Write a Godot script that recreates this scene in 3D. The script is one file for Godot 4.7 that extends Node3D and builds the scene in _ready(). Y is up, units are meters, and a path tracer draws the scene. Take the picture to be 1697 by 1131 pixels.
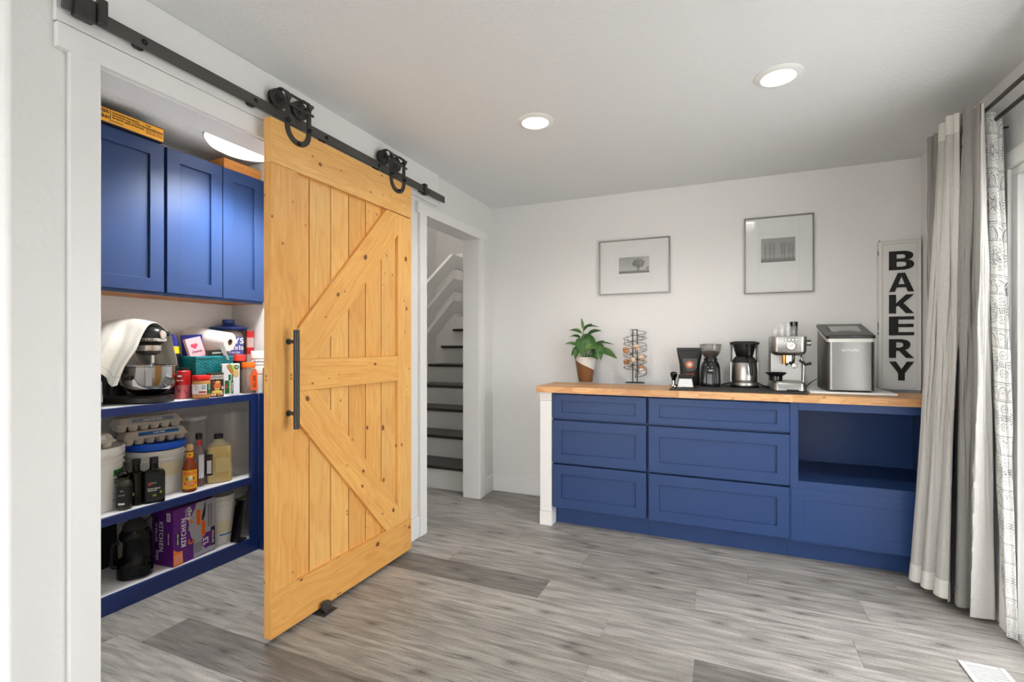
extends Node3D
# A dining nook: blue drawer base with a coffee bar along the back wall, pine barn door half across a pantry, stair doorway, patio door with curtains.
# World: x right along the back wall, y up, depth d = -z into the room; V(x, y, d) makes a point. The camera stands at x 0, d 0.

const H := 2.40          # ceiling height
const XL := -1.80        # face of the left wall
const XR := 1.135        # face of the right wall
const DB := 3.787        # face of the back wall
const YC := 0.955        # worktop
var M := {}
var O := Vector3.ZERO    # base of the thing being built; shapes are given in world places and stored relative to it
var taken := {}
var rng := RandomNumberGenerator.new()
var font_bold: SystemFont
var font_thin: SystemFont
var font_serif: SystemFont


class MB:
	var v := PackedVector3Array()
	var n := PackedVector3Array()
	var t := PackedVector2Array()
	var c := PackedColorArray()
	var i := PackedInt32Array()
	var tint := Color(1, 1, 1)
	func vert(p: Vector3, nn: Vector3, uv := Vector2.ZERO) -> int:
		v.append(p); n.append(nn.normalized()); t.append(uv); c.append(tint)
		return v.size() - 1
	func tri(a: int, b: int, d: int) -> void:
		var g := (v[b] - v[a]).cross(v[d] - v[a])
		if g.dot(n[a] + n[b] + n[d]) > 0.0:
			i.append_array(PackedInt32Array([a, d, b]))
		else:
			i.append_array(PackedInt32Array([a, b, d]))
	func quad(a: int, b: int, d: int, e: int) -> void:
		tri(a, b, d); tri(a, d, e)
	func face(a: Vector3, b: Vector3, d: Vector3, e: Vector3, nn: Vector3, uvs := 1.0) -> void:
		var w := (b - a).length() * uvs
		var h := (d - b).length() * uvs
		quad(vert(a, nn, Vector2(0, h)), vert(b, nn, Vector2(w, h)), vert(d, nn, Vector2(w, 0)), vert(e, nn, Vector2(0, 0)))
	func mesh(colors := false) -> ArrayMesh:
		var a := []
		a.resize(Mesh.ARRAY_MAX)
		a[Mesh.ARRAY_VERTEX] = v; a[Mesh.ARRAY_NORMAL] = n; a[Mesh.ARRAY_TEX_UV] = t; a[Mesh.ARRAY_INDEX] = i
		if colors:
			a[Mesh.ARRAY_COLOR] = c
		var m := ArrayMesh.new()
		m.add_surface_from_arrays(Mesh.PRIMITIVE_TRIANGLES, a)
		return m


func V(x: float, y: float, d: float) -> Vector3:
	return Vector3(x, y, -d)


func TR(p: Vector3, yaw := 0.0, pitch := 0.0, roll := 0.0) -> Transform3D:
	return Transform3D(Basis.from_euler(Vector3(deg_to_rad(pitch), deg_to_rad(yaw), deg_to_rad(roll))), p)


func numbered(called: String, parent: Node) -> String:
	var key := str(parent.get_instance_id()) + called
	taken[key] = taken.get(key, -1) + 1
	return called if taken[key] == 0 else "%s_%03d" % [called, taken[key]]


func thing(called: String, label: String, category: String, at: Vector3, group := "", turn := 0.0) -> Node3D:
	var o := Node3D.new()
	o.name = numbered(called, self)
	o.position = at
	o.rotation.y = deg_to_rad(turn)
	tag(o, label, category, group)
	add_child(o, true)
	O = at if turn == 0.0 else Vector3.ZERO
	return o


func tag(o: Node3D, label: String, category := "", group := "") -> void:
	o.set_meta("label", label)
	if category:
		o.set_meta("category", category)
	if group:
		o.set_meta("group", group)


func part(parent: Node3D, called: String, mb: MB, m: Material, xf := Transform3D.IDENTITY, label := "") -> MeshInstance3D:
	return partm(parent, called, mb.mesh(m is BaseMaterial3D and m.vertex_color_use_as_albedo), m, xf, label)


func partm(parent: Node3D, called: String, mesh: Mesh, m: Material, xf := Transform3D.IDENTITY, label := "") -> MeshInstance3D:
	var o := MeshInstance3D.new()
	o.name = numbered(called, parent)
	o.mesh = mesh
	o.material_override = m
	o.transform = xf
	if label:
		o.set_meta("label", label)
	parent.add_child(o, true)
	return o


func single(called: String, label: String, category: String, mb: MB, m: Material, at: Vector3, group := "", turn := 0.0) -> MeshInstance3D:
	var o := part(self, called, mb, m)
	o.position = at
	o.rotation.y = deg_to_rad(turn)
	tag(o, label, category, group)
	return o


func struct(called: String, mb: MB, m: Material, label := "", at := Vector3.ZERO) -> MeshInstance3D:
	var o := part(self, called, mb, m)
	o.position = at
	o.set_meta("kind", "structure")
	if label:
		o.set_meta("label", label)
	return o


# ---------- shapes ----------
func bbox(mb: MB, lo: Vector3, hi: Vector3, r := 0.002, xf := Transform3D.IDENTITY, grain := 0, uvo := Vector2.ZERO) -> void:
	r = minf(r, 0.49 * minf(hi.x - lo.x, minf(hi.y - lo.y, hi.z - lo.z)))
	var id := {}
	var va := (grain + 1) % 3
	for s in 8:
		for ax in 3:
			var p := Vector3.ZERO
			for k in 3:
				var up := (s >> k) & 1
				var edge: float = hi[k] if up else lo[k]
				p[k] = edge if k == ax else edge + (-r if up else r)
			var nn := Vector3.ZERO
			nn[ax] = 1.0 if (s >> ax) & 1 else -1.0
			var uv := Vector2(p[grain], p[va] if ax != va else p[3 - grain - va])
			if ax == grain:
				uv = Vector2(p[(grain + 2) % 3] * 0.25, p[va])
			id[s * 3 + ax] = mb.vert(xf * p, xf.basis * nn, uv + uvo)
	for ax in 3:
		var b := (ax + 1) % 3
		var d := (ax + 2) % 3
		for side in 2:
			var s0 := side << ax
			mb.quad(id[s0 * 3 + ax], id[(s0 | 1 << b) * 3 + ax], id[(s0 | 1 << b | 1 << d) * 3 + ax], id[(s0 | 1 << d) * 3 + ax])
		for sb in 2:
			for sd in 2:
				var e0 := sb << b | sd << d
				var e1 := e0 | 1 << ax
				mb.quad(id[e0 * 3 + b], id[e1 * 3 + b], id[e1 * 3 + d], id[e0 * 3 + d])
	for s in 8:
		mb.tri(id[s * 3], id[s * 3 + 1], id[s * 3 + 2])


func bx(mb: MB, x0: float, x1: float, y0: float, y1: float, d0: float, d1: float, r := 0.002, grain := 0, uvo := Vector2.ZERO) -> void:
	bbox(mb, Vector3(x0, y0, -d1) - O, Vector3(x1, y1, -d0) - O, r, Transform3D.IDENTITY, grain, uvo)


# a box of a size, centred on its transform
func cbox(mb: MB, size: Vector3, r: float, xf: Transform3D, grain := 0, uvo := Vector2.ZERO) -> void:
	bbox(mb, -size / 2, size / 2, r, xf, grain, uvo)


func skin(mb: MB, rings: Array, closed := true, caps := 3, crease := 35.0, facet := false) -> void:
	var m: int = rings[0].size()
	var segs := m if closed else m - 1
	var up := []
	for k in rings.size():
		var mid := Vector3.ZERO
		for p in rings[k]:
			mid += p
		up.append(mid / m)
	var band_n := []
	for k in rings.size() - 1:
		var row := PackedVector3Array()
		for j in m:
			var jn := (j + 1) % m if closed else mini(j + 1, m - 1)
			var jp := (j + m - 1) % m if closed else maxi(j - 1, 0)
			var a: Vector3 = (rings[k][jn] - rings[k][j]).normalized() + (rings[k][j] - rings[k][jp]).normalized()
			var b: Vector3 = (rings[k + 1][jn] - rings[k + 1][j]).normalized() + (rings[k + 1][j] - rings[k + 1][jp]).normalized()
			var nn := (a + b).cross(rings[k + 1][j] - rings[k][j])
			if nn.length() < 1e-12:
				nn = rings[k][j] - up[k]
			row.append(nn.normalized())
		band_n.append(row)
	# which way is out
	var out := 0.0
	for k in rings.size() - 1:
		for j in m:
			out += band_n[k][j].dot((rings[k][j] + rings[k + 1][j]) / 2 - (up[k] + up[k + 1]) / 2)
	var sgn := 1.0 if out >= 0 else -1.0
	var lim := cos(deg_to_rad(crease))
	var run := 0.0
	for k in rings.size() - 1:
		var length: float = (up[k + 1] - up[k]).length()
		if facet:
			for j in segs:
				var jn := (j + 1) % m
				var nn: Vector3 = (rings[k][jn] - rings[k][j]).cross(rings[k + 1][j] - rings[k][j])
				if nn.length() < 1e-12:
					nn = (rings[k + 1][jn] - rings[k + 1][j]).cross(rings[k + 1][j] - rings[k][j])
				nn = nn.normalized()
				nn *= sgn
				mb.quad(mb.vert(rings[k][j], nn, Vector2(0, run)), mb.vert(rings[k][jn], nn, Vector2(1, run)), mb.vert(rings[k + 1][jn], nn, Vector2(1, run + length)), mb.vert(rings[k + 1][j], nn, Vector2(0, run + length)))
		else:
			var lo := PackedInt32Array()
			var hi := PackedInt32Array()
			for j in m + 1 if closed else m:
				var q := j % m
				var nn: Vector3 = band_n[k][q]
				var nl := nn
				var nh := nn
				if k > 0 and band_n[k - 1][q].dot(nn) > lim:
					nl = nn + band_n[k - 1][q]
				if k < rings.size() - 2 and band_n[k + 1][q].dot(nn) > lim:
					nh = nn + band_n[k + 1][q]
				lo.append(mb.vert(rings[k][q], nl * sgn, Vector2(float(j) / segs, run)))
				hi.append(mb.vert(rings[k + 1][q], nh * sgn, Vector2(float(j) / segs, run + length)))
			for j in segs:
				mb.quad(lo[j], lo[j + 1], hi[j + 1], hi[j])
		run += length
	for e in 2:
		if caps & (1 << e):
			var k := 0 if e == 0 else rings.size() - 1
			var other: int = 1 if e == 0 else rings.size() - 2
			var nn := Vector3.ZERO
			for j in m:
				nn += (rings[k][j] - up[k]).cross(rings[k][(j + 1) % m] - up[k])
			nn = nn.normalized()
			if nn.dot(up[k] - up[other]) < 0 and (up[k] - up[other]).length() > 1e-9:
				nn = -nn
			var mid := mb.vert(up[k], nn, Vector2(0.5, 0.5))
			var ids := PackedInt32Array()
			for j in m:
				ids.append(mb.vert(rings[k][j], nn, Vector2(0.5, 0.5)))
			for j in m:
				mb.tri(mid, ids[j], ids[(j + 1) % m])


# profile points are (radius, height)
func lathe(mb: MB, prof: Array, segs := 24, xf := Transform3D.IDENTITY, caps := 3, a0 := 0.0, a1 := TAU, crease := 35.0) -> void:
	var rings := []
	var full := absf(a1 - a0 - TAU) < 1e-6
	for p in prof:
		var ring := PackedVector3Array()
		for j in segs if full else segs + 1:
			var a := a0 + (a1 - a0) * j / segs
			ring.append(xf * Vector3(maxf(p.x, 1e-5) * sin(a), p.y, maxf(p.x, 1e-5) * cos(a)))
		rings.append(ring)
	skin(mb, rings, full, caps if full else 0, crease)


func rrect(w: float, d: float, r: float, q := 4) -> PackedVector2Array:
	var out := PackedVector2Array()
	r = minf(r, 0.499 * minf(w, d))
	for k in 4:
		var cx := (w / 2 - r) * (1 if k == 0 or k == 3 else -1)
		var cy := (d / 2 - r) * (1 if k < 2 else -1)
		for j in q + 1:
			var a := PI / 2 * (k + float(j) / q)
			out.append(Vector2(cx + r * cos(a), cy + r * sin(a)))
	return out


# sections are [height, width, depth, corner radius, x shift, z shift]
func loft(mb: MB, secs: Array, xf := Transform3D.IDENTITY, q := 4, caps := 3, crease := 35.0) -> void:
	var rings := []
	for s in secs:
		var ring := PackedVector3Array()
		for p in rrect(s[1], s[2], s[3], q):
			ring.append(xf * Vector3(p.x + (s[4] if s.size() > 4 else 0.0), s[0], p.y + (s[5] if s.size() > 5 else 0.0)))
		rings.append(ring)
	skin(mb, rings, true, caps, crease)


func tube(mb: MB, pts: Array, r: float, sides := 8, closed := false, xf := Transform3D.IDENTITY, r1 := -1.0) -> void:
	var rings := []
	var m := pts.size()
	var ref := Vector3.UP
	var prev := Vector3.ZERO
	for k in m:
		var a: Vector3 = pts[(k + m - 1) % m] if closed else pts[maxi(k - 1, 0)]
		var b: Vector3 = pts[(k + 1) % m] if closed else pts[mini(k + 1, m - 1)]
		var dir := (b - a).normalized()
		if k == 0:
			ref = Vector3.UP if absf(dir.y) < 0.9 else Vector3.RIGHT
		else:
			ref = prev
		var s := dir.cross(ref).normalized()
		var u := s.cross(dir).normalized()
		prev = u
		var rr := r if r1 < 0 else lerpf(r, r1, float(k) / (m - 1))
		var ring := PackedVector3Array()
		for j in sides:
			var t := TAU * j / sides
			ring.append(xf * (pts[k] + (s * cos(t) + u * sin(t)) * rr))
		rings.append(ring)
	if closed:
		rings.append(rings[0])
	skin(mb, rings, true, 0 if closed else 3, 60.0)


func spline(ctrl: Array, per := 8, closed := false) -> Array:
	var out := []
	var m := ctrl.size()
	for k in m if closed else m - 1:
		var a: Vector3 = ctrl[(k + m - 1) % m] if closed else ctrl[maxi(k - 1, 0)]
		var b: Vector3 = ctrl[k]
		var c: Vector3 = ctrl[(k + 1) % m]
		var d: Vector3 = ctrl[(k + 2) % m] if closed else ctrl[mini(k + 2, m - 1)]
		for j in per:
			out.append(b.cubic_interpolate(c, a, d, float(j) / per))
	if not closed:
		out.append(ctrl[m - 1])
	return out


# a flat outline in x, y pushed along z from 0 to depth
func extrude(mb: MB, poly: PackedVector2Array, depth: float, xf := Transform3D.IDENTITY, facet := true) -> void:
	var a := PackedVector3Array()
	var b := PackedVector3Array()
	for p in poly:
		a.append(xf * Vector3(p.x, p.y, 0))
		b.append(xf * Vector3(p.x, p.y, depth))
	var mb2 := MB.new()
	skin(mb2, [a, b], true, 0, 35, facet)
	# sides point away from the material
	var ccw := not Geometry2D.is_polygon_clockwise(poly)
	for k in poly.size():
		var e := poly[(k + 1) % poly.size()] - poly[k]
		var nn := Vector2(e.y, -e.x).normalized() * (1.0 if ccw else -1.0)
		var e0 := poly[k] - poly[(k + poly.size() - 1) % poly.size()]
		var e2 := poly[(k + 2) % poly.size()] - poly[(k + 1) % poly.size()]
		var n0 := nn
		var n1 := nn
		if not facet:
			var q0 := Vector2(e0.y, -e0.x).normalized() * (1.0 if ccw else -1.0)
			var q1 := Vector2(e2.y, -e2.x).normalized() * (1.0 if ccw else -1.0)
			if q0.dot(nn) > 0.75:
				n0 = nn + q0
			if q1.dot(nn) > 0.75:
				n1 = nn + q1
		var j := (k + 1) % poly.size()
		mb.quad(mb.vert(a[k], xf.basis * Vector3(n0.x, n0.y, 0), poly[k]), mb.vert(a[j], xf.basis * Vector3(n1.x, n1.y, 0), poly[j]), mb.vert(b[j], xf.basis * Vector3(n1.x, n1.y, 0), poly[j] + Vector2(0, depth)), mb.vert(b[k], xf.basis * Vector3(n0.x, n0.y, 0), poly[k] + Vector2(0, depth)))
	var tris := Geometry2D.triangulate_polygon(poly)
	for e in 2:
		var nn := xf.basis * Vector3(0, 0, 1 if (e == 1) == (depth > 0) else -1)
		var ids := PackedInt32Array()
		for k in poly.size():
			ids.append(mb.vert(b[k] if e else a[k], nn, poly[k]))
		for k in range(0, tris.size(), 3):
			mb.tri(ids[tris[k]], ids[tris[k + 1]], ids[tris[k + 2]])


# a cloth: rows of points, given a thickness
func sheet(mb: MB, rows: Array, thick := 0.002, uvs := Vector2(1, 1)) -> void:
	var nr := rows.size()
	var nc: int = rows[0].size()
	var ids := [PackedInt32Array(), PackedInt32Array()]
	var v0 := 0.0
	var us := PackedFloat32Array([0.0])
	for j in nc - 1:
		us.append(us[j] + (rows[nr / 2][j + 1] - rows[nr / 2][j]).length())
	for i in nr:
		if i > 0:
			v0 += (rows[i][nc / 2] - rows[i - 1][nc / 2]).length()
		for j in nc:
			var du: Vector3 = rows[i][mini(j + 1, nc - 1)] - rows[i][maxi(j - 1, 0)]
			var dv: Vector3 = rows[mini(i + 1, nr - 1)][j] - rows[maxi(i - 1, 0)][j]
			var nn := du.cross(dv).normalized()
			for s in 2:
				var sg := 1.0 if s == 0 else -1.0
				ids[s].append(mb.vert(rows[i][j] + nn * thick * 0.5 * sg, nn * sg, Vector2(us[j], v0) * uvs))
	for s in 2:
		for i in nr - 1:
			for j in nc - 1:
				var a := i * nc + j
				mb.quad(ids[s][a], ids[s][a + 1], ids[s][a + nc + 1], ids[s][a + nc])
	for i in nr - 1:
		for j in [0, nc - 1]:
			var a: int = i * nc + j
			mb.quad(ids[0][a], ids[0][a + nc], ids[1][a + nc], ids[1][a])
	for j in nc - 1:
		for i in [0, nr - 1]:
			var a: int = i * nc + j
			mb.quad(ids[0][a], ids[0][a + 1], ids[1][a + 1], ids[1][a])


func ball(mb: MB, at: Vector3, r: Vector3, segs := 16, xf := Transform3D.IDENTITY) -> void:
	var prof := []
	var m := segs / 2
	for k in m + 1:
		var a := -PI / 2 + PI * k / m
		prof.append(Vector2(cos(a), sin(a)))
	lathe(mb, prof, segs, xf * Transform3D(Basis.from_scale(r), at), 0, 0, TAU, 60)


# a flat front with a frame round a sunk panel, facing +z, centred, its back at z = 0
func shaker(mb: MB, w: float, h: float, t: float, stile: float, rail: float, sink := 0.0125) -> void:
	var b := 0.0015
	var ow := w / 2
	var oh := h / 2
	var iw := ow - stile
	var ih := oh - rail
	bbox(mb, Vector3(-ow, -oh, 0), Vector3(ow, oh, t - sink - 0.001), b)
	var z := Vector3(0, 0, 1)
	var co := [Vector3(-1, -1, 0), Vector3(1, -1, 0), Vector3(1, 1, 0), Vector3(-1, 1, 0)]
	for k in 4:
		var p: Vector3 = co[k]
		var q: Vector3 = co[(k + 1) % 4]
		var side := ((p + q) / 2).normalized()
		var at := func(c: Vector3, x: float, y: float, zz: float) -> Vector3: return Vector3(c.x * x, c.y * y, zz)
		# outer edge, bevel, frame face, inner bevel, inner edge
		mb.face(at.call(p, ow, oh, t - sink - 0.002), at.call(q, ow, oh, t - sink - 0.002), at.call(q, ow, oh, t - b), at.call(p, ow, oh, t - b), side)
		mb.face(at.call(p, ow, oh, t - b), at.call(q, ow, oh, t - b), at.call(q, ow - b, oh - b, t), at.call(p, ow - b, oh - b, t), side + z)
		mb.face(at.call(p, ow - b, oh - b, t), at.call(q, ow - b, oh - b, t), at.call(q, iw + b, ih + b, t), at.call(p, iw + b, ih + b, t), z)
		mb.face(at.call(p, iw + b, ih + b, t), at.call(q, iw + b, ih + b, t), at.call(q, iw, ih, t - b), at.call(p, iw, ih, t - b), z - side)
		mb.face(at.call(p, iw, ih, t - b), at.call(q, iw, ih, t - b), at.call(q, iw, ih, t - sink), at.call(p, iw, ih, t - sink), -side)
	mb.face(Vector3(-iw, -ih, t - sink), Vector3(iw, -ih, t - sink), Vector3(iw, ih, t - sink), Vector3(-iw, ih, t - sink), z)


func lettering(s: String, h: float, font: Font, bend := 0.0, sx := 1.0, depth := 0.0008) -> ArrayMesh:
	var tm := TextMesh.new()
	tm.text = s
	tm.font = font
	tm.font_size = 48
	tm.pixel_size = h / (0.714 * 48)
	tm.depth = depth
	tm.curve_step = 1.5
	var a := tm.get_mesh_arrays()
	var vs: PackedVector3Array = a[Mesh.ARRAY_VERTEX]
	var ns: PackedVector3Array = a[Mesh.ARRAY_NORMAL]
	for k in vs.size():
		vs[k].x *= sx
		if bend > 0:
			var t := vs[k].x / bend
			vs[k] = Vector3(sin(t) * (bend + vs[k].z), vs[k].y, cos(t) * (bend + vs[k].z) - bend)
			ns[k] = ns[k].rotated(Vector3.UP, t)
	var b := []
	b.resize(Mesh.ARRAY_MAX)
	b[Mesh.ARRAY_VERTEX] = vs; b[Mesh.ARRAY_NORMAL] = ns; b[Mesh.ARRAY_INDEX] = a[Mesh.ARRAY_INDEX]
	var m := ArrayMesh.new()
	m.add_surface_from_arrays(Mesh.PRIMITIVE_TRIANGLES, b)
	return m


func text(parent: Node3D, s: String, h: float, m: Material, xf: Transform3D, bend := 0.0, sx := 1.0, font: Font = null, called := "lettering") -> MeshInstance3D:
	return partm(parent, called, lettering(s, h, font if font else font_bold, bend, sx), m, xf)


# ---------- materials ----------
func mat(called: String, c: Color, rough := 0.6, metal := 0.0, spec := 0.5) -> StandardMaterial3D:
	var m := StandardMaterial3D.new()
	m.resource_name = called
	m.albedo_color = c
	m.roughness = rough
	m.metallic = metal
	m.metallic_specular = spec
	M[called] = m
	return m


func noise(f: float, s: int, oct := 3) -> FastNoiseLite:
	var n := FastNoiseLite.new()
	n.noise_type = FastNoiseLite.TYPE_SIMPLEX_SMOOTH
	n.frequency = f
	n.seed = s
	n.fractal_octaves = oct
	return n


func bumps(m: StandardMaterial3D, f: float, strength: float, repeat: float, s := 3) -> void:
	var t := NoiseTexture2D.new()
	t.width = 512
	t.height = 512
	t.seamless = true
	t.noise = noise(f, s, 2)
	t.as_normal_map = true
	t.bump_strength = strength
	m.normal_enabled = true
	m.normal_texture = t
	m.uv1_triplanar = true
	m.uv1_world_triplanar = true
	m.uv1_scale = Vector3.ONE / repeat


func put(im: Image, x: int, y: int, c: Color, a: float) -> void:
	if x >= 0 and y >= 0 and x < im.get_width() and y < im.get_height():
		im.set_pixel(x, y, im.get_pixel(x, y).lerp(c, clampf(a, 0, 1)))


func floor_image(s: int) -> ImageTexture:
	var w := 1280
	var h := 190
	var im := Image.create(w, h, false, Image.FORMAT_RGB8)
	var fine := noise(0.09, s, 3)
	var grit := noise(0.30, s + 3, 2)
	var wide := noise(0.010, s + 11, 3)
	var blot := noise(0.011, s + 47, 4)
	for y in h:
		for x in w:
			var warp := wide.get_noise_2d(x * 0.4, y * 1.1) * 11.0
			var g := fine.get_noise_2d(x * 0.05, (y + warp * 0.3) * 2.6)
			var k := grit.get_noise_2d(x * 0.22, y * 1.5)
			var b := wide.get_noise_2d(x * 0.26, (y + warp) * 3.4)
			var q := blot.get_noise_2d(x * 0.26, y * 2.3)
			var t := clampf(0.56 + 0.15 * g + 0.13 * k + 0.20 * b + 0.22 * q, 0.05, 1.0)
			im.set_pixel(x, y, Color(0.36, 0.352, 0.342).lerp(Color(0.87, 0.857, 0.838), t))
	var r := RandomNumberGenerator.new()
	r.seed = s
	# weathered splits along the grain
	for n in 15:
		var x0 := r.randf_range(-100, w - 150)
		var y0 := r.randf_range(4, h - 4)
		var length := r.randf_range(90, 420)
		var dark := r.randf_range(0.45, 0.95)
		var ph := r.randf() * 9.0
		var tilt := r.randf_range(-0.03, 0.03)
		for x in range(maxi(0, int(x0)), mini(w, int(x0 + length))):
			var u := (x - x0) / length
			var y := y0 + tilt * (x - x0) + 3.5 * sin(x * 0.012 + ph) + 1.2 * sin(x * 0.06 + ph * 2.0)
			var a := dark * pow(sin(PI * u), 0.7) * (0.55 + 0.45 * sin(x * 0.045 + ph))
			put(im, x, int(y) - 1, Color(0.26, 0.25, 0.24), a * 0.6)
			put(im, x, int(y), Color(0.17, 0.16, 0.15), a)
			put(im, x, int(y) + 1, Color(0.22, 0.21, 0.20), a * 0.9)
			put(im, x, int(y) + 2, Color(0.32, 0.31, 0.30), a * 0.35)
			put(im, x, int(y) - 3, Color(0.93, 0.92, 0.9), a * 0.3)
	for n in 3:
		var cx := r.randf_range(90, w - 90)
		var cy := r.randf_range(40, h - 40)
		var rad := r.randf_range(9, 15)
		for y in range(int(cy - rad * 2.4), int(cy + rad * 2.4)):
			for x in range(int(cx - rad * 7), int(cx + rad * 7)):
				var e := Vector2((x - cx) / (rad * 2.8), (y - cy) / rad).length()
				if e < 2.3:
					put(im, x, y, Color(0.22, 0.21, 0.2), 0.85 * pow(clampf(1.0 - e / 2.3, 0, 1), 2.4) * (0.7 + 0.3 * sin(e * 15.0 + grit.get_noise_2d(x, y) * 3.0)))
	return ImageTexture.create_from_image(im)


# pine and butcher block: warm boards; knots [x, y, radius] in pixels
func pine_image(s: int, dark: Color, light: Color, knots: Array, w := 1024, h := 256) -> ImageTexture:
	var im := Image.create(w, h, false, Image.FORMAT_RGB8)
	var wide := noise(0.009, s, 3)
	var fine := noise(0.06, s + 5, 2)
	for y in h:
		for x in w:
			var bend := wide.get_noise_2d(x * 0.35, y * 1.4)
			var ring := 0.5 + 0.5 * sin((y * 0.16 + bend * 9.0) + 1.5 * sin(y * 0.045))
			var g := fine.get_noise_2d(x * 0.06, y * 2.6)
			var t := clampf(0.66 - 0.20 * pow(ring, 3.0) + 0.24 * g + 0.22 * bend, 0, 1)
			im.set_pixel(x, y, dark.lerp(light, t))
	for k in knots:
		var r: float = k[2]
		for y in range(int(k[1] - r * 4), int(k[1] + r * 4)):
			for x in range(int(k[0] - r * 7), int(k[0] + r * 7)):
				var e := Vector2((x - k[0]) / (r * 1.25), (y - k[1]) / r).length()
				var halo := Vector2((x - k[0]) / (r * 3.4), (y - k[1]) / (r * 1.8)).length()
				if halo < 1.0:
					put(im, posmod(x, w), y, dark, 0.42 * (1.0 - halo) * (0.7 + 0.3 * sin(halo * 22.0)))
				if e < 1.0:
					put(im, posmod(x, w), y, Color(0.33, 0.16, 0.06), 0.9 * smoothstep(1.0, 0.7, e) * (0.78 + 0.22 * sin(e * 13.0)))
	return ImageTexture.create_from_image(im)


func dot(im: Image, p: Vector2, r: float, c: Color, a: float) -> void:
	for y in range(int(p.y - r - 1), int(p.y + r + 2)):
		for x in range(int(p.x - r - 1), int(p.x + r + 2)):
			var e := Vector2(x, y).distance_to(p)
			if e < r + 0.7:
				put(im, posmod(x, im.get_width()), posmod(y, im.get_height()), c, a * clampf(r + 0.7 - e, 0, 1))


func stroke(im: Image, pts: Array, r: float, c: Color, a := 0.8, dash := 0) -> void:
	var n := 0
	for k in pts.size() - 1:
		var m := maxi(1, int(pts[k].distance_to(pts[k + 1]) / 1.4))
		for j in m:
			n += 1
			if dash == 0 or (n / dash) % 2 == 0:
				dot(im, pts[k].lerp(pts[k + 1], float(j) / m), r, c, a)


func arc(p: Vector2, rx: float, ry: float, a0 := 0.0, a1 := TAU, n := 26) -> Array:
	var out := []
	for k in n + 1:
		var a := a0 + (a1 - a0) * k / n
		out.append(p + Vector2(cos(a) * rx, sin(a) * ry))
	return out


# sketchy medallions and scallops in bands, printed on the patterned curtain
func print_image() -> ImageTexture:
	var im := Image.create(256, 512, false, Image.FORMAT_RGB8)
	im.fill(Color(0.88, 0.877, 0.865))
	var ink := Color(0.36, 0.36, 0.36)
	for k in 2:
		var y := 256.0 * k
		for b in [10, 20, 92, 100]:
			stroke(im, [Vector2(0, y + b), Vector2(256, y + b)], 1.3, ink, 0.75, 4 if b in [20, 92] else 0)
		for x in [32, 96, 160, 224]:
			stroke(im, arc(Vector2(x, y + 90), 24, 58, PI, TAU), 1.4, ink)
			stroke(im, arc(Vector2(x, y + 90), 17, 44, PI, TAU), 0.9, ink, 0.6, 3)
			dot(im, Vector2(x, y + 60), 4, ink, 0.4)
		for x in [40, 168]:
			stroke(im, arc(Vector2(x, y + 180), 38, 52), 1.1, ink, 0.7, 3)
			for q in 16:
				var a := TAU * q / 16
				stroke(im, [Vector2(x, y + 180) + Vector2(cos(a) * 12, sin(a) * 16), Vector2(x, y + 180) + Vector2(cos(a) * 30, sin(a) * 41)], 1.5, ink, 0.75)
			stroke(im, arc(Vector2(x, y + 180), 9, 11), 1.0, ink, 0.6)
		for x in [104, 232]:
			for yy in [136, 222]:
				stroke(im, arc(Vector2(x, y + yy), 17, 19), 1.1, ink, 0.7)
				stroke(im, arc(Vector2(x, y + yy), 9, 10), 1.3, ink, 0.6, 3)
				dot(im, Vector2(x, y + yy), 3, ink, 0.6)
			for q in 5:
				stroke(im, [Vector2(x - 20 + q * 9, y + 166), Vector2(x - 16 + q * 9, y + 196)], 2.2, ink, 0.6, 4)
	return ImageTexture.create_from_image(im)


# two misty landscape photographs: a lone round tree; a row of bare trees
func mist_image(kind: int) -> ImageTexture:
	var w := 260 if kind == 0 else 240
	var h := 140 if kind == 0 else 190
	var im := Image.create(w, h, false, Image.FORMAT_RGB8)
	var r := RandomNumberGenerator.new()
	r.seed = 40 + kind
	for y in h:
		for x in w:
			var t := float(y) / h
			var g := 0.62 + 0.1 * t - 0.10 * sin(float(x) / w * PI + 0.5) * (1.0 - t)
			if kind == 1:
				g = 0.52 + 0.08 * t
			var ground := smoothstep(0.78, 0.92, t)
			im.set_pixel(x, y, Color(1, 1, 0.98) * lerpf(g, 0.30 if kind == 0 else 0.32, ground))
	if kind == 0:
		for k in 300:
			var a := r.randf() * TAU
			var q := sqrt(r.randf())
			dot(im, Vector2(168 + cos(a) * q * 52, 58 + sin(a) * q * 36), r.randf_range(2, 6), Color(0.2, 0.2, 0.2), 0.35)
		for x in [160, 172]:
			stroke(im, [Vector2(x, 70), Vector2(x - 2, 118)], 3.0, Color(0.15, 0.15, 0.15))
		for k in 30:
			dot(im, Vector2(244, 100) + Vector2(r.randf_range(-10, 10), r.randf_range(-8, 10)), 4, Color(0.25, 0.25, 0.25), 0.3)
	else:
		for x in [30, 62, 88, 148, 166, 196, 218]:
			var top := r.randf_range(35, 60)
			stroke(im, [Vector2(x, top), Vector2(x + 1, 165)], 1.8, Color(0.22, 0.22, 0.22), 0.7)
			for k in 46:
				var y := r.randf_range(top - 18, 125)
				var p := Vector2(x, y + 14)
				var e := Vector2(x + r.randf_range(-26, 26) * (1.0 - 0.3 * (y - top) / 100.0), y - r.randf_range(0, 16))
				stroke(im, [p, p.lerp(e, 0.5) + Vector2(0, 4), e], 0.5, Color(0.25, 0.25, 0.25), 0.45)
	return ImageTexture.create_from_image(im)


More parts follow.
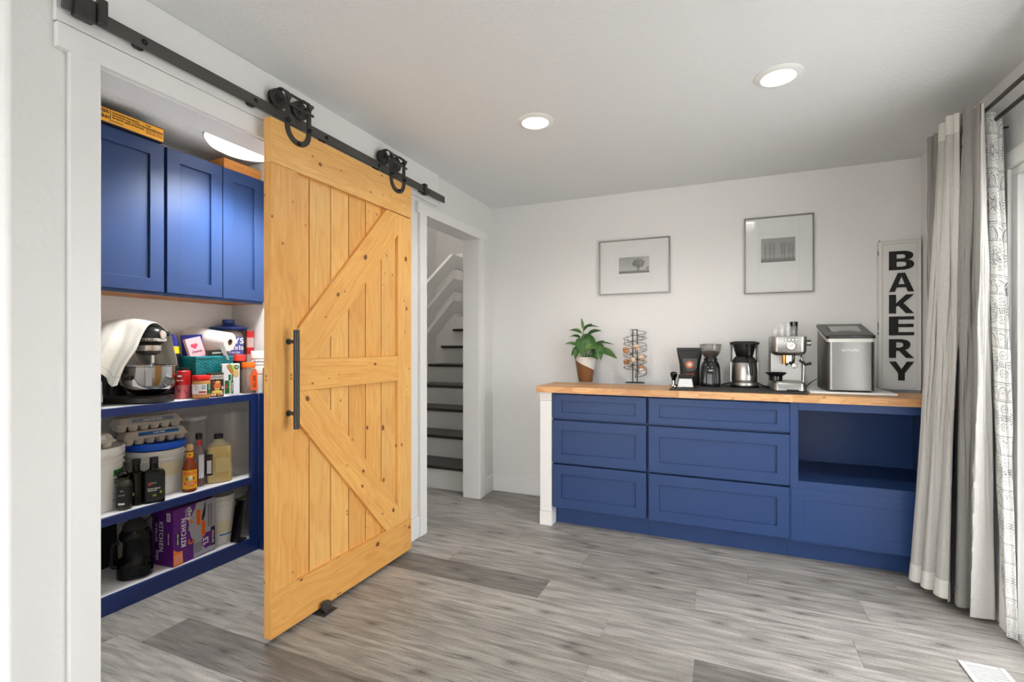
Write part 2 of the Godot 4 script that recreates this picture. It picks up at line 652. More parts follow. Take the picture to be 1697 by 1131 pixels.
func weave_image(base: Color, s: int) -> ImageTexture:
	var im := Image.create(256, 256, false, Image.FORMAT_RGB8)
	var n := noise(0.03, s, 2)
	for y in 256:
		for x in 256:
			var t := 1.0 + 0.035 * n.get_noise_2d(x * 9.0, y * 0.8) + 0.035 * n.get_noise_2d(x * 0.8 + 900, y * 9.0)
			im.set_pixel(x, y, Color(base.r * t, base.g * t, base.b * t))
	return ImageTexture.create_from_image(im)


func textured(called: String, tex: Texture2D, rough: float, scale := Vector3.ONE, tint := Color(1, 1, 1)) -> StandardMaterial3D:
	var m := mat(called, tint, rough)
	m.albedo_texture = tex
	m.uv1_scale = scale
	return m


func glass(called: String, c: Color, alpha: float, rough := 0.02) -> StandardMaterial3D:
	var m := mat(called, Color(c.r, c.g, c.b, alpha), rough)
	m.transparency = BaseMaterial3D.TRANSPARENCY_ALPHA
	return m


func glow(called: String, c: Color, e: float) -> StandardMaterial3D:
	var m := mat(called, c, 0.5)
	m.emission_enabled = true
	m.emission = c
	m.emission_energy_multiplier = e
	return m


func materials() -> void:
	font_bold = SystemFont.new(); font_bold.font_names = PackedStringArray(["Droid Sans"]); font_bold.font_weight = 700
	font_thin = SystemFont.new(); font_thin.font_names = PackedStringArray(["Droid Sans"])
	font_serif = SystemFont.new(); font_serif.font_names = PackedStringArray(["Droid Serif"]); font_serif.font_weight = 700
	bumps(mat("wall", Color(0.895, 0.892, 0.886), 0.75), 0.035, 0.9, 0.55)
	bumps(mat("ceiling", Color(0.895, 0.905, 0.91), 0.85), 0.035, 1.2, 0.45, 8)
	mat("trim", Color(0.915, 0.915, 0.91), 0.4)
	mat("white", Color(0.92, 0.915, 0.90), 0.4)
	mat("mat_board", Color(0.86, 0.862, 0.855), 0.7)
	mat("enamel", Color(0.86, 0.855, 0.84), 0.35)
	mat("shelf_white", Color(0.93, 0.93, 0.94), 0.3)
	mat("plastic_white", Color(0.87, 0.87, 0.85), 0.35)
	mat("blue", Color(0.15, 0.245, 0.425), 0.38, 0.0, 0.4)
	mat("navy", Color(0.085, 0.175, 0.40), 0.3)
	mat("black", Color(0.055, 0.055, 0.058), 0.4)
	mat("iron", Color(0.215, 0.211, 0.204), 0.42, 0.2)
	mat("track_iron", Color(0.31, 0.305, 0.295), 0.5, 0.2)
	mat("gloss_black", Color(0.03, 0.03, 0.032), 0.12)
	mat("rubber", Color(0.12, 0.118, 0.115), 0.8)
	mat("ice_steel", Color(0.50, 0.497, 0.49), 0.3, 1.0)
	mat("steel", Color(0.66, 0.655, 0.645), 0.34, 1.0)
	mat("chrome", Color(0.86, 0.86, 0.85), 0.08, 1.0)
	mat("nickel", Color(0.55, 0.54, 0.52), 0.3, 1.0)
	mat("brass", Color(0.75, 0.55, 0.3), 0.3, 1.0)
	mat("dark_tread", Color(0.165, 0.16, 0.155), 0.35)
	var knots := []
	var r := RandomNumberGenerator.new()
	r.seed = 5
	for k in 22:
		knots.append([r.randf_range(0, 1024), r.randf_range(10, 246), r.randf_range(1.8, 3.6) if k % 3 else r.randf_range(5.0, 9.0)])
	var pine := pine_image(3, Color(0.84, 0.59, 0.31), Color(0.955, 0.785, 0.49), knots)
	for k in 4:
		textured("pine_%d" % k, pine, 0.42, Vector3(1 / 1.6, 1 / 0.4, 1), [Color(0.955, 0.905, 0.83), Color(0.985, 0.945, 0.88), Color(0.97, 0.955, 0.93), Color(1.0, 0.985, 0.96)][k])
	var block := pine_image(21, Color(0.68, 0.46, 0.26), Color(0.93, 0.765, 0.57), [[210, 60, 4], [640, 190, 5], [880, 120, 3]])
	for k in 4:
		textured("block_%d" % k, block, 0.4, Vector3(1 / 0.9, 1 / 0.3, 1), [Color(1, 1, 1), Color(0.9, 0.85, 0.8), Color(1, 0.96, 0.9), Color(0.94, 0.92, 0.86)][k])
	textured("raw_wood", block, 0.6, Vector3(1 / 0.9, 1 / 0.3, 1), Color(0.92, 0.80, 0.68))
	textured("tan_wood", block, 0.6, Vector3(1 / 0.9, 1 / 0.3, 1), Color(1.0, 0.86, 0.62))
	for k in 4:
		var f := floor_image(100 + 17 * k)
		for q in 3:
			var fm := textured("floor_%d_%d" % [k, q], f, 0.42, Vector3.ONE, [Color(0.97, 0.965, 0.955), Color(0.90, 0.893, 0.88), Color(0.72, 0.71, 0.70)][q])
			fm.metallic_specular = 0.45
	var linen := weave_image(Color(0.78, 0.775, 0.765), 4)
	textured("grey_cloth", linen, 0.9, Vector3(4, 4, 1), Color(0.72, 0.715, 0.705))
	textured("sheer_cloth", linen, 0.9, Vector3(4, 4, 1), Color(0.98, 0.975, 0.965))
	textured("header_cloth", linen, 0.9, Vector3(4, 4, 1), Color(1.1, 1.095, 1.08))
	textured("lining_cloth", linen, 0.75, Vector3(4, 4, 1), Color(0.99, 0.985, 0.975))
	M.sheer_cloth.backlight_enabled = true
	M.sheer_cloth.backlight = Color(0.35, 0.35, 0.34)
	textured("print_cloth", print_image(), 0.85, Vector3(1 / 0.16, 1 / 0.45, 1))
	M.print_cloth.backlight_enabled = true
	M.print_cloth.backlight = Color(0.12, 0.12, 0.118)
	textured("towel", weave_image(Color(0.86, 0.85, 0.815), 9), 0.95, Vector3(8, 8, 1))
	glass("pane", Color(1, 1, 1), 0.04, 0.01)
	glass("clear_plastic", Color(0.93, 0.93, 0.92), 0.16, 0.12)
	glass("clear_glass", Color(0.95, 0.95, 0.95), 0.10, 0.03)
	glass("smoke", Color(0.16, 0.15, 0.14), 0.62, 0.06)
	M.smoke.refraction_enabled = false
	glow("lamp_lens", Color(1, 0.985, 0.95), 2.5)
	glow("pantry_lens", Color(1, 0.96, 0.89), 1.2)


# ---------- camera, sky, exposure, then everything else ----------
func _ready() -> void:
	rng.seed = 11
	var cam := Camera3D.new()
	cam.name = "camera"
	cam.projection = Camera3D.PROJECTION_FRUSTUM
	cam.near = 0.05
	cam.far = 100.0
	cam.size = 1131.0 / 812.0 * cam.near
	cam.frustum_offset = Vector2(0, 7.5 / 812.0 * cam.near)
	cam.position = V(0, 1.2335, 0)
	cam.rotation.y = deg_to_rad(23.17)
	add_child(cam)
	cam.current = true
	var env := Environment.new()
	var sky := Sky.new()
	var sm := ProceduralSkyMaterial.new()
	sm.sky_top_color = Color(0.93, 0.935, 0.94)
	sm.sky_horizon_color = Color(0.985, 0.985, 0.978)
	sm.ground_bottom_color = Color(0.72, 0.71, 0.69)
	sm.ground_horizon_color = Color(0.9, 0.9, 0.89)
	sm.sky_energy_multiplier = 1.0
	sky.sky_material = sm
	env.background_mode = Environment.BG_SKY
	env.sky = sky
	env.background_energy_multiplier = 4.0
	env.tonemap_mode = Environment.TONE_MAPPER_LINEAR
	env.tonemap_exposure = 2.35
	env.sdfgi_enabled = true
	env.ssao_enabled = true
	env.ssil_enabled = true
	var we := WorldEnvironment.new()
	we.name = "environment"
	we.environment = env
	add_child(we)
	materials()
	ceiling_lights()
	shell()
	floor_boards()
	trims()
	patio_door()
	staircase()
	barn_door()
	drawer_base()
	wall_things()
	coffee_bar()
	curtains()
	pantry_units()
	pantry_top()
	pantry_middle()
	pantry_bottom()


func lamp(called: String, at: Vector3, e: float, size: float, c := Color(1, 0.985, 0.96)) -> void:
	var l := SpotLight3D.new()
	l.name = numbered(called, self)
	l.position = at
	l.rotation.x = -PI / 2
	l.spot_angle = 80
	l.spot_angle_attenuation = 0.6
	l.spot_range = 12
	l.spot_attenuation = 2
	l.light_energy = e
	l.light_size = size
	l.light_color = c
	l.shadow_enabled = true
	add_child(l)


func ceiling_lights() -> void:
	var spots := [[-0.891, 2.39], [0.225, 2.40], [0.4, -0.5], [-0.7, -1.7], [0.3, -1.4], [-2.6, -0.6], [-2.6, -2.4], [-0.9, -2.8], [0.3, -3.0]]
	for k in spots.size():
		var s: Array = spots[k]
		if k < 2:
			var label: String = ["round recessed ceiling light over the floor near the barn door, the one nearer the stairs", "round recessed ceiling light near the curtains, the larger-looking of the two"][k]
			var o := thing("recessed_light", label, "ceiling light", V(s[0], H, s[1]), "recessed ceiling lights")
			var ring := MB.new()
			lathe(ring, [Vector2(0.066, -0.001), Vector2(0.068, -0.010), Vector2(0.072, -0.012), Vector2(0.088, -0.008), Vector2(0.0955, -0.003), Vector2(0.0965, 0.0005), Vector2(0.066, 0.0005)], 48, Transform3D.IDENTITY, 0)
			part(o, "trim_ring", ring, M.trim)
			var lens := MB.new()
			lathe(lens, [Vector2(0.0, -0.0055), Vector2(0.05, -0.005), Vector2(0.0665, -0.002), Vector2(0.0665, 0.0)], 48, Transform3D.IDENTITY, 2)
			part(o, "lens", lens, M.lamp_lens)
		lamp("recessed_lamp_light", V(s[0], H - 0.03, s[1]), 0.25 if k < 2 else 0.15, 0.06)


func shell() -> void:
	O = Vector3.ZERO
	var b := MB.new()
	bx(b, -1.935, XL, 0, H, 0.69, 0.90, 0.012)
	bx(b, -1.935, XL, 2.116, H, 0.90, 1.85, 0.0)
	bx(b, -1.935, XL, 0, H, 1.85, 2.742, 0.0)
	bx(b, -1.935, XL, 2.095, H, 2.742, 3.516, 0.0)
	bx(b, -1.935, XL, 0, H, 3.516, 3.92, 0.0)
	struct("wall_left", b, M.wall, "white painted wall with the pantry opening and stair doorway")
	b = MB.new()
	bx(b, XL, 1.27, 0, H, DB, 3.92, 0.0)
	struct("wall_back", b, M.wall, "white wall behind the coffee bar with two framed prints")
	b = MB.new()
	bx(b, XR, 1.27, 0, H, 2.75, DB, 0.0)
	bx(b, XR, 1.27, 1.99, H, 1.25, 2.75, 0.0)
	bx(b, XR, 1.27, 0, H, -4.12, 1.25, 0.0)
	struct("wall_right", b, M.wall, "white wall with the patio door behind curtains")
	b = MB.new()
	bx(b, -5.12, -1.935, 0, H, 0.69, 0.81, 0.0)
	struct("wall_near", b, M.wall, "white wall turning away at the near left corner")
	# the open-plan rest of the room, behind the camera
	b = MB.new()
	bx(b, -5.12, -4.0, 0, H, -4.12, -4.0, 0.0)
	bx(b, -4.0, 0.6, 0, 0.12, -4.12, -4.0, 0.0)
	bx(b, -4.0, 0.6, 2.15, H, -4.12, -4.0, 0.0)
	bx(b, 0.6, XR, 0, H, -4.12, -4.0, 0.0)
	struct("wall_behind", b, M.wall)
	b = MB.new()
	bx(b, -5.12, -5.0, 0, H, -4.0, -3.0, 0.0)
	bx(b, -5.12, -5.0, 0, 0.9, -3.0, -0.6, 0.0)
	bx(b, -5.12, -5.0, 2.1, H, -3.0, -0.6, 0.0)
	bx(b, -5.12, -5.0, 0, H, -0.6, 0.69, 0.0)
	struct("wall_far_left", b, M.wall)
	b = MB.new()
	bx(b, -5.12, 1.27, H, 2.52, -4.12, 0.81, 0.0)
	bx(b, -3.08, 1.27, H, 2.52, 0.81, 2.35, 0.0)
	bx(b, -1.935, 1.27, H, 2.52, 2.35, 3.92, 0.0)
	struct("ceiling", b, M.ceiling, "white stippled ceiling")
	b = MB.new()
	bx(b, -3.10, -2.98, 0, H, 0.81, 2.35, 0.0)
	struct("wall_pantry_back", b, M.wall, "white wall behind the pantry shelves")
	b = MB.new()
	bx(b, -2.98, -1.935, 0, H, 2.25, 2.35, 0.0)
	struct("wall_pantry_end", b, M.wall, "white end wall of the pantry")
	# stair hall, open above to the upper floor
	b = MB.new()
	bx(b, -4.3, -3.10, 0, 4.4, 2.23, 2.35, 0.0)
	bx(b, -3.10, -1.935, H, 4.4, 2.23, 2.35, 0.0)
	struct("wall_stair_near", b, M.wall)
	b = MB.new()
	bx(b, -4.42, -4.3, 0, 4.4, 2.23, 7.0, 0.0)
	struct("wall_stair_left", b, M.wall, "grey-lit wall beyond the stair railing")
	b = MB.new()
	bx(b, -4.3, -1.8, 0, 4.4, 6.88, 7.0, 0.0)
	struct("wall_stair_end", b, M.wall)
	b = MB.new()
	bx(b, -1.935, -1.80, 0, 4.4, 3.92, 7.0, 0.0)
	bx(b, -1.935, -1.80, H, 4.4, 2.23, 3.92, 0.0)
	struct("wall_stair_right", b, M.wall)
	b = MB.new()
	bx(b, -4.42, -1.80, 4.4, 4.5, 2.23, 7.0, 0.0)
	struct("ceiling_stair", b, M.wall)
	b = MB.new()
	bx(b, -5.12, 1.27, -0.12, -0.009, -4.12, 7.0, 0.0)
	struct("floor_slab", b, M.floor_0_1)
	b = MB.new()
	bx(b, 1.27, 14, -0.25, -0.10, -12, 14, 0.0)
	struct("ground_patio", b, mat("concrete", Color(0.86, 0.855, 0.84), 0.9), "pale concrete patio outside")
	b = MB.new()
	bx(b, -12, 1.27, -0.25, -0.10, -14, -4.12, 0.0)
	struct("ground_yard", b, M.concrete)
	# lamp on the upper stair ceiling and the one in the pantry
	var l := OmniLight3D.new()
	l.name = "stair_lamp_light"
	l.position = V(-3.0, 3.9, 4.6)
	l.light_energy = 0.42
	l.light_size = 0.15
	l.omni_range = 12
	l.omni_attenuation = 2
	l.shadow_enabled = true
	l.light_color = Color(1, 0.97, 0.93)
	add_child(l)


func floor_boards() -> void:
	O = Vector3.ZERO
	var base := Node3D.new()
	base.name = "floor"
	base.set_meta("kind", "structure")
	base.set_meta("label", "grey weathered wood-look plank floor")
	add_child(base)
	var starts := {0: -2.217, 1: -2.0, 2: -0.47, 3: -0.098, 4: -0.47, 5: -0.828, 6: -0.117, 7: -0.72, 8: 0.128, 9: -0.513, 10: -0.2, 11: -1.95, 12: -0.9}
	var dark := {"0:-2.217": 1, "3:-0.098": 1, "5:-2.158": 1}
	var length := 1.33
	for k in range(-8, 20):
		var d0 := 1.266 + 0.197 * k
		var x0: float = starts.get(k, -0.9 + 0.43 * float((k * 7) % 5) - 0.6)
		while x0 > -4.0:
			x0 -= length
		var lo := -3.0 if d0 < 2.25 else -4.3
		var hi := 1.14
		if d0 < 0.8:
			lo = -2.6
		if d0 > 3.86:
			hi = -1.8
		if d0 > 4.0:
			lo = -4.3
			hi = -3.0
		while x0 < hi:
			var a := maxf(x0, lo)
			var e := minf(x0 + length, hi)
			if e - a > 0.02:
				var b := MB.new()
				var id := "%d:%.3f" % [k, x0]
				var q := 2 if dark.has(id) else rng.randi_range(0, 1)
				var flip := rng.randi_range(0, 1)
				bbox(b, Vector3(a, -0.009, -d0 - 0.1966), Vector3(e - 0.0005, 0, -d0), 0.0008)
				for j in b.t.size():
					var p := b.v[j]
					b.t[j] = Vector2((p.x - x0) / length, clampf((-p.z - d0) / 0.197, 0.02, 0.98))
					if flip:
						b.t[j] = Vector2(1, 1) - b.t[j]
				part(base, "plank", b, M["floor_%d_%d" % [rng.randi_range(0, 3), q]])
			x0 += length


func trims() -> void:
	O = Vector3.ZERO
	var f := XL
	var b := MB.new()
	bx(b, f, f + 0.02, 0, 2.112, 0.822, 0.902, 0.003)
	bx(b, -1.937, f + 0.0005, 0, 2.113, 0.898, 0.906, 0.001)
	struct("trim_1", b, M.trim, "white flat casing on the near side of the pantry opening")
	b = MB.new()
	bx(b, f, f + 0.022, 2.108, 2.183, 0.79, 1.96, 0.003)
	bx(b, -1.937, f + 0.002, 2.104, 2.117, 0.90, 1.85, 0.001)
	struct("trim_2", b, M.trim, "white head casing over the pantry opening")
	b = MB.new()
	bx(b, f, f + 0.02, 0, 2.112, 1.845, 1.925, 0.003)
	bx(b, -1.937, f + 0.0005, 0, 2.113, 1.843, 1.851, 0.001)
	struct("trim_3", b, M.trim)
	b = MB.new()
	bx(b, f, f + 0.018, 2.186, H, 0.788, 2.885, 0.003)
	struct("trim_4", b, M.trim, "white backing board behind the sliding door track")
	b = MB.new()
	bx(b, f, f + 0.02, 0, 2.092, 2.664, 2.742, 0.003)
	bx(b, -1.937, f + 0.006, 0, 2.094, 2.738, 2.747, 0.001)
	struct("trim_5", b, M.trim, "white casing on the near side of the stair doorway")
	b = MB.new()
	bx(b, f, f + 0.02, 0, 2.092, 3.516, 3.594, 0.003)
	bx(b, -1.937, f + 0.006, 0, 2.094, 3.511, 3.520, 0.001)
	struct("trim_6", b, M.trim, "white casing on the far side of the stair doorway")
	b = MB.new()
	bx(b, f, f + 0.022, 2.086, 2.158, 2.632, 3.625, 0.003)
	bx(b, -1.937, f + 0.006, 2.086, 2.095, 2.742, 3.516, 0.001)
	struct("trim_7", b, M.trim, "white head casing over the stair doorway")
	for s in [["baseboard_left", 0.70, 0.822], ["baseboard_left_middle", 1.925, 2.664], ["baseboard_left_far", 3.594, DB]]:
		b = MB.new()
		bx(b, f, f + 0.014, 0, 0.136, s[1], s[2], 0.003)
		struct(s[0], b, M.trim)
	b = MB.new()
	bx(b, f, -1.16, 0, 0.136, DB - 0.014, DB, 0.003)
	struct("baseboard_back", b, M.trim, "white baseboard between the stair corner and the drawer base")


func patio_door() -> void:
	O = V(1.2, 0, 2.0)
	var o := Node3D.new()
	o.name = "door_1"
	o.position = O
	o.set_meta("kind", "structure")
	o.set_meta("label", "white sliding patio door behind the curtains at the right edge")
	add_child(o)
	var b := MB.new()
	bx(b, XR - 0.018, XR, 1.985, 2.056, 1.17, 2.83, 0.003)
	bx(b, XR - 0.016, XR, 0, 1.985, 2.75, 2.82, 0.003)
	bx(b, XR - 0.016, XR, 0, 1.985, 1.18, 1.25, 0.003)
	part(o, "casing", b, M.trim)
	b = MB.new()
	bx(b, XR, 1.27, 1.95, 1.99, 1.25, 2.75, 0.002)
	bx(b, XR, 1.27, 0, 1.95, 2.71, 2.75, 0.002)
	bx(b, XR, 1.27, 0, 1.95, 1.25, 1.29, 0.002)
	bx(b, XR, 1.27, -0.009, 0.03, 1.25, 2.75, 0.002)
	part(o, "frame", b, M.trim)
	for k in 2:
		var x := 1.165 + 0.045 * k
		var d0 := 1.96 if k == 0 else 1.29
		var d1 := 2.71 if k == 0 else 2.04
		b = MB.new()
		bx(b, x, x + 0.035, 0.03, 1.95, d0, d0 + 0.08, 0.003)
		bx(b, x, x + 0.035, 0.03, 1.95, d1 - 0.08, d1, 0.003)
		bx(b, x, x + 0.035, 0.03, 0.13, d0 + 0.08, d1 - 0.08, 0.003)
		bx(b, x, x + 0.035, 1.86, 1.95, d0 + 0.08, d1 - 0.08, 0.003)
		var s := part(o, "sash", b, M.trim)
		b = MB.new()
		bx(b, x + 0.016, x + 0.019, 0.13, 1.86, d0 + 0.08, d1 - 0.08, 0.0)
		part(s, "pane", b, M.pane)
	b = MB.new()
	bx(b, XR - 0.035, XR - 0.012, 1.10, 1.15, 2.755, 2.785, 0.004)
	part(o, "latch", b, M.trim)
	# windows of the rest of the room
	for k in 2:
		O = V(-1.7, 1.3, -4.06) if k == 0 else V(-5.06, 1.5, -1.8)
		o = Node3D.new()
		o.name = "window_%d" % (k + 1)
		o.position = O
		o.set_meta("kind", "structure")
		add_child(o)
		b = MB.new()
		var g := MB.new()
		if k == 0:
			for x in [-4.0, -2.48, -0.97, 0.54]:
				bx(b, x, x + 0.06, 0.12, 2.15, -4.09, -4.03, 0.003)
			bx(b, -4.0, 0.6, 0.12, 0.18, -4.09, -4.03, 0.003)
			bx(b, -4.0, 0.6, 2.09, 2.15, -4.09, -4.03, 0.003)
			bx(g, -3.94, 0.54, 0.18, 2.09, -4.062, -4.058, 0.0)
		else:
			for d in [-3.0, -1.83, -0.66]:
				bx(b, -5.09, -5.03, 0.9, 2.1, d, d + 0.06, 0.003)
			bx(b, -5.09, -5.03, 0.9, 0.96, -3.0, -0.6, 0.003)
			bx(b, -5.09, -5.03, 2.04, 2.1, -3.0, -0.6, 0.003)
			bx(g, -5.062, -5.058, 0.96, 2.04, -2.94, -0.66, 0.0)
		part(o, "frame", b, M.trim)
		part(o, "pane", g, M.pane)


func staircase() -> void:
	var o := thing("staircase", "white-riser stairs with dark treads climbing behind the narrow doorway", "stairs", V(-2.48, 0, 3.63))
	var run := 0.275
	var rise := 0.2055
	for k in 8:
		var d := 3.63 + k * run
		var b := MB.new()
		bx(b, -3.03, -1.94, rise * k, rise * (k + 1) - 0.03, d, d + 0.02, 0.001)
		part(o, "riser", b, M.trim)
		b = MB.new()
		var end := d + run + 0.02 if k < 7 else 6.88
		bx(b, -3.048, -1.94, rise * (k + 1) - 0.03, rise * (k + 1), d - 0.03, end, 0.009)
		part(o, "tread" if k < 7 else "landing", b, M.dark_tread)
	O = V(-3.05, 0, 3.63)
	var s := MB.new()
	var poly := PackedVector2Array([Vector2(3.6, 0.0), Vector2(3.6, 0.02)])
	for k in 8:
		poly.append(Vector2(3.63 + k * run, rise * k))
		poly.append(Vector2(3.63 + k * run, rise * (k + 1) - 0.03))
	poly.append(Vector2(6.8, rise * 8 - 0.03))
	poly.append(Vector2(6.8, 0.0))
	extrude(s, poly, 0.02, Transform3D(Basis(Vector3(0, 0, -1), Vector3(0, 1, 0), Vector3(1, 0, 0)), Vector3(-3.05, 0, 0) - o.position))
	part(o, "stringer", s, M.trim)
	var r := thing("stair_railing", "white stair railing of three wide sloping boards beside the stairs", "railing", V(-3.05, 0.0, 5.3))
	for k in 3:
		var b := MB.new()
		# lower edge of each board where it turns level, and its height
		var y: float = [2.20, 1.915, 1.64][k]
		var h: float = [0.165, 0.15, 0.155][k]
		var d1 := 5.29
		var slope := 0.735
		var d2 := 3.6
		var poly2 := PackedVector2Array([Vector2(d2, y - slope * (d1 - d2)), Vector2(d2, y + h - slope * (d1 - d2)), Vector2(d1, y + h), Vector2(6.2, y + h), Vector2(6.2, y), Vector2(d1 + 0.04, y)])
		extrude(b, poly2, 0.045, Transform3D(Basis(Vector3(0, 0, -1), Vector3(0, 1, 0), Vector3(1, 0, 0)), Vector3(-3.102, 0, 0) - r.position))
		part(r, "rail_board", b, M.trim)
	var b := MB.new()
	bx(b, -3.20, -3.104, 1.62, 2.44, 5.62, 5.72, 0.004)
	part(r, "post", b, M.trim)
	b = MB.new()
	bx(b, -3.145, -3.104, 0.0, 1.0, 3.55, 3.61, 0.004)
	part(r, "post", b, M.trim)


func barn_door() -> void:
	var o := thing("barn_door", "golden pine sliding barn door with a Z-brace pattern and black pull", "door", V(-1.72, 0.022, 1.955))
	var f := -1.70
	var fb := -1.718   # back of the frame boards, front of the planks
	# back planks
	var edges := [1.465, 1.553, 1.68, 1.813, 1.936, 2.062, 2.191, 2.32, 2.445]
	for k in 8:
		var b := MB.new()
		bx(b, -1.74, fb, 0.025, 2.172, edges[k] + 0.0018, edges[k + 1] - 0.0018, 0.0025, 1, Vector2(k * 0.31, k * 0.137))
		part(o, "plank", b, M["pine_%d" % (k % 4)])
	var bd := MB.new()
	bx(bd, -1.741, f, 0.208, 1.99, 1.458, 1.597, 0.002, 1, Vector2(0.23, 0.05))
	part(o, "stile", bd, M.pine_0)
	bd = MB.new()
	bx(bd, -1.741, f, 0.208, 1.985, 2.318, 2.449, 0.002, 1, Vector2(0.9, 0.21))
	part(o, "stile", bd, M.pine_3)
	bd = MB.new()
	bx(bd, -1.741, f, 1.99, 2.176, 1.458, 2.449, 0.002, 2, Vector2(0.5, 0.12))
	part(o, "rail", bd, M.pine_3)
	bd = MB.new()
	bx(bd, fb, f - 0.0005, 1.033, 1.174, 1.597, 2.318, 0.002, 2, Vector2(0.1, 0.30))
	part(o, "rail", bd, M.pine_1)
	bd = MB.new()
	bx(bd, -1.741, f, 0.022, 0.208, 1.458, 2.449, 0.002, 2, Vector2(1.2, 0.03))
	part(o, "rail", bd, M.pine_0)
	# braces: outlines in depth and height on the front face
	var side := Basis(Vector3(0, 0, -1), Vector3(0, 1, 0), Vector3(1, 0, 0))
	for k in 2:
		var pts: Array = [[1.597, 1.302], [1.597, 1.174], [1.703, 1.174], [2.318, 1.868], [2.318, 1.985], [2.216, 1.985]] if k == 0 else [[1.597, 1.033], [1.597, 0.905], [2.214, 0.208], [2.318, 0.208], [2.318, 0.318], [1.703, 1.033]]
		var poly := PackedVector2Array()
		for p in pts:
			poly.append(Vector2(p[0], p[1]))
		var b := MB.new()
		extrude(b, poly, 0.0175, Transform3D(side, Vector3(fb, 0, 0) - O))
		var dir := Vector2(0.66, 0.75).normalized() if k == 0 else Vector2(0.66, -0.75).normalized()
		for j in b.t.size():
			b.t[j] = Vector2(b.t[j].dot(dir), b.t[j].dot(dir.orthogonal()) + 0.16 + 0.07 * k)
		part(o, "brace", b, M.pine_1)
	# pull bar
	var pull := MB.new()
	tube(pull, [V(-1.652, 0.88, 1.546) - O, V(-1.652, 1.30, 1.546) - O], 0.0125, 16)
	var h := part(o, "handle", pull, M.iron, Transform3D.IDENTITY, "black tubular pull handle")
	for y in [1.25, 0.945]:
		var b := MB.new()
		lathe(b, [Vector2(0.013, 0), Vector2(0.013, 0.004), Vector2(0.008, 0.006), Vector2(0.008, 0.048)], 14, Transform3D(Basis.from_euler(Vector3(0, 0, -PI / 2)), V(-1.70, y, 1.546) - O))
		part(h, "standoff", b, M.iron)
	# two horseshoe hangers on rollers
	for d in [1.597, 2.309]:
		var hub := 2.2925
		var b := MB.new()
		var u := PackedVector2Array()
		var ri := 0.047
		var ro := 0.070
		u.append(Vector2(-ro, hub + 0.012)); u.append(Vector2(-ro, 2.172))
		for j in 17:
			var a := PI + PI * j / 16
			u.append(Vector2(cos(a) * ro, 2.172 + sin(a) * ro))
		u.append(Vector2(ro, hub + 0.012))
		for j in 7:
			var a := PI * j / 6
			u.append(Vector2((ro + ri) / 2 + cos(a) * 0.0115, hub + 0.012 + sin(a) * 0.0115))
		u.append(Vector2(ri, 2.172))
		for j in 17:
			var a := TAU - PI * j / 16
			u.append(Vector2(cos(a) * ri, 2.172 + sin(a) * ri))
		for j in 7:
			var a := PI * j / 6
			u.append(Vector2(-(ro + ri) / 2 + cos(a) * 0.0115, hub + 0.012 + sin(a) * 0.0115))
		extrude(b, u, 0.006, Transform3D(side, V(-1.699, 0, d) - O), false)
		var hg := part(o, "hanger", b, M.iron, Transform3D.IDENTITY, "black horseshoe hanger with two rollers")
		for s in [-1, 1]:
			var c := V(-1.756, hub, d + s * 0.0585) - O
			b = MB.new()
			lathe(b, [Vector2(0.012, -0.013), Vector2(0.034, -0.013), Vector2(0.0415, -0.011), Vector2(0.0415, -0.0065), Vector2(0.0342, -0.005), Vector2(0.0342, 0.005), Vector2(0.0415, 0.0065), Vector2(0.0415, 0.011), Vector2(0.037, 0.013), Vector2(0.022, 0.008), Vector2(0.012, 0.013)], 28, Transform3D(Basis.from_euler(Vector3(0, 0, -PI / 2)), c))
			part(hg, "wheel", b, M.iron)
			# the strap folds back over the wheel
			b = MB.new()
			var loop := PackedVector2Array()
			for j in 13:
				var a := PI * j / 12
				loop.append(Vector2(-1.7345 + cos(a) * 0.0415, hub + 0.004 + sin(a) * 0.038))
			for j in 13:
				var a := PI - PI * j / 12
				loop.append(Vector2(-1.7345 + cos(a) * 0.0365, hub + 0.004 + sin(a) * 0.033))
			loop = PackedVector2Array(Array(loop).map(func(p: Vector2) -> Vector2: return p - Vector2(O.x, O.y)))
			extrude(b, loop, 0.023, Transform3D(Basis.IDENTITY, Vector3(0, 0, -(d + s * 0.0585) - 0.0115 - O.z)), false)
			bbox(b, V(-1.7775, hub - 0.02, d + s * 0.0585 + 0.0115) - O, V(-1.7725, hub + 0.006, d + s * 0.0585 - 0.0115) - O, 0.001)
			part(hg, "fork", b, M.iron)
			b = MB.new()
			lathe(b, [Vector2(0.0, 0.0), Vector2(0.006, 0.0), Vector2(0.006, 0.062), Vector2(0.012, 0.063), Vector2(0.012, 0.071), Vector2(0.006, 0.074), Vector2(0.0, 0.074)], 12, Transform3D(Basis.from_euler(Vector3(0, 0, -PI / 2)), c))
			part(hg, "axle", b, M.iron)
			b = MB.new()
			bolt_head(b, V(-1.693, 2.192, d + s * 0.0585) - O)
			part(hg, "bolt", b, M.gloss_black)
		for y in [hub + 0.012, hub - 0.028]:
			b = MB.new()
			bbox(b, V(-1.693, y - 0.006, d + 0.082) - O, V(-1.687, y + 0.006, d - 0.082) - O, 0.002)
			part(hg, "cross_bar", b, M.iron)
		b = MB.new()
		bolt_head(b, V(-1.693, 2.113, d) - O)
		part(hg, "bolt", b, M.gloss_black)

	var t := thing("door_track", "long flat black steel track with stops above the pine barn door", "track", V(-1.757, 2.235, 1.83))
	var b := MB.new()
	bx(b, -1.760, -1.752, 2.213, 2.258, 0.79, 2.92, 0.002)
	part(t, "rail", b, M.track_iron)
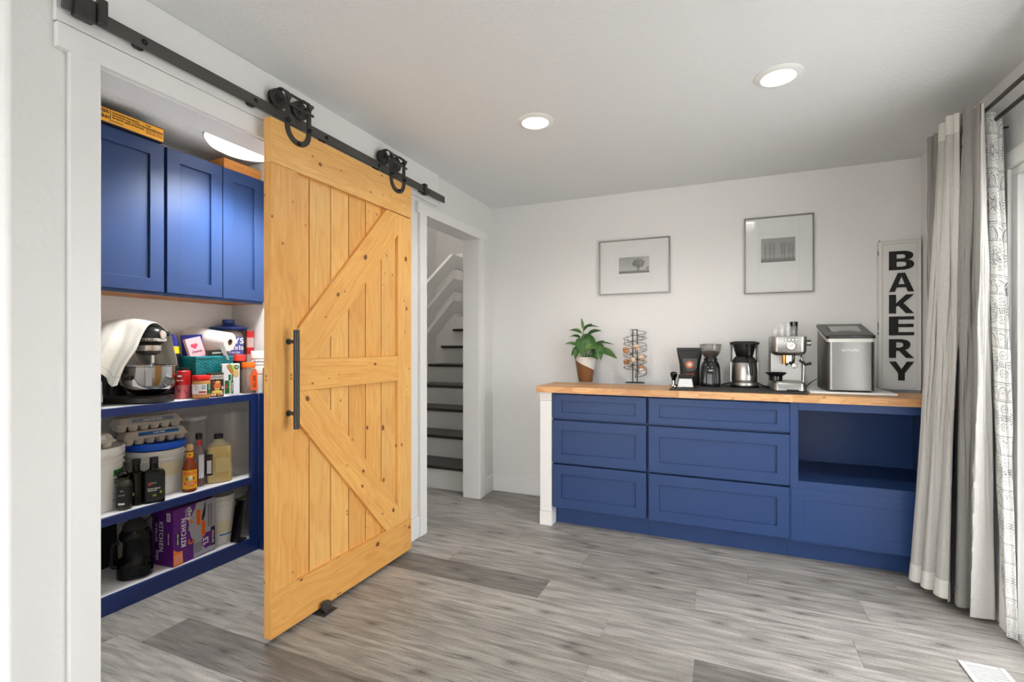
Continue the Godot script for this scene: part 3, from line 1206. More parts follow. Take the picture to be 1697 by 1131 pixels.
	for d in [1.01, 1.43, 1.82, 2.215, 2.66]:
		b = MB.new()
		lathe(b, [Vector2(0.013, 0), Vector2(0.013, 0.022)], 16, Transform3D(Basis.from_euler(Vector3(0, 0, -PI / 2)), V(-1.782, 2.228, d - 0.012) - O))
		lathe(b, [Vector2(0.018, 0), Vector2(0.018, 0.004)], 16, Transform3D(Basis.from_euler(Vector3(0, 0, -PI / 2)), V(-1.764, 2.222, d - 0.012) - O))
		var sp := part(t, "spacer", b, M.iron)
		b = MB.new()
		lathe(b, [Vector2(0.0, 0.001), Vector2(0.0045, 0.001), Vector2(0.007, 0.004), Vector2(0.009, 0.003), Vector2(0.010, 0.0)], 14, Transform3D(Basis.from_euler(Vector3(0, 0, -PI / 2)), V(-1.7525, 2.236, d + 0.0) - O), 0)
		part(sp, "bolt", b, M.gloss_black)
	for k in 2:
		b = MB.new()
		if k == 0:
			bx(b, -1.765, -1.735, 2.206, 2.272, 0.815, 0.868, 0.003)
			bx(b, -1.745, -1.722, 2.213, 2.285, 0.868, 0.892, 0.003)
		else:
			bx(b, -1.766, -1.738, 2.200, 2.270, 2.655, 2.685, 0.003)
			bx(b, -1.766, -1.738, 2.215, 2.245, 2.685, 2.71, 0.003)
		part(t, "stop", b, M.iron)

	var g := thing("floor_guide", "small black roller guide plate screwed to the floor at the barn door's foot", "door guide", V(-1.685, 0, 1.745))
	b = MB.new()
	bx(b, -1.745, -1.655, 0.0005, 0.005, 1.705, 1.79, 0.0015)
	part(g, "plate", b, M.iron)
	b = MB.new()
	lathe(b, [Vector2(0.011, 0.005), Vector2(0.011, 0.022), Vector2(0.0235, 0.024), Vector2(0.0235, 0.048), Vector2(0.018, 0.053), Vector2(0.011, 0.05), Vector2(0.0, 0.05)], 24, Transform3D(Basis.IDENTITY, V(-1.6745, 0, 1.738) - O))
	part(g, "roller", b, M.iron)


func bolt_head(b: MB, at: Vector3) -> void:
	lathe(b, [Vector2(0.009, 0), Vector2(0.0095, 0.004), Vector2(0.007, 0.006), Vector2(0.0075, 0.010), Vector2(0.005, 0.0145), Vector2(0.0, 0.016)], 14, Transform3D(Basis.from_euler(Vector3(0, 0, -PI / 2)), at), 0)


func drawer_base() -> void:
	var fr := 3.18
	# three units: x0, x1
	var units := [[-1.066, -0.432, "left three-drawer blue cabinet beside the white end panel", -1.061, -0.439], [-0.432, 0.357, "wide middle blue cabinet with three drawers under the coffee machines", -0.424, 0.355], [0.357, 1.13, "right blue cabinet with a deep open niche over one drawer", 0.363, 1.122]]
	for k in 3:
		var u: Array = units[k]
		var o := thing("drawer_cabinet", u[2], "cabinet", V((u[0] + u[1]) / 2, 0, 3.48), "blue base cabinets")
		var b := MB.new()
		if k < 2:
			bx(b, u[0], u[1], 0.125, 0.913, fr + 0.04, DB - 0.002, 0.001)
		else:
			bx(b, u[0], 0.398, 0.125, 0.913, fr + 0.002, DB - 0.002, 0.001)
			bx(b, 1.085, u[1], 0.125, 0.913, fr + 0.002, DB - 0.002, 0.001)
			bx(b, 0.398, 1.085, 0.868, 0.913, fr + 0.002, DB - 0.002, 0.001)
			bx(b, 0.398, 1.085, 0.125, 0.469, fr + 0.002, DB - 0.002, 0.001)
			bx(b, 0.398, 1.085, 0.469, 0.868, DB - 0.03, DB - 0.002, 0.001)
		part(o, "body", b, M.blue)
		b = MB.new()
		bx(b, u[0], u[1], 0.0, 0.125, 3.28, DB - 0.01, 0.001)
		part(o, "toe_kick", b, M.blue)
		var rows: Array = [[0.134, 0.4255], [0.438, 0.7255], [0.7395, 0.903]] if k < 2 else [[0.133, 0.4255]]
		for r in rows:
			b = MB.new()
			var st := 0.064
			shaker(b, u[4] - u[3], r[1] - r[0], 0.04, st, st if r[1] - r[0] > 0.2 else 0.043)
			part(o, "drawer", b, M.blue, Transform3D(Basis.IDENTITY, V((u[3] + u[4]) / 2, (r[0] + r[1]) / 2, fr + 0.0395) - O))
	var p := thing("end_panel", "white painted end panel closing the left side of the blue cabinets", "panel", V(-1.11, 0, 3.48))
	var b := MB.new()
	bx(b, -1.1535, -1.0675, 0.096, 0.855, 3.186, DB - 0.002, 0.002)
	part(p, "panel", b, M.trim)
	b = MB.new()
	bx(b, -1.155, -1.0675, 0.0, 0.095, 3.183, DB - 0.002, 0.002)
	part(p, "base_block", b, M.trim)
	b = MB.new()
	bx(b, -1.155, -1.0675, 0.856, 0.913, 3.184, DB - 0.002, 0.002)
	part(p, "cap_block", b, M.trim)
	var w := thing("worktop", "long butcher-block worktop of blond and brown staves on the blue cabinets", "worktop", V(0, 0.934, 3.47))
	var d := 3.158
	var n := 14
	var r := RandomNumberGenerator.new()
	r.seed = 8
	for k in n:
		var d1 := d + (DB - 0.001 - d) / n
		var x := -1.170
		while x < 1.129:
			var e := minf(x + r.randf_range(0.35, 0.75), 1.13)
			if e > 1.0:
				e = 1.13
			b = MB.new()
			bx(b, x, e, 0.9135, YC, d, d1, 0.0004, 0, Vector2(r.randf() * 3, r.randf()))
			part(w, "stave", b, M["block_%d" % r.randi_range(0, 3)])
			x = e
		d = d1


func wall_things() -> void:
	# framed prints: left, right, bottom, top, print box, mat window
	var pics := [
		[-0.877, -0.350, 1.625, 2.040, [-0.725, -0.498, 1.782, 1.905], [-0.749, -0.477, 1.753, 1.926], "lower left framed print of a lone tree in mist on the back wall"],
		[0.145, 0.563, 1.591, 2.114, [0.249, 0.455, 1.803, 1.966], [0.232, 0.477, 1.770, 1.99], "tall right framed print of bare trees in mist on the back wall"]]
	for k in 2:
		var p: Array = pics[k]
		var o := thing("framed_print", p[6], "picture", V((p[0] + p[1]) / 2, (p[2] + p[3]) / 2, DB), "framed prints on the back wall")
		var b := MB.new()
		var w := 0.008
		bx(b, p[0], p[0] + w, p[2], p[3], DB - 0.024, DB - 0.001, 0.002)
		bx(b, p[1] - w, p[1], p[2], p[3], DB - 0.024, DB - 0.001, 0.002)
		bx(b, p[0] + w, p[1] - w, p[2], p[2] + w, DB - 0.024, DB - 0.001, 0.002)
		bx(b, p[0] + w, p[1] - w, p[3] - w, p[3], DB - 0.024, DB - 0.001, 0.002)
		part(o, "frame", b, M.nickel)
		var q: Array = p[5]
		b = MB.new()
		bx(b, p[0] + w, q[0], p[2] + w, p[3] - w, DB - 0.0135, DB - 0.011, 0.001)
		bx(b, q[1], p[1] - w, p[2] + w, p[3] - w, DB - 0.0135, DB - 0.011, 0.001)
		bx(b, q[0], q[1], p[2] + w, q[2], DB - 0.0135, DB - 0.011, 0.001)
		bx(b, q[0], q[1], q[3], p[3] - w, DB - 0.0135, DB - 0.011, 0.001)
		part(o, "mat", b, M.mat_board)
		b = MB.new()
		bx(b, q[0] - 0.005, q[1] + 0.005, q[2] - 0.005, q[3] + 0.005, DB - 0.0105, DB - 0.009, 0.0005)
		part(o, "inner_mat", b, M.mat_board)
		var r: Array = p[4]
		b = MB.new()
		b.face(V(r[0], r[2], DB - 0.0112) - O, V(r[1], r[2], DB - 0.0112) - O, V(r[1], r[3], DB - 0.0112) - O, V(r[0], r[3], DB - 0.0112) - O, Vector3(0, 0, 1))
		for j in 4:
			b.t[j] = [Vector2(0, 1), Vector2(1, 1), Vector2(1, 0), Vector2(0, 0)][j]
		part(o, "print", b, textured("mist_%d" % k, mist_image(k), 0.6))
		b = MB.new()
		bx(b, p[0] + w, p[1] - w, p[2] + w, p[3] - w, DB - 0.019, DB - 0.017, 0.0)
		part(o, "glass", b, M.pane)
	var s := thing("bakery_sign", "tall white sign with raised black letters spelling BAKERY behind the ice maker", "sign", V(1.017, YC, 3.765))
	var b := MB.new()
	bx(b, 0.908, 1.127, YC + 0.001, 1.888, 3.755, 3.775, 0.004)
	part(s, "board", b, M.enamel)
	b = MB.new()
	for e in [[0.908, 0.930], [1.105, 1.127]]:
		bx(b, e[0], e[1], YC + 0.001, 1.888, 3.748, 3.757, 0.004)
	bx(b, 0.928, 1.107, YC + 0.001, YC + 0.022, 3.748, 3.757, 0.004)
	bx(b, 0.928, 1.107, 1.866, 1.888, 3.748, 3.757, 0.004)
	part(s, "rim", b, M.enamel)
	b = MB.new()
	for q in [[0.905, 1.80, 0.03], [0.905, 1.33, 0.05], [0.905, 1.30, 0.02], [0.912, 1.884, 0.012]]:
		bx(b, q[0], q[0] + 0.004, q[1], q[1] + q[2], 3.7475, 3.752, 0.001)
	part(s, "chipped_enamel", b, M.iron)
	var ys := [1.705, 1.569, 1.434, 1.298, 1.157, 1.017]
	for k in 6:
		var ch: String = "BAKERY"[k]
		var m := lettering(ch, 0.1, font_bold, 0, 1.0, 0.006)
		var bb := m.get_aabb()
		var sx := 0.126 / bb.size.x
		var sy := 0.117 / bb.size.y
		var bs := Basis.from_scale(Vector3(sx, sy, 1))
		partm(s, "letter", m, M.black, Transform3D(bs, V(1.0265, ys[k] + 0.058, 3.754) - O - bs * (bb.position + bb.size / 2) + Vector3(0, 0, 0.003)))


func leaf(parent: Node3D, root: Vector3, tip: Vector3, width: float, droop: float, m: Material, up := Vector3.UP) -> void:
	var rows := []
	var axis := tip - root
	var across := axis.cross(up).normalized()
	var nn := across.cross(axis).normalized()
	for k in 9:
		var s := k / 8.0
		var w := width * pow(sin(PI * pow(s, 0.72)), 0.85) * 0.5 + 0.0004
		var mid := root + axis * s + nn * (sin(s * PI) * droop) - Vector3(0, droop * s * s, 0)
		var row := PackedVector3Array()
		for j in 5:
			var q := (j - 2) / 2.0
			row.append(mid + across * q * w + nn * (absf(q) * w * 0.35))
		rows.append(row)
	var b := MB.new()
	sheet(b, rows, 0.0008)
	part(parent, "leaf", b, m)


func coffee_bar() -> void:
	# potted plant
	var o := thing("potted_plant", "leafy green houseplant in a brown and white dipped pot", "plant", V(-0.956, YC + 0.001, 3.66))
	var b := MB.new()
	lathe(b, [Vector2(0.0, 0.0), Vector2(0.048, 0.0), Vector2(0.051, 0.003), Vector2(0.079, 0.186), Vector2(0.081, 0.19), Vector2(0.077, 0.19), Vector2(0.074, 0.165), Vector2(0, 0.165)], 40, Transform3D.IDENTITY, 0)
	var glaze := mat("glaze", Color(0.90, 0.89, 0.87), 0.3)
	part(o, "pot", b, glaze, Transform3D.IDENTITY, "white glazed upper pot")
	b = MB.new()
	var rings := []
	for k in 6:
		var ring := PackedVector3Array()
		for j in 48:
			var a := TAU * j / 48
			# the brown dip ends in a slanting curve, high at the left of the photograph
			var top := 0.140 - 0.05 * sin(a + 0.15) + 0.008 * sin(2.0 * a)
			top = clampf(top, 0.085, 0.178)
			var y := top * k / 5.0
			var r := lerpf(0.0508, 0.0795, clampf((y - 0.003) / 0.183, 0, 1)) + 0.0008
			ring.append(Vector3(r * sin(a), maxf(y, 0.002), r * cos(a)))
		rings.append(ring)
	skin(b, rings, true, 0)
	part(o, "dipped_base", b, mat("terra", Color(0.50, 0.32, 0.155), 0.55), Transform3D.IDENTITY, "brown dipped lower pot")
	b = MB.new()
	lathe(b, [Vector2(0.075, 0.158), Vector2(0.05, 0.168), Vector2(0.0, 0.172)], 24, Transform3D.IDENTITY, 0)
	part(o, "soil", b, mat("soil", Color(0.15, 0.11, 0.08), 0.95))
	var greens := [mat("leaf_0", Color(0.24, 0.40, 0.17), 0.4), mat("leaf_1", Color(0.17, 0.32, 0.13), 0.4), mat("leaf_2", Color(0.36, 0.50, 0.25), 0.42)]
	for g in greens:
		g.backlight_enabled = true
		g.backlight = Color(0.2, 0.3, 0.1)
	# leaves: root and tip as [x, height, toward camera], width
	var lv := [
		[[-0.018, 0.40, 0.0], [-0.032, 0.50, 0.0], 0.022, 2], [[-0.02, 0.385, 0], [0.055, 0.455, -0.01], 0.03, 1], [[-0.018, 0.41, 0], [0.10, 0.43, -0.02], 0.02, 1],
		[[-0.025, 0.37, 0.01], [-0.125, 0.405, 0.02], 0.036, 0], [[0.015, 0.355, 0.0], [0.125, 0.40, 0.0], 0.042, 1], [[-0.03, 0.335, 0.02], [-0.125, 0.355, 0.0], 0.03, 1],
		[[-0.05, 0.275, 0.03], [-0.155, 0.30, 0.035], 0.034, 2], [[0.075, 0.29, 0.02], [0.225, 0.295, 0.03], 0.02, 1], [[-0.055, 0.27, 0.0], [-0.105, 0.205, 0.02], 0.03, 1],
		[[0.10, 0.245, 0.02], [0.25, 0.19, 0.04], 0.07, 0], [[0.03, 0.24, 0.03], [0.04, 0.37, -0.02], 0.10, 0], [[-0.055, 0.335, 0.01], [0.005, 0.195, 0.06], 0.075, 0],
		[[-0.045, 0.26, 0.04], [-0.065, 0.185, 0.06], 0.05, 0], [[0.10, 0.30, 0.01], [0.13, 0.18, 0.05], 0.07, 0], [[0.06, 0.31, 0.0], [0.085, 0.20, 0.03], 0.055, 1],
		[[0.02, 0.23, 0.05], [0.07, 0.30, 0.02], 0.05, 2], [[0.0, 0.22, 0.05], [0.11, 0.275, 0.05], 0.035, 2], [[-0.02, 0.30, -0.02], [0.03, 0.38, -0.05], 0.07, 1],
		[[0.05, 0.20, 0.06], [0.12, 0.185, 0.09], 0.055, 1], [[-0.01, 0.22, -0.03], [-0.08, 0.31, -0.06], 0.06, 1], [[0.04, 0.22, -0.03], [0.13, 0.33, -0.06], 0.06, 1]]
	for k in lv.size():
		var l: Array = lv[k]
		var root := Vector3(l[0][0], l[0][1], l[0][2])
		var tip := Vector3(l[1][0], l[1][1], l[1][2])
		var foot := Vector3(root.x * 0.35, 0.165, root.z * 0.3)
		b = MB.new()
		tube(b, spline([foot, foot.lerp(root, 0.5) + Vector3(0, 0.03, 0), root], 4), 0.0022, 6)
		part(o, "stem", b, greens[2])
		leaf(o, root, tip, l[2], 0.012, greens[l[3]], Vector3(0.1, 0.75, 0.65))

	# spiral egg rack
	o = thing("egg_rack", "black wire spiral rack with brown and white eggs in its lower turns", "egg rack", V(-0.59, YC + 0.001, 3.69))
	b = MB.new()
	var ring := []
	for k in 24:
		ring.append(Vector3(cos(TAU * k / 24) * 0.068, 0.004, sin(TAU * k / 24) * 0.045))
	tube(b, ring, 0.0032, 6, true)
	for k in 5:
		tube(b, [Vector3(-0.066, 0.004, -0.03 + 0.015 * k) * Vector3(1.0 - absf(k - 2) * 0.12, 1, 1), Vector3(0.066, 0.004, -0.03 + 0.015 * k) * Vector3(1.0 - absf(k - 2) * 0.12, 1, 1)], 0.0028, 6)
	part(o, "foot", b, M.iron)
	for p in [[-0.016, 0.012], [0.016, 0.012], [-0.016, -0.012], [0.016, -0.012]]:
		b = MB.new()
		tube(b, [Vector3(p[0], 0.004, p[1]), Vector3(p[0], 0.395, p[1])], 0.0021, 6)
		part(o, "upright", b, M.iron)
	b = MB.new()
	for a in [[0, 1], [2, 3], [0, 2], [1, 3]]:
		var u := [Vector3(-0.016, 0.395, 0.012), Vector3(0.016, 0.395, 0.012), Vector3(-0.016, 0.395, -0.012), Vector3(0.016, 0.395, -0.012)]
		tube(b, [u[a[0]], u[a[1]]], 0.0025, 6)
	part(o, "top_bar", b, M.iron)
	# helix: top at 0.40, five half-turn sweeps down; angle 0 points to the camera
	var helix := func(t: float, r: float, dy: float) -> Vector3:
		var a := -2.6 - t * TAU * 3.55
		return Vector3(sin(a) * r, lerpf(0.388, 0.075, t) + dy, cos(a) * r)
	for q in [[0.083, 0.012, 0.0018], [0.083, -0.028, 0.0018], [0.030, -0.016, 0.0016]]:
		var pts := []
		for k in 130:
			pts.append(helix.call(k / 129.0, q[0], q[1]))
		b = MB.new()
		tube(b, pts, q[2], 6)
		part(o, "spiral_wire", b, M.iron)
	for k in 17:
		var t := k / 16.0
		b = MB.new()
		tube(b, [helix.call(t, 0.083, 0.012), helix.call(t, 0.083, -0.028), helix.call(t, 0.070, -0.034), helix.call(t, 0.022, -0.018)], 0.0016, 6)
		part(o, "rung", b, M.iron)
	var brown := mat("egg_brown", Color(0.80, 0.56, 0.38), 0.5)
	var pale := mat("egg_pale", Color(0.90, 0.77, 0.66), 0.5)
	var white := mat("egg_white", Color(0.90, 0.88, 0.86), 0.5)
	var eggs := [[0.975, 0, "white egg lowest in the black spiral rack"], [0.925, 1, "brown egg just above the lowest white egg in the spiral rack"], [0.755, 1, "brown egg at the left of the middle turn of the spiral rack"], [0.70, 2, "pale pinkish egg in the centre of the middle turn of the spiral rack"], [0.645, 2, "pale tan egg at the right of the middle turn of the spiral rack"], [0.475, 1, "brown egg at the left of the third turn up in the spiral rack"], [0.42, 2, "pale egg by the uprights in the rack's third turn"]]
	var places := [[0.055, 0.083, 0.03], [0.040, 0.105, -0.045], [-0.058, 0.152, 0.028], [-0.002, 0.166, 0.062], [0.052, 0.182, 0.03], [-0.062, 0.236, 0.02], [0.018, 0.258, 0.05]]
	for k in 7:
		var e: Array = eggs[k]
		b = MB.new()
		var prof := []
		for j in 17:
			var a := -PI / 2 + PI * j / 16
			prof.append(Vector2(cos(a) * 0.0215 * (1.0 - 0.12 * sin(a)), sin(a) * 0.028))
		lathe(b, prof, 20, Transform3D(Basis.from_euler(Vector3(0.5 + k * 0.4, 0.3, 0.9 - 0.3 * k)), Vector3.ZERO), 0, 0, TAU, 60)
		var pl: Array = places[k]
		single("egg", e[2], "egg", b, [white, brown, pale][e[1]], o.position + Vector3(pl[0], pl[1] + 0.006, pl[2]), "eggs in the spiral rack")

	# mats under the machines
	var mt := mat("mat_grey", Color(0.22, 0.215, 0.21), 0.75)
	O = Vector3.ZERO
	b = MB.new()
	bbox(b, Vector3(-0.302, YC + 0.0006, -3.50), Vector3(-0.152, YC + 0.009, -3.188), 0.003)
	single("tray", "small dark mat under the chrome portafilter stand, left of the long mat", "mat", b, M.black, Vector3.ZERO)
	b = MB.new()
	bbox(b, Vector3(-0.149, YC + 0.0006, -3.72), Vector3(0.452, YC + 0.006, -3.197), 0.002)
	single("bar_mat", "long dark grey mat under the grinder and coffee machines", "mat", b, mt, Vector3.ZERO)
	b = MB.new()
	bbox(b, Vector3(0.466, YC + 0.0006, -3.775), Vector3(0.885, YC + 0.015, -3.275), 0.005)
	single("cutting_board", "white board under the stainless ice maker", "cutting board", b, M.trim, Vector3.ZERO)

	# coffee bag
	o = thing("coffee_bag", "black coffee bag with an orange round emblem and label, beside the grinder", "bag", V(-0.207, YC + 0.001, 3.655), "", 0)
	o.rotation.y = deg_to_rad(4)
	O = Vector3.ZERO
	b = MB.new()
	loft(b, [[0.0, 0.120, 0.075, 0.012], [0.006, 0.128, 0.082, 0.016], [0.10, 0.128, 0.080, 0.024], [0.15, 0.136, 0.064, 0.028], [0.20, 0.156, 0.036, 0.016], [0.235, 0.168, 0.012, 0.005], [0.258, 0.170, 0.006, 0.0025]], Transform3D.IDENTITY, 4)
	part(o, "pouch", b, mat("bag_black", Color(0.10, 0.10, 0.105), 0.5))
	b = MB.new()
	bbox(b, Vector3(-0.086, 0.242, -0.0045), Vector3(0.086, 0.262, 0.0075), 0.002)
	part(o, "rolled_top", b, M.black)
	b = MB.new()
	extrude(b, PackedVector2Array([Vector2(-0.048, 0.19), Vector2(0.05, 0.19), Vector2(0.048, 0.125), Vector2(0.02, 0.10), Vector2(-0.015, 0.10), Vector2(-0.035, 0.145)]), 0.0008, Transform3D(Basis.from_euler(Vector3(-0.19, 0, 0)), Vector3(0, 0, 0.0615)))
	part(o, "label_shield", b, mat("label_grey", Color(0.33, 0.33, 0.335), 0.5), Transform3D.IDENTITY, "grey shield label")
	b = MB.new()
	lathe(b, [Vector2(0.0, 0.0), Vector2(0.026, 0.0), Vector2(0.026, 0.001), Vector2(0, 0.001)], 28, Transform3D(Basis.from_euler(Vector3(PI / 2 - 0.19, 0, 0)), Vector3(0, 0.145, 0.0355)), 3)
	part(o, "emblem", b, mat("copper", Color(0.85, 0.45, 0.28), 0.5), Transform3D.IDENTITY, "round copper-orange emblem")
	for k in 3:
		b = MB.new()
		var a := TAU * k / 3 + 0.4
		cbox(b, Vector3(0.006, 0.03, 0.001), 0.0004, Transform3D(Basis.from_euler(Vector3(-0.19, 0, a)), Vector3(0, 0.145, 0.0366)))
		part(o, "emblem_bar", b, M.white)
	b = MB.new()
	cbox(b, Vector3(0.056, 0.018, 0.001), 0.0004, TR(Vector3(0, 0.075, 0.0408)))
	part(o, "label_strip", b, mat("strip_red", Color(0.62, 0.26, 0.17), 0.5), Transform3D.IDENTITY, "rust label strip")

	# portafilter stand: chrome faced block with a lidded jar
	o = thing("tamping_stand", "chrome-faced block with a black top on the small dark mat", "coffee tool", V(-0.214, YC + 0.009, 3.36))
	O = Vector3.ZERO
	b = MB.new()
	loft(b, [[0.0, 0.104, 0.07, 0.006], [0.06, 0.088, 0.055, 0.006], [0.064, 0.084, 0.05, 0.006]], Transform3D.IDENTITY)
	part(o, "block", b, M.black)
	b = MB.new()
	extrude(b, PackedVector2Array([Vector2(-0.047, 0.004), Vector2(0.047, 0.004), Vector2(0.038, 0.056), Vector2(-0.038, 0.056)]), 0.002, Transform3D(Basis.from_euler(Vector3(-0.124, 0, 0)), Vector3(0, 0, 0.0345)))
	part(o, "front_plate", b, M.steel, Transform3D.IDENTITY, "mirror chrome front plate")
	b = MB.new()
	loft(b, [[0.062, 0.09, 0.056, 0.01], [0.078, 0.088, 0.052, 0.012], [0.082, 0.08, 0.046, 0.012]], Transform3D.IDENTITY)
	part(o, "top", b, M.rubber)
	o = thing("tamper", "small dark tamper with a rounded handle left of the chrome-faced block", "coffee tool", V(-0.292, YC + 0.009, 3.40))
	O = Vector3.ZERO
	b = MB.new()
	lathe(b, [Vector2(0, 0), Vector2(0.026, 0), Vector2(0.026, 0.012), Vector2(0.012, 0.016), Vector2(0.011, 0.04)], 24)
	part(o, "base", b, M.chrome)
	b = MB.new()
	lathe(b, [Vector2(0.011, 0.038), Vector2(0.013, 0.05), Vector2(0.022, 0.072), Vector2(0.021, 0.088), Vector2(0.012, 0.096), Vector2(0, 0.097)], 24)
	part(o, "knob", b, M.gloss_black)
	o = thing("measuring_spoon", "little chrome spoon lying at the front corner of the small mat", "spoon", V(-0.272, YC + 0.010, 3.235))
	b = MB.new()
	lathe(b, [Vector2(0, 0.0), Vector2(0.012, 0.002), Vector2(0.016, 0.012), Vector2(0.0145, 0.012), Vector2(0.010, 0.004), Vector2(0, 0.002)], 20)
	part(o, "bowl", b, M.chrome)
	b = MB.new()
	bbox(b, Vector3(0.014, 0.009, -0.003), Vector3(0.05, 0.011, 0.003), 0.0008)
	part(o, "handle", b, M.chrome)

	# grinder
	o = thing("coffee_grinder", "black coffee grinder with a smoky hopper of beans", "grinder", V(-0.069, YC + 0.0065, 3.55))
	O = Vector3.ZERO
	b = MB.new()
	loft(b, [[0.0, 0.118, 0.14, 0.02], [0.006, 0.124, 0.146, 0.024], [0.03, 0.126, 0.145, 0.026], [0.13, 0.118, 0.13, 0.03], [0.158, 0.100, 0.115, 0.036], [0.166, 0.085, 0.1, 0.036]], Transform3D.IDENTITY, 6)
	part(o, "body", b, mat("grinder_black", Color(0.075, 0.08, 0.095), 0.25))
	b = MB.new()
	loft(b, [[0.085, 0.056, 0.02, 0.008], [0.14, 0.053, 0.02, 0.008], [0.160, 0.05, 0.018, 0.008]], Transform3D(Basis.from_euler(Vector3(-0.14, 0, 0)), Vector3(0, 0.003, 0.072)))
	part(o, "control_panel", b, M.gloss_black)
	for p in [[-0.016, 0.128], [0.011, 0.128], [0.004, 0.150]]:
		b = MB.new()
		ball(b, Vector3(p[0], p[1], 0.0655 - (p[1] - 0.12) * 0.17), Vector3(0.004, 0.004, 0.003), 10)
		part(o, "button", b, M.chrome)
	b = MB.new()
	loft(b, [[0.008, 0.056, 0.03, 0.01], [0.082, 0.054, 0.03, 0.01]], TR(Vector3(0, 0, 0.062)), 5)
	part(o, "grounds_bin", b, M.smoke)
	text(o, "Solis", 0.009, M.white, TR(Vector3(0.004, 0.108, 0.0815), 0, -8), 0, 1.0, font_serif)
	b = MB.new()
	lathe(b, [Vector2(0.042, 0.164), Vector2(0.043, 0.184), Vector2(0.036, 0.188), Vector2(0.036, 0.194), Vector2(0, 0.194)], 28, Transform3D.IDENTITY, 0)
	part(o, "collar", b, M.black)
	b = MB.new()
	lathe(b, [Vector2(0.038, 0.192), Vector2(0.044, 0.2), Vector2(0.06, 0.225), Vector2(0.067, 0.25), Vector2(0.068, 0.275), Vector2(0.066, 0.275), Vector2(0.065, 0.25), Vector2(0.058, 0.226), Vector2(0.042, 0.2)], 36, Transform3D.IDENTITY, 0)
	part(o, "hopper", b, glass("hopper_smoke", Color(0.45, 0.43, 0.41), 0.22, 0.05))
	b = MB.new()
	lathe(b, [Vector2(0.069, 0.274), Vector2(0.069, 0.279), Vector2(0.05, 0.284), Vector2(0, 0.285)], 36, Transform3D.IDENTITY, 0)
	part(o, "hopper_lid", b, M.smoke)
	var beans := MB.new()
	var bean := mat("bean", Color(0.19, 0.10, 0.06), 0.35)
	lathe(beans, [Vector2(0.038, 0.195), Vector2(0.052, 0.214), Vector2(0.056, 0.222), Vector2(0.03, 0.226), Vector2(0, 0.23)], 24, Transform3D.IDENTITY, 0)
	for k in 130:
		var a := rng.randf() * TAU
		var r := sqrt(rng.randf()) * 0.052
		ball(beans, Vector3.ZERO, Vector3(0.0055, 0.003, 0.004), 8, TR(Vector3(cos(a) * r, 0.225 + rng.randf() * 0.006 + 0.008 * (0.05 - r) / 0.05, sin(a) * r), rng.randf() * 360, rng.randf() * 90, 0))
	part(o, "beans", beans, bean).set_meta("kind", "stuff")

	# drip coffee maker with its steel carafe
	o = thing("coffee_maker", "stainless drip coffee maker with a black lid and steel carafe", "coffee maker", V(0.137, YC + 0.0065, 3.555))
	O = Vector3.ZERO
	b = MB.new()
	lathe(b, [Vector2(0, 0), Vector2(0.084, 0), Vector2(0.086, 0.004), Vector2(0.086, 0.012), Vector2(0.084, 0.014)], 48, Transform3D.IDENTITY, 0)
	part(o, "foot", b, M.black)
	b = MB.new()
	lathe(b, [Vector2(0.084, 0.013), Vector2(0.0845, 0.030), Vector2(0.083, 0.033), Vector2(0.0, 0.033)], 48, Transform3D.IDENTITY, 0)
	part(o, "hot_plate", b, M.steel)
	b = MB.new()
	lathe(b, [Vector2(0.0, 0.034), Vector2(0.074, 0.034), Vector2(0.077, 0.037), Vector2(0.078, 0.045), Vector2(0.0765, 0.047), Vector2(0.078, 0.049), Vector2(0.077, 0.12), Vector2(0.073, 0.160), Vector2(0.070, 0.165)], 48, Transform3D.IDENTITY, 0)
	part(o, "carafe", b, M.steel, Transform3D.IDENTITY, "brushed steel carafe")
	b = MB.new()
	lathe(b, [Vector2(0.073, 0.160), Vector2(0.070, 0.172), Vector2(0.058, 0.195), Vector2(0.052, 0.199), Vector2(0, 0.199)], 40, Transform3D.IDENTITY, 0)
	part(o, "carafe_shoulder", b, M.rubber)
	b = MB.new()
	lathe(b, [Vector2(0.046, 0.198), Vector2(0.050, 0.203), Vector2(0.069, 0.272), Vector2(0.069, 0.278), Vector2(0, 0.278)], 40, Transform3D.IDENTITY, 0)
	part(o, "filter_basket", b, M.black)
	b = MB.new()
	loft(b, [[0.278, 0.168, 0.19, 0.07], [0.281, 0.175, 0.197, 0.075], [0.290, 0.175, 0.197, 0.075], [0.294, 0.168, 0.19, 0.07], [0.300, 0.12, 0.14, 0.05]], TR(Vector3(0, 0, -0.01)), 8)
	part(o, "lid", b, M.rubber)
	b = MB.new()
	for s in [-1, 1]:
		bbox(b, Vector3(s * 0.080 - 0.005, 0.03, -0.09), Vector3(s * 0.080 + 0.005, 0.28, -0.03), 0.002)
	bbox(b, Vector3(-0.08, 0.012, -0.11), Vector3(0.08, 0.28, -0.086), 0.01)
	part(o, "back_column", b, M.steel)
	b = MB.new()
	for s in [-1, 1]:
		tube(b, [Vector3(s * 0.0805, 0.165, -0.01), Vector3(s * 0.0805, 0.28, -0.01)], 0.003, 8)
		ball(b, Vector3(s * 0.079, 0.17, -0.01), Vector3(0.006, 0.006, 0.006), 10)
	part(o, "side_post", b, M.nickel)
	b = MB.new()
	var hx := [Vector3(0.016, 0.268, 0.066), Vector3(0.022, 0.272, 0.09), Vector3(0.024, 0.24, 0.098), Vector3(0.024, 0.205, 0.096)]
	tube(b, [Vector3(0.012, 0.192, 0.055), Vector3(0.02, 0.196, 0.088), Vector3(0.026, 0.18, 0.110), Vector3(0.032, 0.13, 0.113), Vector3(0.036, 0.085, 0.106)], 0.009, 10)
	part(o, "carafe_handle", b, M.black, Transform3D.IDENTITY, "black carafe handle")
	b = MB.new()
	tube(b, hx, 0.008, 8)
	part(o, "basket_handle", b, M.black)

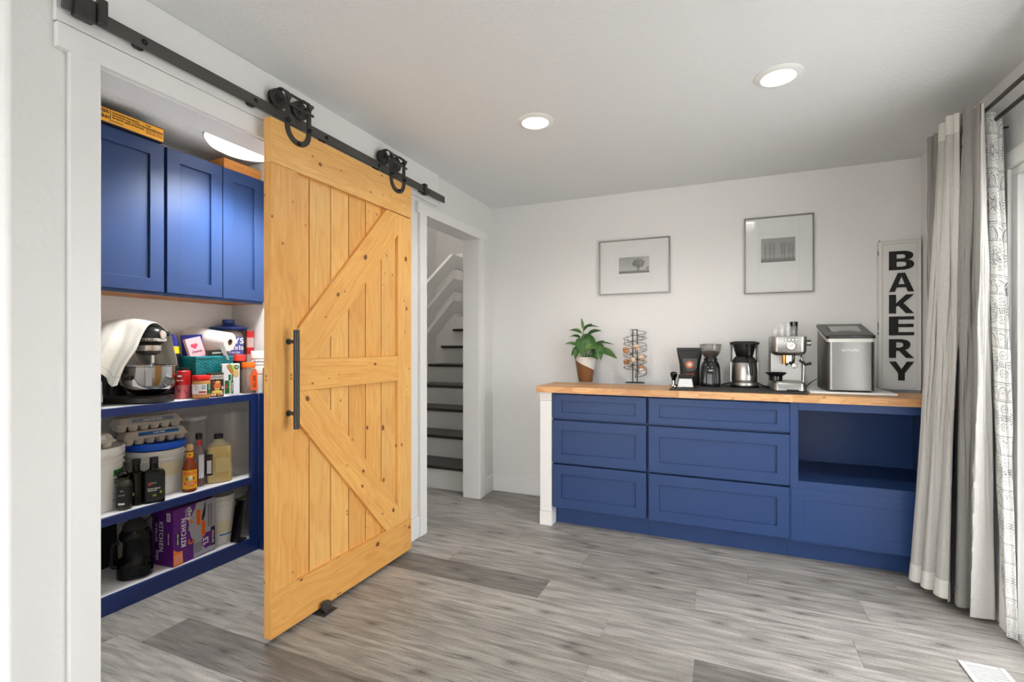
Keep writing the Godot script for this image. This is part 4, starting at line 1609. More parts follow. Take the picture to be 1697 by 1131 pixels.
	espresso()
	ice_maker()

	# cords behind the machines
	var cords := [
		["black power cord running from the coffee maker toward the espresso machine", [V(0.0, YC + 0.011, 3.68), V(0.06, YC + 0.02, 3.70), V(0.2, YC + 0.025, 3.69), V(0.27, YC + 0.012, 3.55), V(0.30, YC + 0.011, 3.48), V(0.26, YC + 0.011, 3.60), V(0.22, YC + 0.03, 3.70)]],
		["black power cord lying on the white board between espresso machine and ice maker", [V(0.475, YC + 0.022, 3.47), V(0.485, YC + 0.024, 3.52), V(0.52, YC + 0.045, 3.6), V(0.57, YC + 0.06, 3.72)]]]
	for c in cords:
		O = Vector3.ZERO
		b = MB.new()
		tube(b, spline(c[1], 8), 0.0035, 8)
		single("power_cord", c[0], "cord", b, M.gloss_black, Vector3.ZERO)


func espresso() -> void:
	var o := thing("espresso_machine", "stainless espresso machine with a pressure gauge and glasses on top", "espresso machine", V(0.372, YC + 0.0065, 3.43))
	O = Vector3.ZERO
	var b := MB.new()
	# drip tray base
	loft(b, [[0.0, 0.176, 0.19, 0.03], [0.004, 0.186, 0.2, 0.035], [0.045, 0.174, 0.188, 0.03], [0.05, 0.165, 0.18, 0.03]], Transform3D.IDENTITY, 6)
	part(o, "drip_base", b, M.steel)
	b = MB.new()
	bbox(b, Vector3(-0.018, 0.0, 0.085), Vector3(0.05, 0.012, 0.101), 0.004)
	part(o, "drip_tab", b, M.black)
	b = MB.new()
	bbox(b, Vector3(-0.07, 0.05, -0.08), Vector3(0.07, 0.056, 0.08), 0.002)
	part(o, "grate", b, M.nickel)
	b = MB.new()
	bbox(b, Vector3(-0.09, 0.04, -0.20), Vector3(0.086, 0.325, -0.06), 0.006)
	part(o, "back_housing", b, M.steel)
	b = MB.new()
	loft(b, [[0.212, 0.136, 0.15, 0.03], [0.222, 0.168, 0.185, 0.035], [0.235, 0.178, 0.2, 0.03], [0.318, 0.184, 0.2, 0.03], [0.325, 0.182, 0.198, 0.03]], TR(Vector3(0, 0, -0.005)), 6)
	part(o, "head", b, M.steel)
	b = MB.new()
	bbox(b, Vector3(-0.088, 0.322, -0.2), Vector3(0.088, 0.329, 0.088), 0.002)
	part(o, "cup_tray", b, M.nickel)
	for k in 4:
		b = MB.new()
		lathe(b, [Vector2(0.0085, 0), Vector2(0.0085, 0.004), Vector2(0.006, 0.005)], 18, Transform3D(Basis.from_euler(Vector3(PI / 2, 0, 0)), Vector3(-0.021 + 0.0185 * k, 0.307, 0.094)), 3)
		part(o, "button", b, M.iron)
		b = MB.new()
		lathe(b, [Vector2(0.0065, 0.0), Vector2(0.0065, 0.0065), Vector2(0, 0.007)], 16, Transform3D(Basis.from_euler(Vector3(PI / 2, 0, 0)), Vector3(-0.021 + 0.0185 * k, 0.307, 0.094)), 0)
		part(o, "button_cap", b, M.white)
	b = MB.new()
	lathe(b, [Vector2(0.026, 0), Vector2(0.026, 0.006), Vector2(0.023, 0.008), Vector2(0.022, 0.004)], 30, Transform3D(Basis.from_euler(Vector3(PI / 2, 0, 0)), Vector3(0.008, 0.270, 0.0935)), 0)
	var ga := part(o, "gauge", b, M.chrome)
	b = MB.new()
	lathe(b, [Vector2(0.0225, 0.004), Vector2(0.0, 0.0042)], 30, Transform3D(Basis.from_euler(Vector3(PI / 2, 0, 0)), Vector3(0.008, 0.270, 0.0935)), 0)
	part(ga, "dial", b, M.white)
	b = MB.new()
	cbox(b, Vector3(0.002, 0.02, 0.001), 0.0003, TR(Vector3(0.010, 0.2715, 0.0985), 0, 0, -45))
	part(ga, "needle", b, M.black)
	b = MB.new()
	lathe(b, [Vector2(0.018, 0), Vector2(0.018, 0.022), Vector2(0.016, 0.026), Vector2(0, 0.026)], 24, Transform3D(Basis.from_euler(Vector3(0, 0, -PI / 2)), Vector3(0.091, 0.288, 0.04)), 0)
	part(o, "steam_knob", b, M.nickel)
	# group head, portafilter
	b = MB.new()
	lathe(b, [Vector2(0.036, 0.178), Vector2(0.037, 0.215)], 30, TR(Vector3(0.0, 0, 0.03)), 3)
	part(o, "group_head", b, M.chrome)
	b = MB.new()
	lathe(b, [Vector2(0.011, 0.160), Vector2(0.012, 0.215)], 16, TR(Vector3(-0.026, 0, 0.06)), 3)
	part(o, "hot_water_spout", b, M.brass)
	b = MB.new()
	lathe(b, [Vector2(0.030, 0.165), Vector2(0.034, 0.168), Vector2(0.034, 0.182), Vector2(0.0, 0.182)], 28, TR(Vector3(0.0, 0, 0.03)), 0)
	tube(b, [Vector3(0.0, 0.165, 0.03), Vector3(-0.008, 0.158, 0.045), Vector3(-0.014, 0.15, 0.05)], 0.005, 8)
	var pf := part(o, "portafilter", b, M.chrome)
	b = MB.new()
	tube(b, [Vector3(0.01, 0.168, 0.06), Vector3(0.016, 0.160, 0.085), Vector3(0.022, 0.154, 0.13)], 0.011, 12)
	part(pf, "handle", b, M.black)
	b = MB.new()
	lathe(b, [Vector2(0, 0), Vector2(0.014, 0.001), Vector2(0.0165, 0.006), Vector2(0.016, 0.02)], 24, Transform3D(Basis.from_euler(Vector3(-PI / 2, 0, 0)), Vector3(0.022, 0.154, 0.148)), 0)
	part(pf, "end_cap", b, M.chrome)
	# steam wand at the right
	b = MB.new()
	tube(b, spline([Vector3(0.062, 0.215, 0.04), Vector3(0.07, 0.18, 0.06), Vector3(0.076, 0.15, 0.065), Vector3(0.072, 0.055, 0.075)], 6), 0.005, 10)
	part(o, "steam_wand", b, M.chrome)
	b = MB.new()
	tube(b, [Vector3(0.06, 0.185, 0.05), Vector3(0.085, 0.16, 0.07), Vector3(0.115, 0.168, 0.075)], 0.009, 10)
	part(o, "wand_grip", b, M.black)
	# things standing on it: a funnel tamper on the tray and a row of glasses on top
	var f := thing("dosing_funnel", "black flared dosing ring standing on the espresso machine's drip tray", "funnel", V(0.306, YC + 0.0635, 3.40))
	O = Vector3.ZERO
	b = MB.new()
	lathe(b, [Vector2(0, 0.0), Vector2(0.032, 0.0), Vector2(0.036, 0.004), Vector2(0.036, 0.028), Vector2(0.04, 0.032)], 32, Transform3D.IDENTITY, 0)
	part(f, "base", b, M.gloss_black)
	b = MB.new()
	lathe(b, [Vector2(0.036, 0.03), Vector2(0.046, 0.036), Vector2(0.060, 0.048), Vector2(0.058, 0.050), Vector2(0.04, 0.042), Vector2(0, 0.04)], 32, Transform3D.IDENTITY, 0)
	part(f, "flared_rim", b, M.black)
	var at := [[-0.052, -0.05], [-0.016, -0.04], [0.018, -0.05], [0.048, -0.045], [-0.034, -0.09], [0.004, -0.10]]
	var words := ["leftmost front glass upside down on top of the espresso machine", "second front glass from the left on top of the espresso machine", "third front glass from the left on top of the espresso machine", "rightmost front glass on top of the espresso machine, near the black cup", "left rear glass behind the front glasses on the espresso machine", "middle rear glass behind the front glasses on the espresso machine"]
	for k in 6:
		var g := thing("drinking_glass", words[k], "glass", V(0.360 + at[k][0], YC + 0.336, 3.43 - at[k][1]), "glasses on the espresso machine")
		O = Vector3.ZERO
		b = MB.new()
		var h := 0.062 + 0.012 * (k % 3)
		lathe(b, [Vector2(0.0185, 0), Vector2(0.0195, 0.002), Vector2(0.0175, h * 0.7), Vector2(0.014, h), Vector2(0.0, h + 0.002), Vector2(0, h - 0.004), Vector2(0.012, h - 0.005), Vector2(0.0155, h * 0.7), Vector2(0.017, 0.0)], 20, Transform3D.IDENTITY, 0)
		part(g, "bowl", b, M.clear_glass)
	var c := thing("espresso_cup", "tall black-rimmed glass cup at the right end of the glasses on the espresso machine", "cup", V(0.413, YC + 0.336, 3.50))
	O = Vector3.ZERO
	b = MB.new()
	lathe(b, [Vector2(0, 0), Vector2(0.02, 0), Vector2(0.022, 0.09), Vector2(0.0205, 0.09), Vector2(0.0185, 0.004), Vector2(0, 0.004)], 20, Transform3D.IDENTITY, 0)
	part(c, "body", b, M.smoke)
	b = MB.new()
	lathe(b, [Vector2(0.0225, 0.066), Vector2(0.023, 0.09), Vector2(0.0205, 0.091)], 20, Transform3D.IDENTITY, 0)
	part(c, "band", b, M.gloss_black)


func ice_maker() -> void:
	# the machine is turned a very little to the right
	var o := thing("ice_maker", "large boxy stainless ice maker with a dark windowed lid on a white board", "ice maker", V(0.666, YC + 0.0155, 3.432), "", 0)
	o.rotation.y = deg_to_rad(3)
	O = Vector3.ZERO
	var w := 0.229
	var d := 0.272
	var b := MB.new()
	loft(b, [[0.006, w - 0.012, d - 0.012, 0.02], [0.010, w, d, 0.022], [0.290, w, d, 0.022]], Transform3D.IDENTITY, 6, 1)
	part(o, "body", b, M.ice_steel)
	b = MB.new()
	for x in [-0.085, 0.085]:
		for z in [-0.11, 0.11]:
			lathe(b, [Vector2(0.014, 0), Vector2(0.014, 0.012)], 14, TR(Vector3(x, 0, z)))
	part(o, "feet", b, M.black)
	# white band under the lid, rising toward the back
	var outline := func(dy: float, inset: float, y0: float) -> PackedVector3Array:
		var ring := PackedVector3Array()
		for p in rrect(w - inset, d - inset, 0.022, 6):
			var z := p.y
			var rise := smoothstep(0.09, -0.10, z) * 0.072
			ring.append(Vector3(p.x, y0 + rise + dy, z))
		return ring
	b = MB.new()
	skin(b, [outline.call(0.0, 0.0, 0.283), outline.call(0.014, -0.002, 0.288)], true, 0)
	part(o, "white_band", b, M.plastic_white)
	b = MB.new()
	skin(b, [outline.call(-0.0, 0.002, 0.200), outline.call(0.0, 0.0, 0.285)], true, 0)
	part(o, "shoulder", b, M.ice_steel)
	# the lid slopes down to the front
	b = MB.new()
	skin(b, [outline.call(0.013, -0.006, 0.289), outline.call(0.020, -0.010, 0.289), outline.call(0.030, -0.008, 0.289), outline.call(0.034, 0.004, 0.289)], true, 2, 50)
	part(o, "lid", b, mat("lid_dark", Color(0.145, 0.14, 0.135), 0.3), Transform3D.IDENTITY, "dark grey sloping lid")
	b = MB.new()
	var slope := atan2(0.072, 0.19)
	cbox(b, Vector3(0.150, 0.004, 0.10), 0.0015, Transform3D(Basis.from_euler(Vector3(slope, 0, 0)), Vector3(0, 0.3605, 0.0)))
	part(o, "lid_window", b, mat("window_grey", Color(0.60, 0.595, 0.585), 0.15), Transform3D.IDENTITY, "grey lid window")
	b = MB.new()
	ball(b, Vector3(0.03, 0.395, -0.105), Vector3(0.004, 0.002, 0.004), 10)
	part(o, "indicator", b, M.white)
	# side grille and name plate
	for k in 12:
		b = MB.new()
		bbox(b, Vector3(-w / 2 - 0.001, 0.075 + 0.0115 * k, -0.10), Vector3(-w / 2 + 0.002, 0.082 + 0.0115 * k, -0.025), 0.0008)
		part(o, "grille_slat", b, M.nickel)
	text(o, "GE Profile", 0.013, M.plastic_white, TR(Vector3(-0.005, 0.236, d / 2 + 0.0006)))


# folds: [x, depth, y] points along the top and along the floor, the same number in each
func drape(top: Array, low: Array, y_low: float, n := 26, mid := 0.5, wobble := 0.004, s := 1) -> Array:
	var a := []
	var b := []
	for p in top:
		a.append(V(p[0], p[2], p[1]))
	for p in low:
		b.append(V(p[0], p[2] if p.size() > 2 else y_low, p[1]))
	a = spline(a, 6)
	b = spline(b, 6)
	var nz := noise(1.6, s, 2)
	var rows := []
	for k in n + 1:
		var t := float(k) / n
		var row := PackedVector3Array()
		for j in a.size():
			var e := pow(t, 1.0 + 0.4 * mid)
			var p: Vector3 = a[j].lerp(b[j], e)
			p.y = lerpf(a[j].y, b[j].y, t)
			var q := nz.get_noise_2d(j * 0.16, t * 1.6) * wobble * 4.0 * sin(PI * minf(t * 1.2, 1.0))
			p += Vector3(q * 0.6, 0, q)
			row.append(p)
		rows.append(row)
	return rows


func cloth_part(o: Node3D, called: String, rows: Array, m: Material, thick := 0.0022) -> MeshInstance3D:
	var moved := []
	for r in rows:
		var row := PackedVector3Array()
		for p in r:
			row.append(p - O)
		moved.append(row)
	var b := MB.new()
	sheet(b, moved, thick)
	return part(o, called, b, m)


# a hem or header: the rows near an edge again, a touch thicker
func band_part(o: Node3D, called: String, rows: Array, from: int, to: int, m: Material) -> void:
	cloth_part(o, called, rows.slice(from, to + 1), m, 0.0052)


func curtains() -> void:
	var rods := [["inner black curtain rod, the upper-left of the two at the ceiling corner", 1.02, 2.222], ["outer black curtain rod nearer the patio door, carrying the printed curtain", 1.06, 2.185]]
	for k in 2:
		var r: Array = rods[k]
		var o := thing("curtain_rod", r[0], "curtain rod", V(r[1], r[2], 1.7), "pair of curtain rods")
		var b := MB.new()
		tube(b, [V(r[1], r[2], 0.55) - O, V(r[1], r[2], 3.10 - 0.3 * k) - O], 0.0085, 12)
		part(o, "rod", b, M.iron)
		for d in [0.62, 3.08 - 0.3 * k]:
			b = MB.new()
			bbox(b, V(r[1] - 0.006, r[2] - 0.014, d + 0.006) - O, V(XR - 0.0005, r[2] - 0.008, d - 0.006) - O, 0.001)
			part(o, "bracket", b, M.iron)
	var o := thing("grey_curtain", "narrow grey curtain edge furthest back, beside the BAKERY sign", "curtain", V(0.98, 0.03, 3.16), "curtains bunched at the patio door")
	var rows := drape([[1.0, 3.172, 2.305], [0.975, 3.168, 2.305], [0.985, 3.15, 2.305], [1.015, 3.152, 2.305], [1.01, 3.135, 2.305], [0.988, 3.125, 2.305], [1.0, 3.11, 2.305]],
		[[1.0, 3.138], [0.985, 3.13], [0.99, 3.12], [1.01, 3.125], [1.01, 3.11], [1.0, 3.105], [1.005, 3.095]], 0.035, 26, 0.5, 0.004, 1)
	cloth_part(o, "panel", rows, M.grey_cloth)
	o = thing("sheer_curtain", "off-white pleated curtain between the two grey curtains", "curtain", V(0.97, 0.03, 3.0), "curtains bunched at the patio door")
	rows = drape([[1.005, 3.075, 2.305], [0.985, 3.045, 2.312], [0.975, 3.012, 2.312], [0.985, 2.985, 2.308], [1.01, 2.975, 2.302], [1.0, 2.955, 2.306], [0.976, 2.938, 2.31], [0.972, 2.905, 2.308], [0.995, 2.888, 2.3], [1.015, 2.88, 2.296], [0.998, 2.862, 2.295], [0.976, 2.852, 2.292], [0.99, 2.832, 2.288]],
		[[0.905, 3.15], [0.886, 3.117], [0.897, 3.085], [0.935, 3.085], [0.945, 3.075], [0.916, 3.055], [0.922, 3.02], [0.962, 3.02], [0.975, 3.005], [0.944, 2.985], [0.956, 2.945], [0.985, 2.935], [0.973, 2.905]], 0.035, 26, 0.5, 0.004, 2)
	cloth_part(o, "panel", rows, M.sheer_cloth)
	band_part(o, "header", rows, 0, 1, M.header_cloth)
	band_part(o, "hem", rows, 25, 26, M.header_cloth)
	o = thing("lined_curtain", "wide grey curtain whose pale lining is folded out toward the room", "curtain", V(1.03, 0.03, 2.85), "curtains bunched at the patio door")
	rows = drape([[1.05, 2.93, 2.28], [1.03, 2.87, 2.285], [1.006, 2.83, 2.29], [0.985, 2.785, 2.292], [0.99, 2.75, 2.28], [1.008, 2.735, 2.262], [1.008, 2.705, 2.258], [1.0, 2.69, 2.252], [0.985, 2.66, 2.248], [0.992, 2.642, 2.245]],
		[[1.032, 3.085], [1.03, 3.0], [1.006, 2.93], [1.0, 2.885], [1.022, 2.88], [1.045, 2.89], [1.062, 2.88], [1.055, 2.855], [1.045, 2.84], [1.022, 2.822, 0.02]], 0.03, 26, 0.5, 0.004, 3)
	cloth_part(o, "panel", rows, M.grey_cloth)
	band_part(o, "header", rows, 0, 1, M.grey_cloth)
	band_part(o, "hem", rows, 25, 26, M.grey_cloth)
	# the front edge turned back: its pale reverse faces the room
	var rev := drape([[0.993, 2.6405, 2.242], [1.0, 2.641, 2.238], [1.005, 2.65, 2.23], [1.008, 2.656, 2.22], [1.010, 2.662, 2.21], [1.012, 2.668, 2.2]],
		[[1.0215, 2.8205, 0.02], [1.045, 2.822, 0.02], [1.065, 2.824, 0.02], [1.09, 2.829, 0.02], [1.112, 2.836, 0.02], [1.122, 2.86, 0.03]], 0.02, 40, 0.15, 0.003, 4)
	for k in rev.size():
		var t := float(k) / (rev.size() - 1)
		var row: PackedVector3Array = rev[k]
		for j in row.size():
			# puckers along the stitched edge, low on the panel
			var pk := exp(-pow((t - 0.74) / 0.13, 2.0)) * exp(-j * 0.28)
			row[j] += Vector3(0.0, 0, 0.010 * pk * sin(t * 150.0 + j * 0.5))
		rev[k] = row
	cloth_part(o, "lining", rev, M.lining_cloth)
	o = thing("printed_curtain", "white curtain printed with grey medallions and scallops at the patio door", "curtain", V(1.08, 0.01, 2.72), "curtains bunched at the patio door")
	rows = drape([[1.04, 2.745, 2.225], [1.03, 2.715, 2.225], [1.038, 2.70, 2.22], [1.05, 2.692, 2.215], [1.064, 2.70, 2.21], [1.062, 2.72, 2.205], [1.072, 2.728, 2.205], [1.088, 2.72, 2.205], [1.10, 2.74, 2.205]],
		[[1.128, 2.80], [1.122, 2.76], [1.106, 2.722], [1.100, 2.708], [1.108, 2.70], [1.116, 2.695], [1.120, 2.690], [1.125, 2.684], [1.13, 2.70]], 0.012, 30, 0.3, 0.004, 5)
	cloth_part(o, "panel", rows, M.print_cloth)
	# floor register
	o = thing("floor_vent", "white slotted floor register at the bottom right corner", "vent", V(0.917, 0, 2.29))
	mat("vent_white", Color(0.80, 0.80, 0.795), 0.5)
	var b := MB.new()
	bx(b, 0.846, 0.866, 0.0005, 0.006, 2.14, 2.446, 0.002)
	bx(b, 0.968, 0.988, 0.0005, 0.006, 2.14, 2.446, 0.002)
	bx(b, 0.866, 0.968, 0.0005, 0.006, 2.426, 2.446, 0.002)
	bx(b, 0.866, 0.968, 0.0005, 0.006, 2.14, 2.16, 0.002)
	bx(b, 0.866, 0.968, 0.0003, 0.0012, 2.16, 2.426, 0.0)
	part(o, "frame", b, M.vent_white)
	for k in 18:
		b = MB.new()
		bx(b, 0.866, 0.968, 0.001, 0.005, 2.166 + 0.0145 * k, 2.174 + 0.0145 * k, 0.001)
		part(o, "slat", b, M.vent_white)


const S1 := 0.944   # tops of the pantry shelves
const S2 := 0.446
const S3 := 0.083


func pantry_units() -> void:
	var o := thing("pantry_shelf_unit", "built-in navy-edged white shelves along the pantry's back wall", "shelves", V(-2.77, 0, 1.5))
	for s in [[S1, 0.906], [S2, 0.407], [S3, 0.046]]:
		var b := MB.new()
		bx(b, -2.979, -2.598, s[1] + 0.012, s[0] - 0.0005, 0.815, 2.245, 0.001)
		var sh := part(o, "shelf", b, M.shelf_white)
		b = MB.new()
		var low: float = 0.0 if s[1] < 0.1 else s[1]
		bx(b, -2.598, -2.578, low, s[0] - 0.0003, 0.815, 2.124, 0.0015)
		part(sh, "front_edge", b, M.navy)
	var b := MB.new()
	bx(b, -2.5985, -2.5775, 0.0, S1 - 0.0003, 2.073, 2.124, 0.0015)
	part(o, "post", b, M.navy)
	o = thing("pantry_end_shelves", "shallow navy shelf unit on the pantry's end wall, beside the red popcorn box", "shelves", V(-2.26, 0, 2.19))
	b = MB.new()
	bx(b, -2.5775, -2.53, 0.0, S1 - 0.0003, 2.1245, 2.2, 0.0015)
	part(o, "post", b, M.navy)
	for s in [[S1, 0.906], [S2, 0.42], [0.063, 0.03]]:
		b = MB.new()
		bx(b, -2.577, -1.94, s[1] + 0.012, s[0] - 0.0005, 2.142, 2.249, 0.001)
		var sh := part(o, "shelf", b, M.shelf_white)
		b = MB.new()
		bx(b, -2.5295, -1.94, 0.0 if s[1] < 0.1 else s[1], s[0] - 0.0003, 2.125, 2.142, 0.0015)
		part(sh, "front_edge", b, M.navy)
	# upper cabinets
	var units := [[1.19, 1.641, [[1.20, 1.634]], "blue wall cabinet with one wide door, nearest the opening"], [1.641, 2.245, [[1.649, 1.958], [1.963, 2.24]], "blue wall cabinet with two narrow doors at the pantry's far end"]]
	for u in units:
		o = thing("wall_cabinet", u[3], "cabinet", V(-2.82, 1.495, (u[0] + u[1]) / 2), "blue wall cabinets in the pantry")
		b = MB.new()
		bx(b, -2.978, -2.692, 1.512, 2.279, u[0], u[1], 0.001)
		bx(b, -2.712, -2.692, 1.495, 1.512, u[0], u[1], 0.001)
		part(o, "body", b, M.blue)
		b = MB.new()
		bx(b, -2.978, -2.713, 1.498, 1.511, u[0] + 0.001, u[1] - 0.001, 0.001, 2)
		part(o, "underside", b, M.raw_wood, Transform3D.IDENTITY, "bare wood underside")
		for d in u[2]:
			b = MB.new()
			shaker(b, d[1] - d[0], 0.766, 0.021, 0.068, 0.067)
			part(o, "door", b, M.blue, Transform3D(Basis.from_euler(Vector3(0, PI / 2, 0)), V(-2.6915, 1.893, (d[0] + d[1]) / 2) - O))
	# light fitting
	o = thing("pantry_light", "round flush ceiling light with a white diffuser inside the pantry", "ceiling light", V(-2.365, H, 1.885))
	b = MB.new()
	lathe(b, [Vector2(0.185, 0.0), Vector2(0.207, -0.004), Vector2(0.209, -0.02), Vector2(0.2, -0.024)], 56, Transform3D.IDENTITY, 0)
	lathe(b, [Vector2(0.205, -0.056), Vector2(0.211, -0.058), Vector2(0.211, -0.066), Vector2(0.205, -0.068)], 56, Transform3D.IDENTITY, 0)
	part(o, "ring", b, M.nickel)
	b = MB.new()
	lathe(b, [Vector2(0.204, -0.02), Vector2(0.207, -0.055), Vector2(0.205, -0.07), Vector2(0.19, -0.092), Vector2(0.15, -0.111), Vector2(0.08, -0.122), Vector2(0.0, -0.125)], 56, Transform3D.IDENTITY, 0)
	part(o, "diffuser", b, M.pantry_lens)
	lamp("pantry_lamp_light", V(-2.365, H - 0.14, 1.885), 1.3, 0.18, Color(0.975, 0.985, 0.985))
	# boxes on top of the cabinets
	o = thing("dish_box", "long orange cardboard box with black print on top of the first wall cabinet", "box", V(-2.72, 2.281, 1.36))
	b = MB.new()
	bx(b, -2.80, -2.652, 2.2815, 2.351, 1.08, 1.62, 0.001)
	part(o, "carton", b, mat("carton_orange", Color(0.98, 0.70, 0.20), 0.5))
	b = MB.new()
	bx(b, -2.802, -2.650, 2.280, 2.284, 1.079, 1.621, 0.001)
	part(o, "lower_edge", b, mat("carton_edge", Color(0.16, 0.15, 0.2), 0.5))
	b = MB.new()
	bx(b, -2.802, -2.650, 2.349, 2.3525, 1.079, 1.621, 0.001)
	part(o, "upper_edge", b, M.carton_edge)
	var px := 90.0
	text(o, "Dish", 0.017, M.black, TR(V(-2.6512, 2.334, 1.352) - O, px), 0, 0.85)
	text(o, "Maker", 0.017, M.black, TR(V(-2.6512, 2.309, 1.346) - O, px), 0, 0.85)
	b = MB.new()
	bx(b, -2.6517, -2.651, 2.29, 2.347, 1.379, 1.381, 0.0)
	part(o, "rule", b, M.black)
	var lines := ["Your Home Dish Maker", "No Peel or Soak a Gentle Rinse For Silverware", "No Bottle Spills On Bottoms"]
	for k in 3:
		var m := lettering(lines[k], 0.0075, font_bold)
		var wd: float = m.get_aabb().size.x
		partm(o, "lettering", m, M.black, TR(V(-2.6512, 2.337 - 0.012 * k, 1.388 + wd / 2) - O, px))
	text(o, "Made in the U.S.A.", 0.004, M.black, TR(V(-2.6512, 2.297, 1.41) - O, px))
	text(o, "#1304", 0.0065, M.black, TR(V(-2.6512, 2.336, 1.545) - O, px))
	for k in 4:
		text(o, "Keep out of reach of small hands", 0.0035, M.black, TR(V(-2.6512, 2.324 - 0.008 * k, 1.575) - O, px))
	o = thing("wooden_crate", "shallow light wooden crate on top of the far wall cabinet under the pantry light", "crate", V(-2.80, 2.281, 2.12))
	b = MB.new()
	for e in [[-2.90, -2.70, 1.99, 2.003], [-2.90, -2.70, 2.23, 2.243], [-2.90, -2.888, 2.003, 2.23], [-2.712, -2.70, 2.003, 2.23]]:
		bx(b, e[0], e[1], 2.281, 2.345, e[2], e[3], 0.001, 2)
	part(o, "side", b, M.tan_wood)
	b = MB.new()
	bx(b, -2.888, -2.712, 2.281, 2.288, 2.003, 2.23, 0.001, 2)
	part(o, "bottom", b, M.tan_wood)


func pantry_top() -> void:
	# food processor, half hidden by the door casing
	var o := thing("food_processor", "grey food processor at the left end of the top shelf, half behind the casing", "food processor", V(-2.775, S1 + 0.0005, 1.272), "", 90)
	O = Vector3.ZERO
	var b := MB.new()
	loft(b, [[0.0, 0.19, 0.19, 0.03], [0.008, 0.20, 0.2, 0.035], [0.024, 0.204, 0.204, 0.035]], Transform3D.IDENTITY, 6)
	part(o, "foot", b, mat("processor_dark", Color(0.25, 0.29, 0.33), 0.4))
	b = MB.new()
	loft(b, [[0.024, 0.204, 0.204, 0.035], [0.115, 0.2, 0.2, 0.035], [0.132, 0.188, 0.188, 0.04], [0.138, 0.168, 0.168, 0.045], [0.128, 0.15, 0.15, 0.06]], Transform3D.IDENTITY, 6)
	part(o, "base", b, mat("processor_grey", Color(0.70, 0.70, 0.71), 0.3))
	b = MB.new()
	bbox(b, Vector3(-0.085, 0.03, 0.1), Vector3(0.085, 0.106, 0.1035), 0.001)
	part(o, "front_plate", b, mat("plate_grey", Color(0.66, 0.67, 0.69), 0.35, 0.5))
	text(o, "Cuisinart", 0.014, M.iron, TR(Vector3(0.018, 0.063, 0.1032)))
	b = MB.new()
	lathe(b, [Vector2(0.072, 0.13), Vector2(0.085, 0.145), Vector2(0.09, 0.30), Vector2(0.092, 0.302), Vector2(0.086, 0.302), Vector2(0.082, 0.148), Vector2(0.07, 0.134)], 36, TR(Vector3(-0.01, 0, -0.01)), 0)
	part(o, "work_bowl", b, mat("bowl_grey", Color(0.5, 0.5, 0.49, 0.7), 0.2))
	M.bowl_grey.transparency = BaseMaterial3D.TRANSPARENCY_ALPHA
	b = MB.new()
	lathe(b, [Vector2(0.093, 0.302), Vector2(0.09, 0.318), Vector2(0.0, 0.325)], 36, TR(Vector3(-0.01, 0, -0.01)), 1)
	part(o, "lid", b, mat("smoke_grey", Color(0.46, 0.46, 0.45), 0.3))
	b = MB.new()
	loft(b, [[0.315, 0.05, 0.06, 0.02], [0.405, 0.048, 0.056, 0.02], [0.41, 0.06, 0.066, 0.02], [0.415, 0.06, 0.066, 0.02]], TR(Vector3(0.03, 0, 0.0)), 5)
	part(o, "feed_tube", b, M.smoke_grey)
	b = MB.new()
	bbox(b, Vector3(0.075, 0.26, -0.03), Vector3(0.105, 0.305, 0.01), 0.006)
	tube(b, [Vector3(0.09, 0.29, -0.01), Vector3(0.12, 0.28, -0.01), Vector3(0.12, 0.2, -0.01), Vector3(0.09, 0.16, -0.01)], 0.008, 8)
	part(o, "handle", b, M.smoke_grey)

	stand_mixer()

	# red drink canister
	o = thing("drink_canister", "tall red canister with a black cap between mixer and teal basket", "canister", V(-2.707, S1 + 0.0005, 1.752), "", 62)
	O = Vector3.ZERO
	b = MB.new()
	lathe(b, [Vector2(0, 0), Vector2(0.036, 0), Vector2(0.0385, 0.003), Vector2(0.0385, 0.075)], 32, Transform3D.IDENTITY, 1)
	part(o, "lower_can", b, mat("can_pink", Color(0.80, 0.42, 0.45), 0.35, 0.3), Transform3D.IDENTITY, "pinkish lower half")
	b = MB.new()
	lathe(b, [Vector2(0.0385, 0.075), Vector2(0.0385, 0.148), Vector2(0.035, 0.152), Vector2(0, 0.152)], 32, Transform3D.IDENTITY, 0)
	part(o, "upper_can", b, mat("can_red", Color(0.76, 0.13, 0.14), 0.35, 0.2))
	b = MB.new()
	lathe(b, [Vector2(0.032, 0.152), Vector2(0.03, 0.160), Vector2(0.034, 0.163), Vector2(0.034, 0.168), Vector2(0.0, 0.169)], 32, Transform3D.IDENTITY, 0)
	part(o, "cap", b, M.black)
	b = MB.new()
	bbox(b, Vector3(-0.036, 0.116, 0.030), Vector3(-0.004, 0.131, 0.0372), 0.0005)
	var lab := part(o, "name_band", b, M.black)
	text(lab, "DARKS", 0.009, M.white, TR(Vector3(-0.018, 0.1235, 0.0374)))
	text(o, "TART CHERRY", 0.006, M.white, TR(Vector3(-0.008, 0.10, 0.0386)), 0.0386)
	b = MB.new()
	tube(b, spline([Vector3(0.012, 0.068, 0.0372), Vector3(0.028, 0.072, 0.027), Vector3(0.033, 0.055, 0.02), Vector3(0.018, 0.035, 0.0345), Vector3(0.004, 0.05, 0.0388), Vector3(0.014, 0.03, 0.0365), Vector3(0.032, 0.012, 0.022)], 6), 0.0007, 5)
	ball(b, Vector3(-0.016, 0.045, 0.0345), Vector3(0.008, 0.012, 0.002), 12)
	part(o, "fruit_drawing", b, mat("cherry", Color(0.45, 0.06, 0.09), 0.4))

	# navy bag with a yellow band
	o = thing("snack_bag", "navy bag with a bright yellow band standing behind the red canister", "bag", V(-2.825, S1 + 0.0005, 1.738), "", 62)
	O = Vector3.ZERO
	b = MB.new()
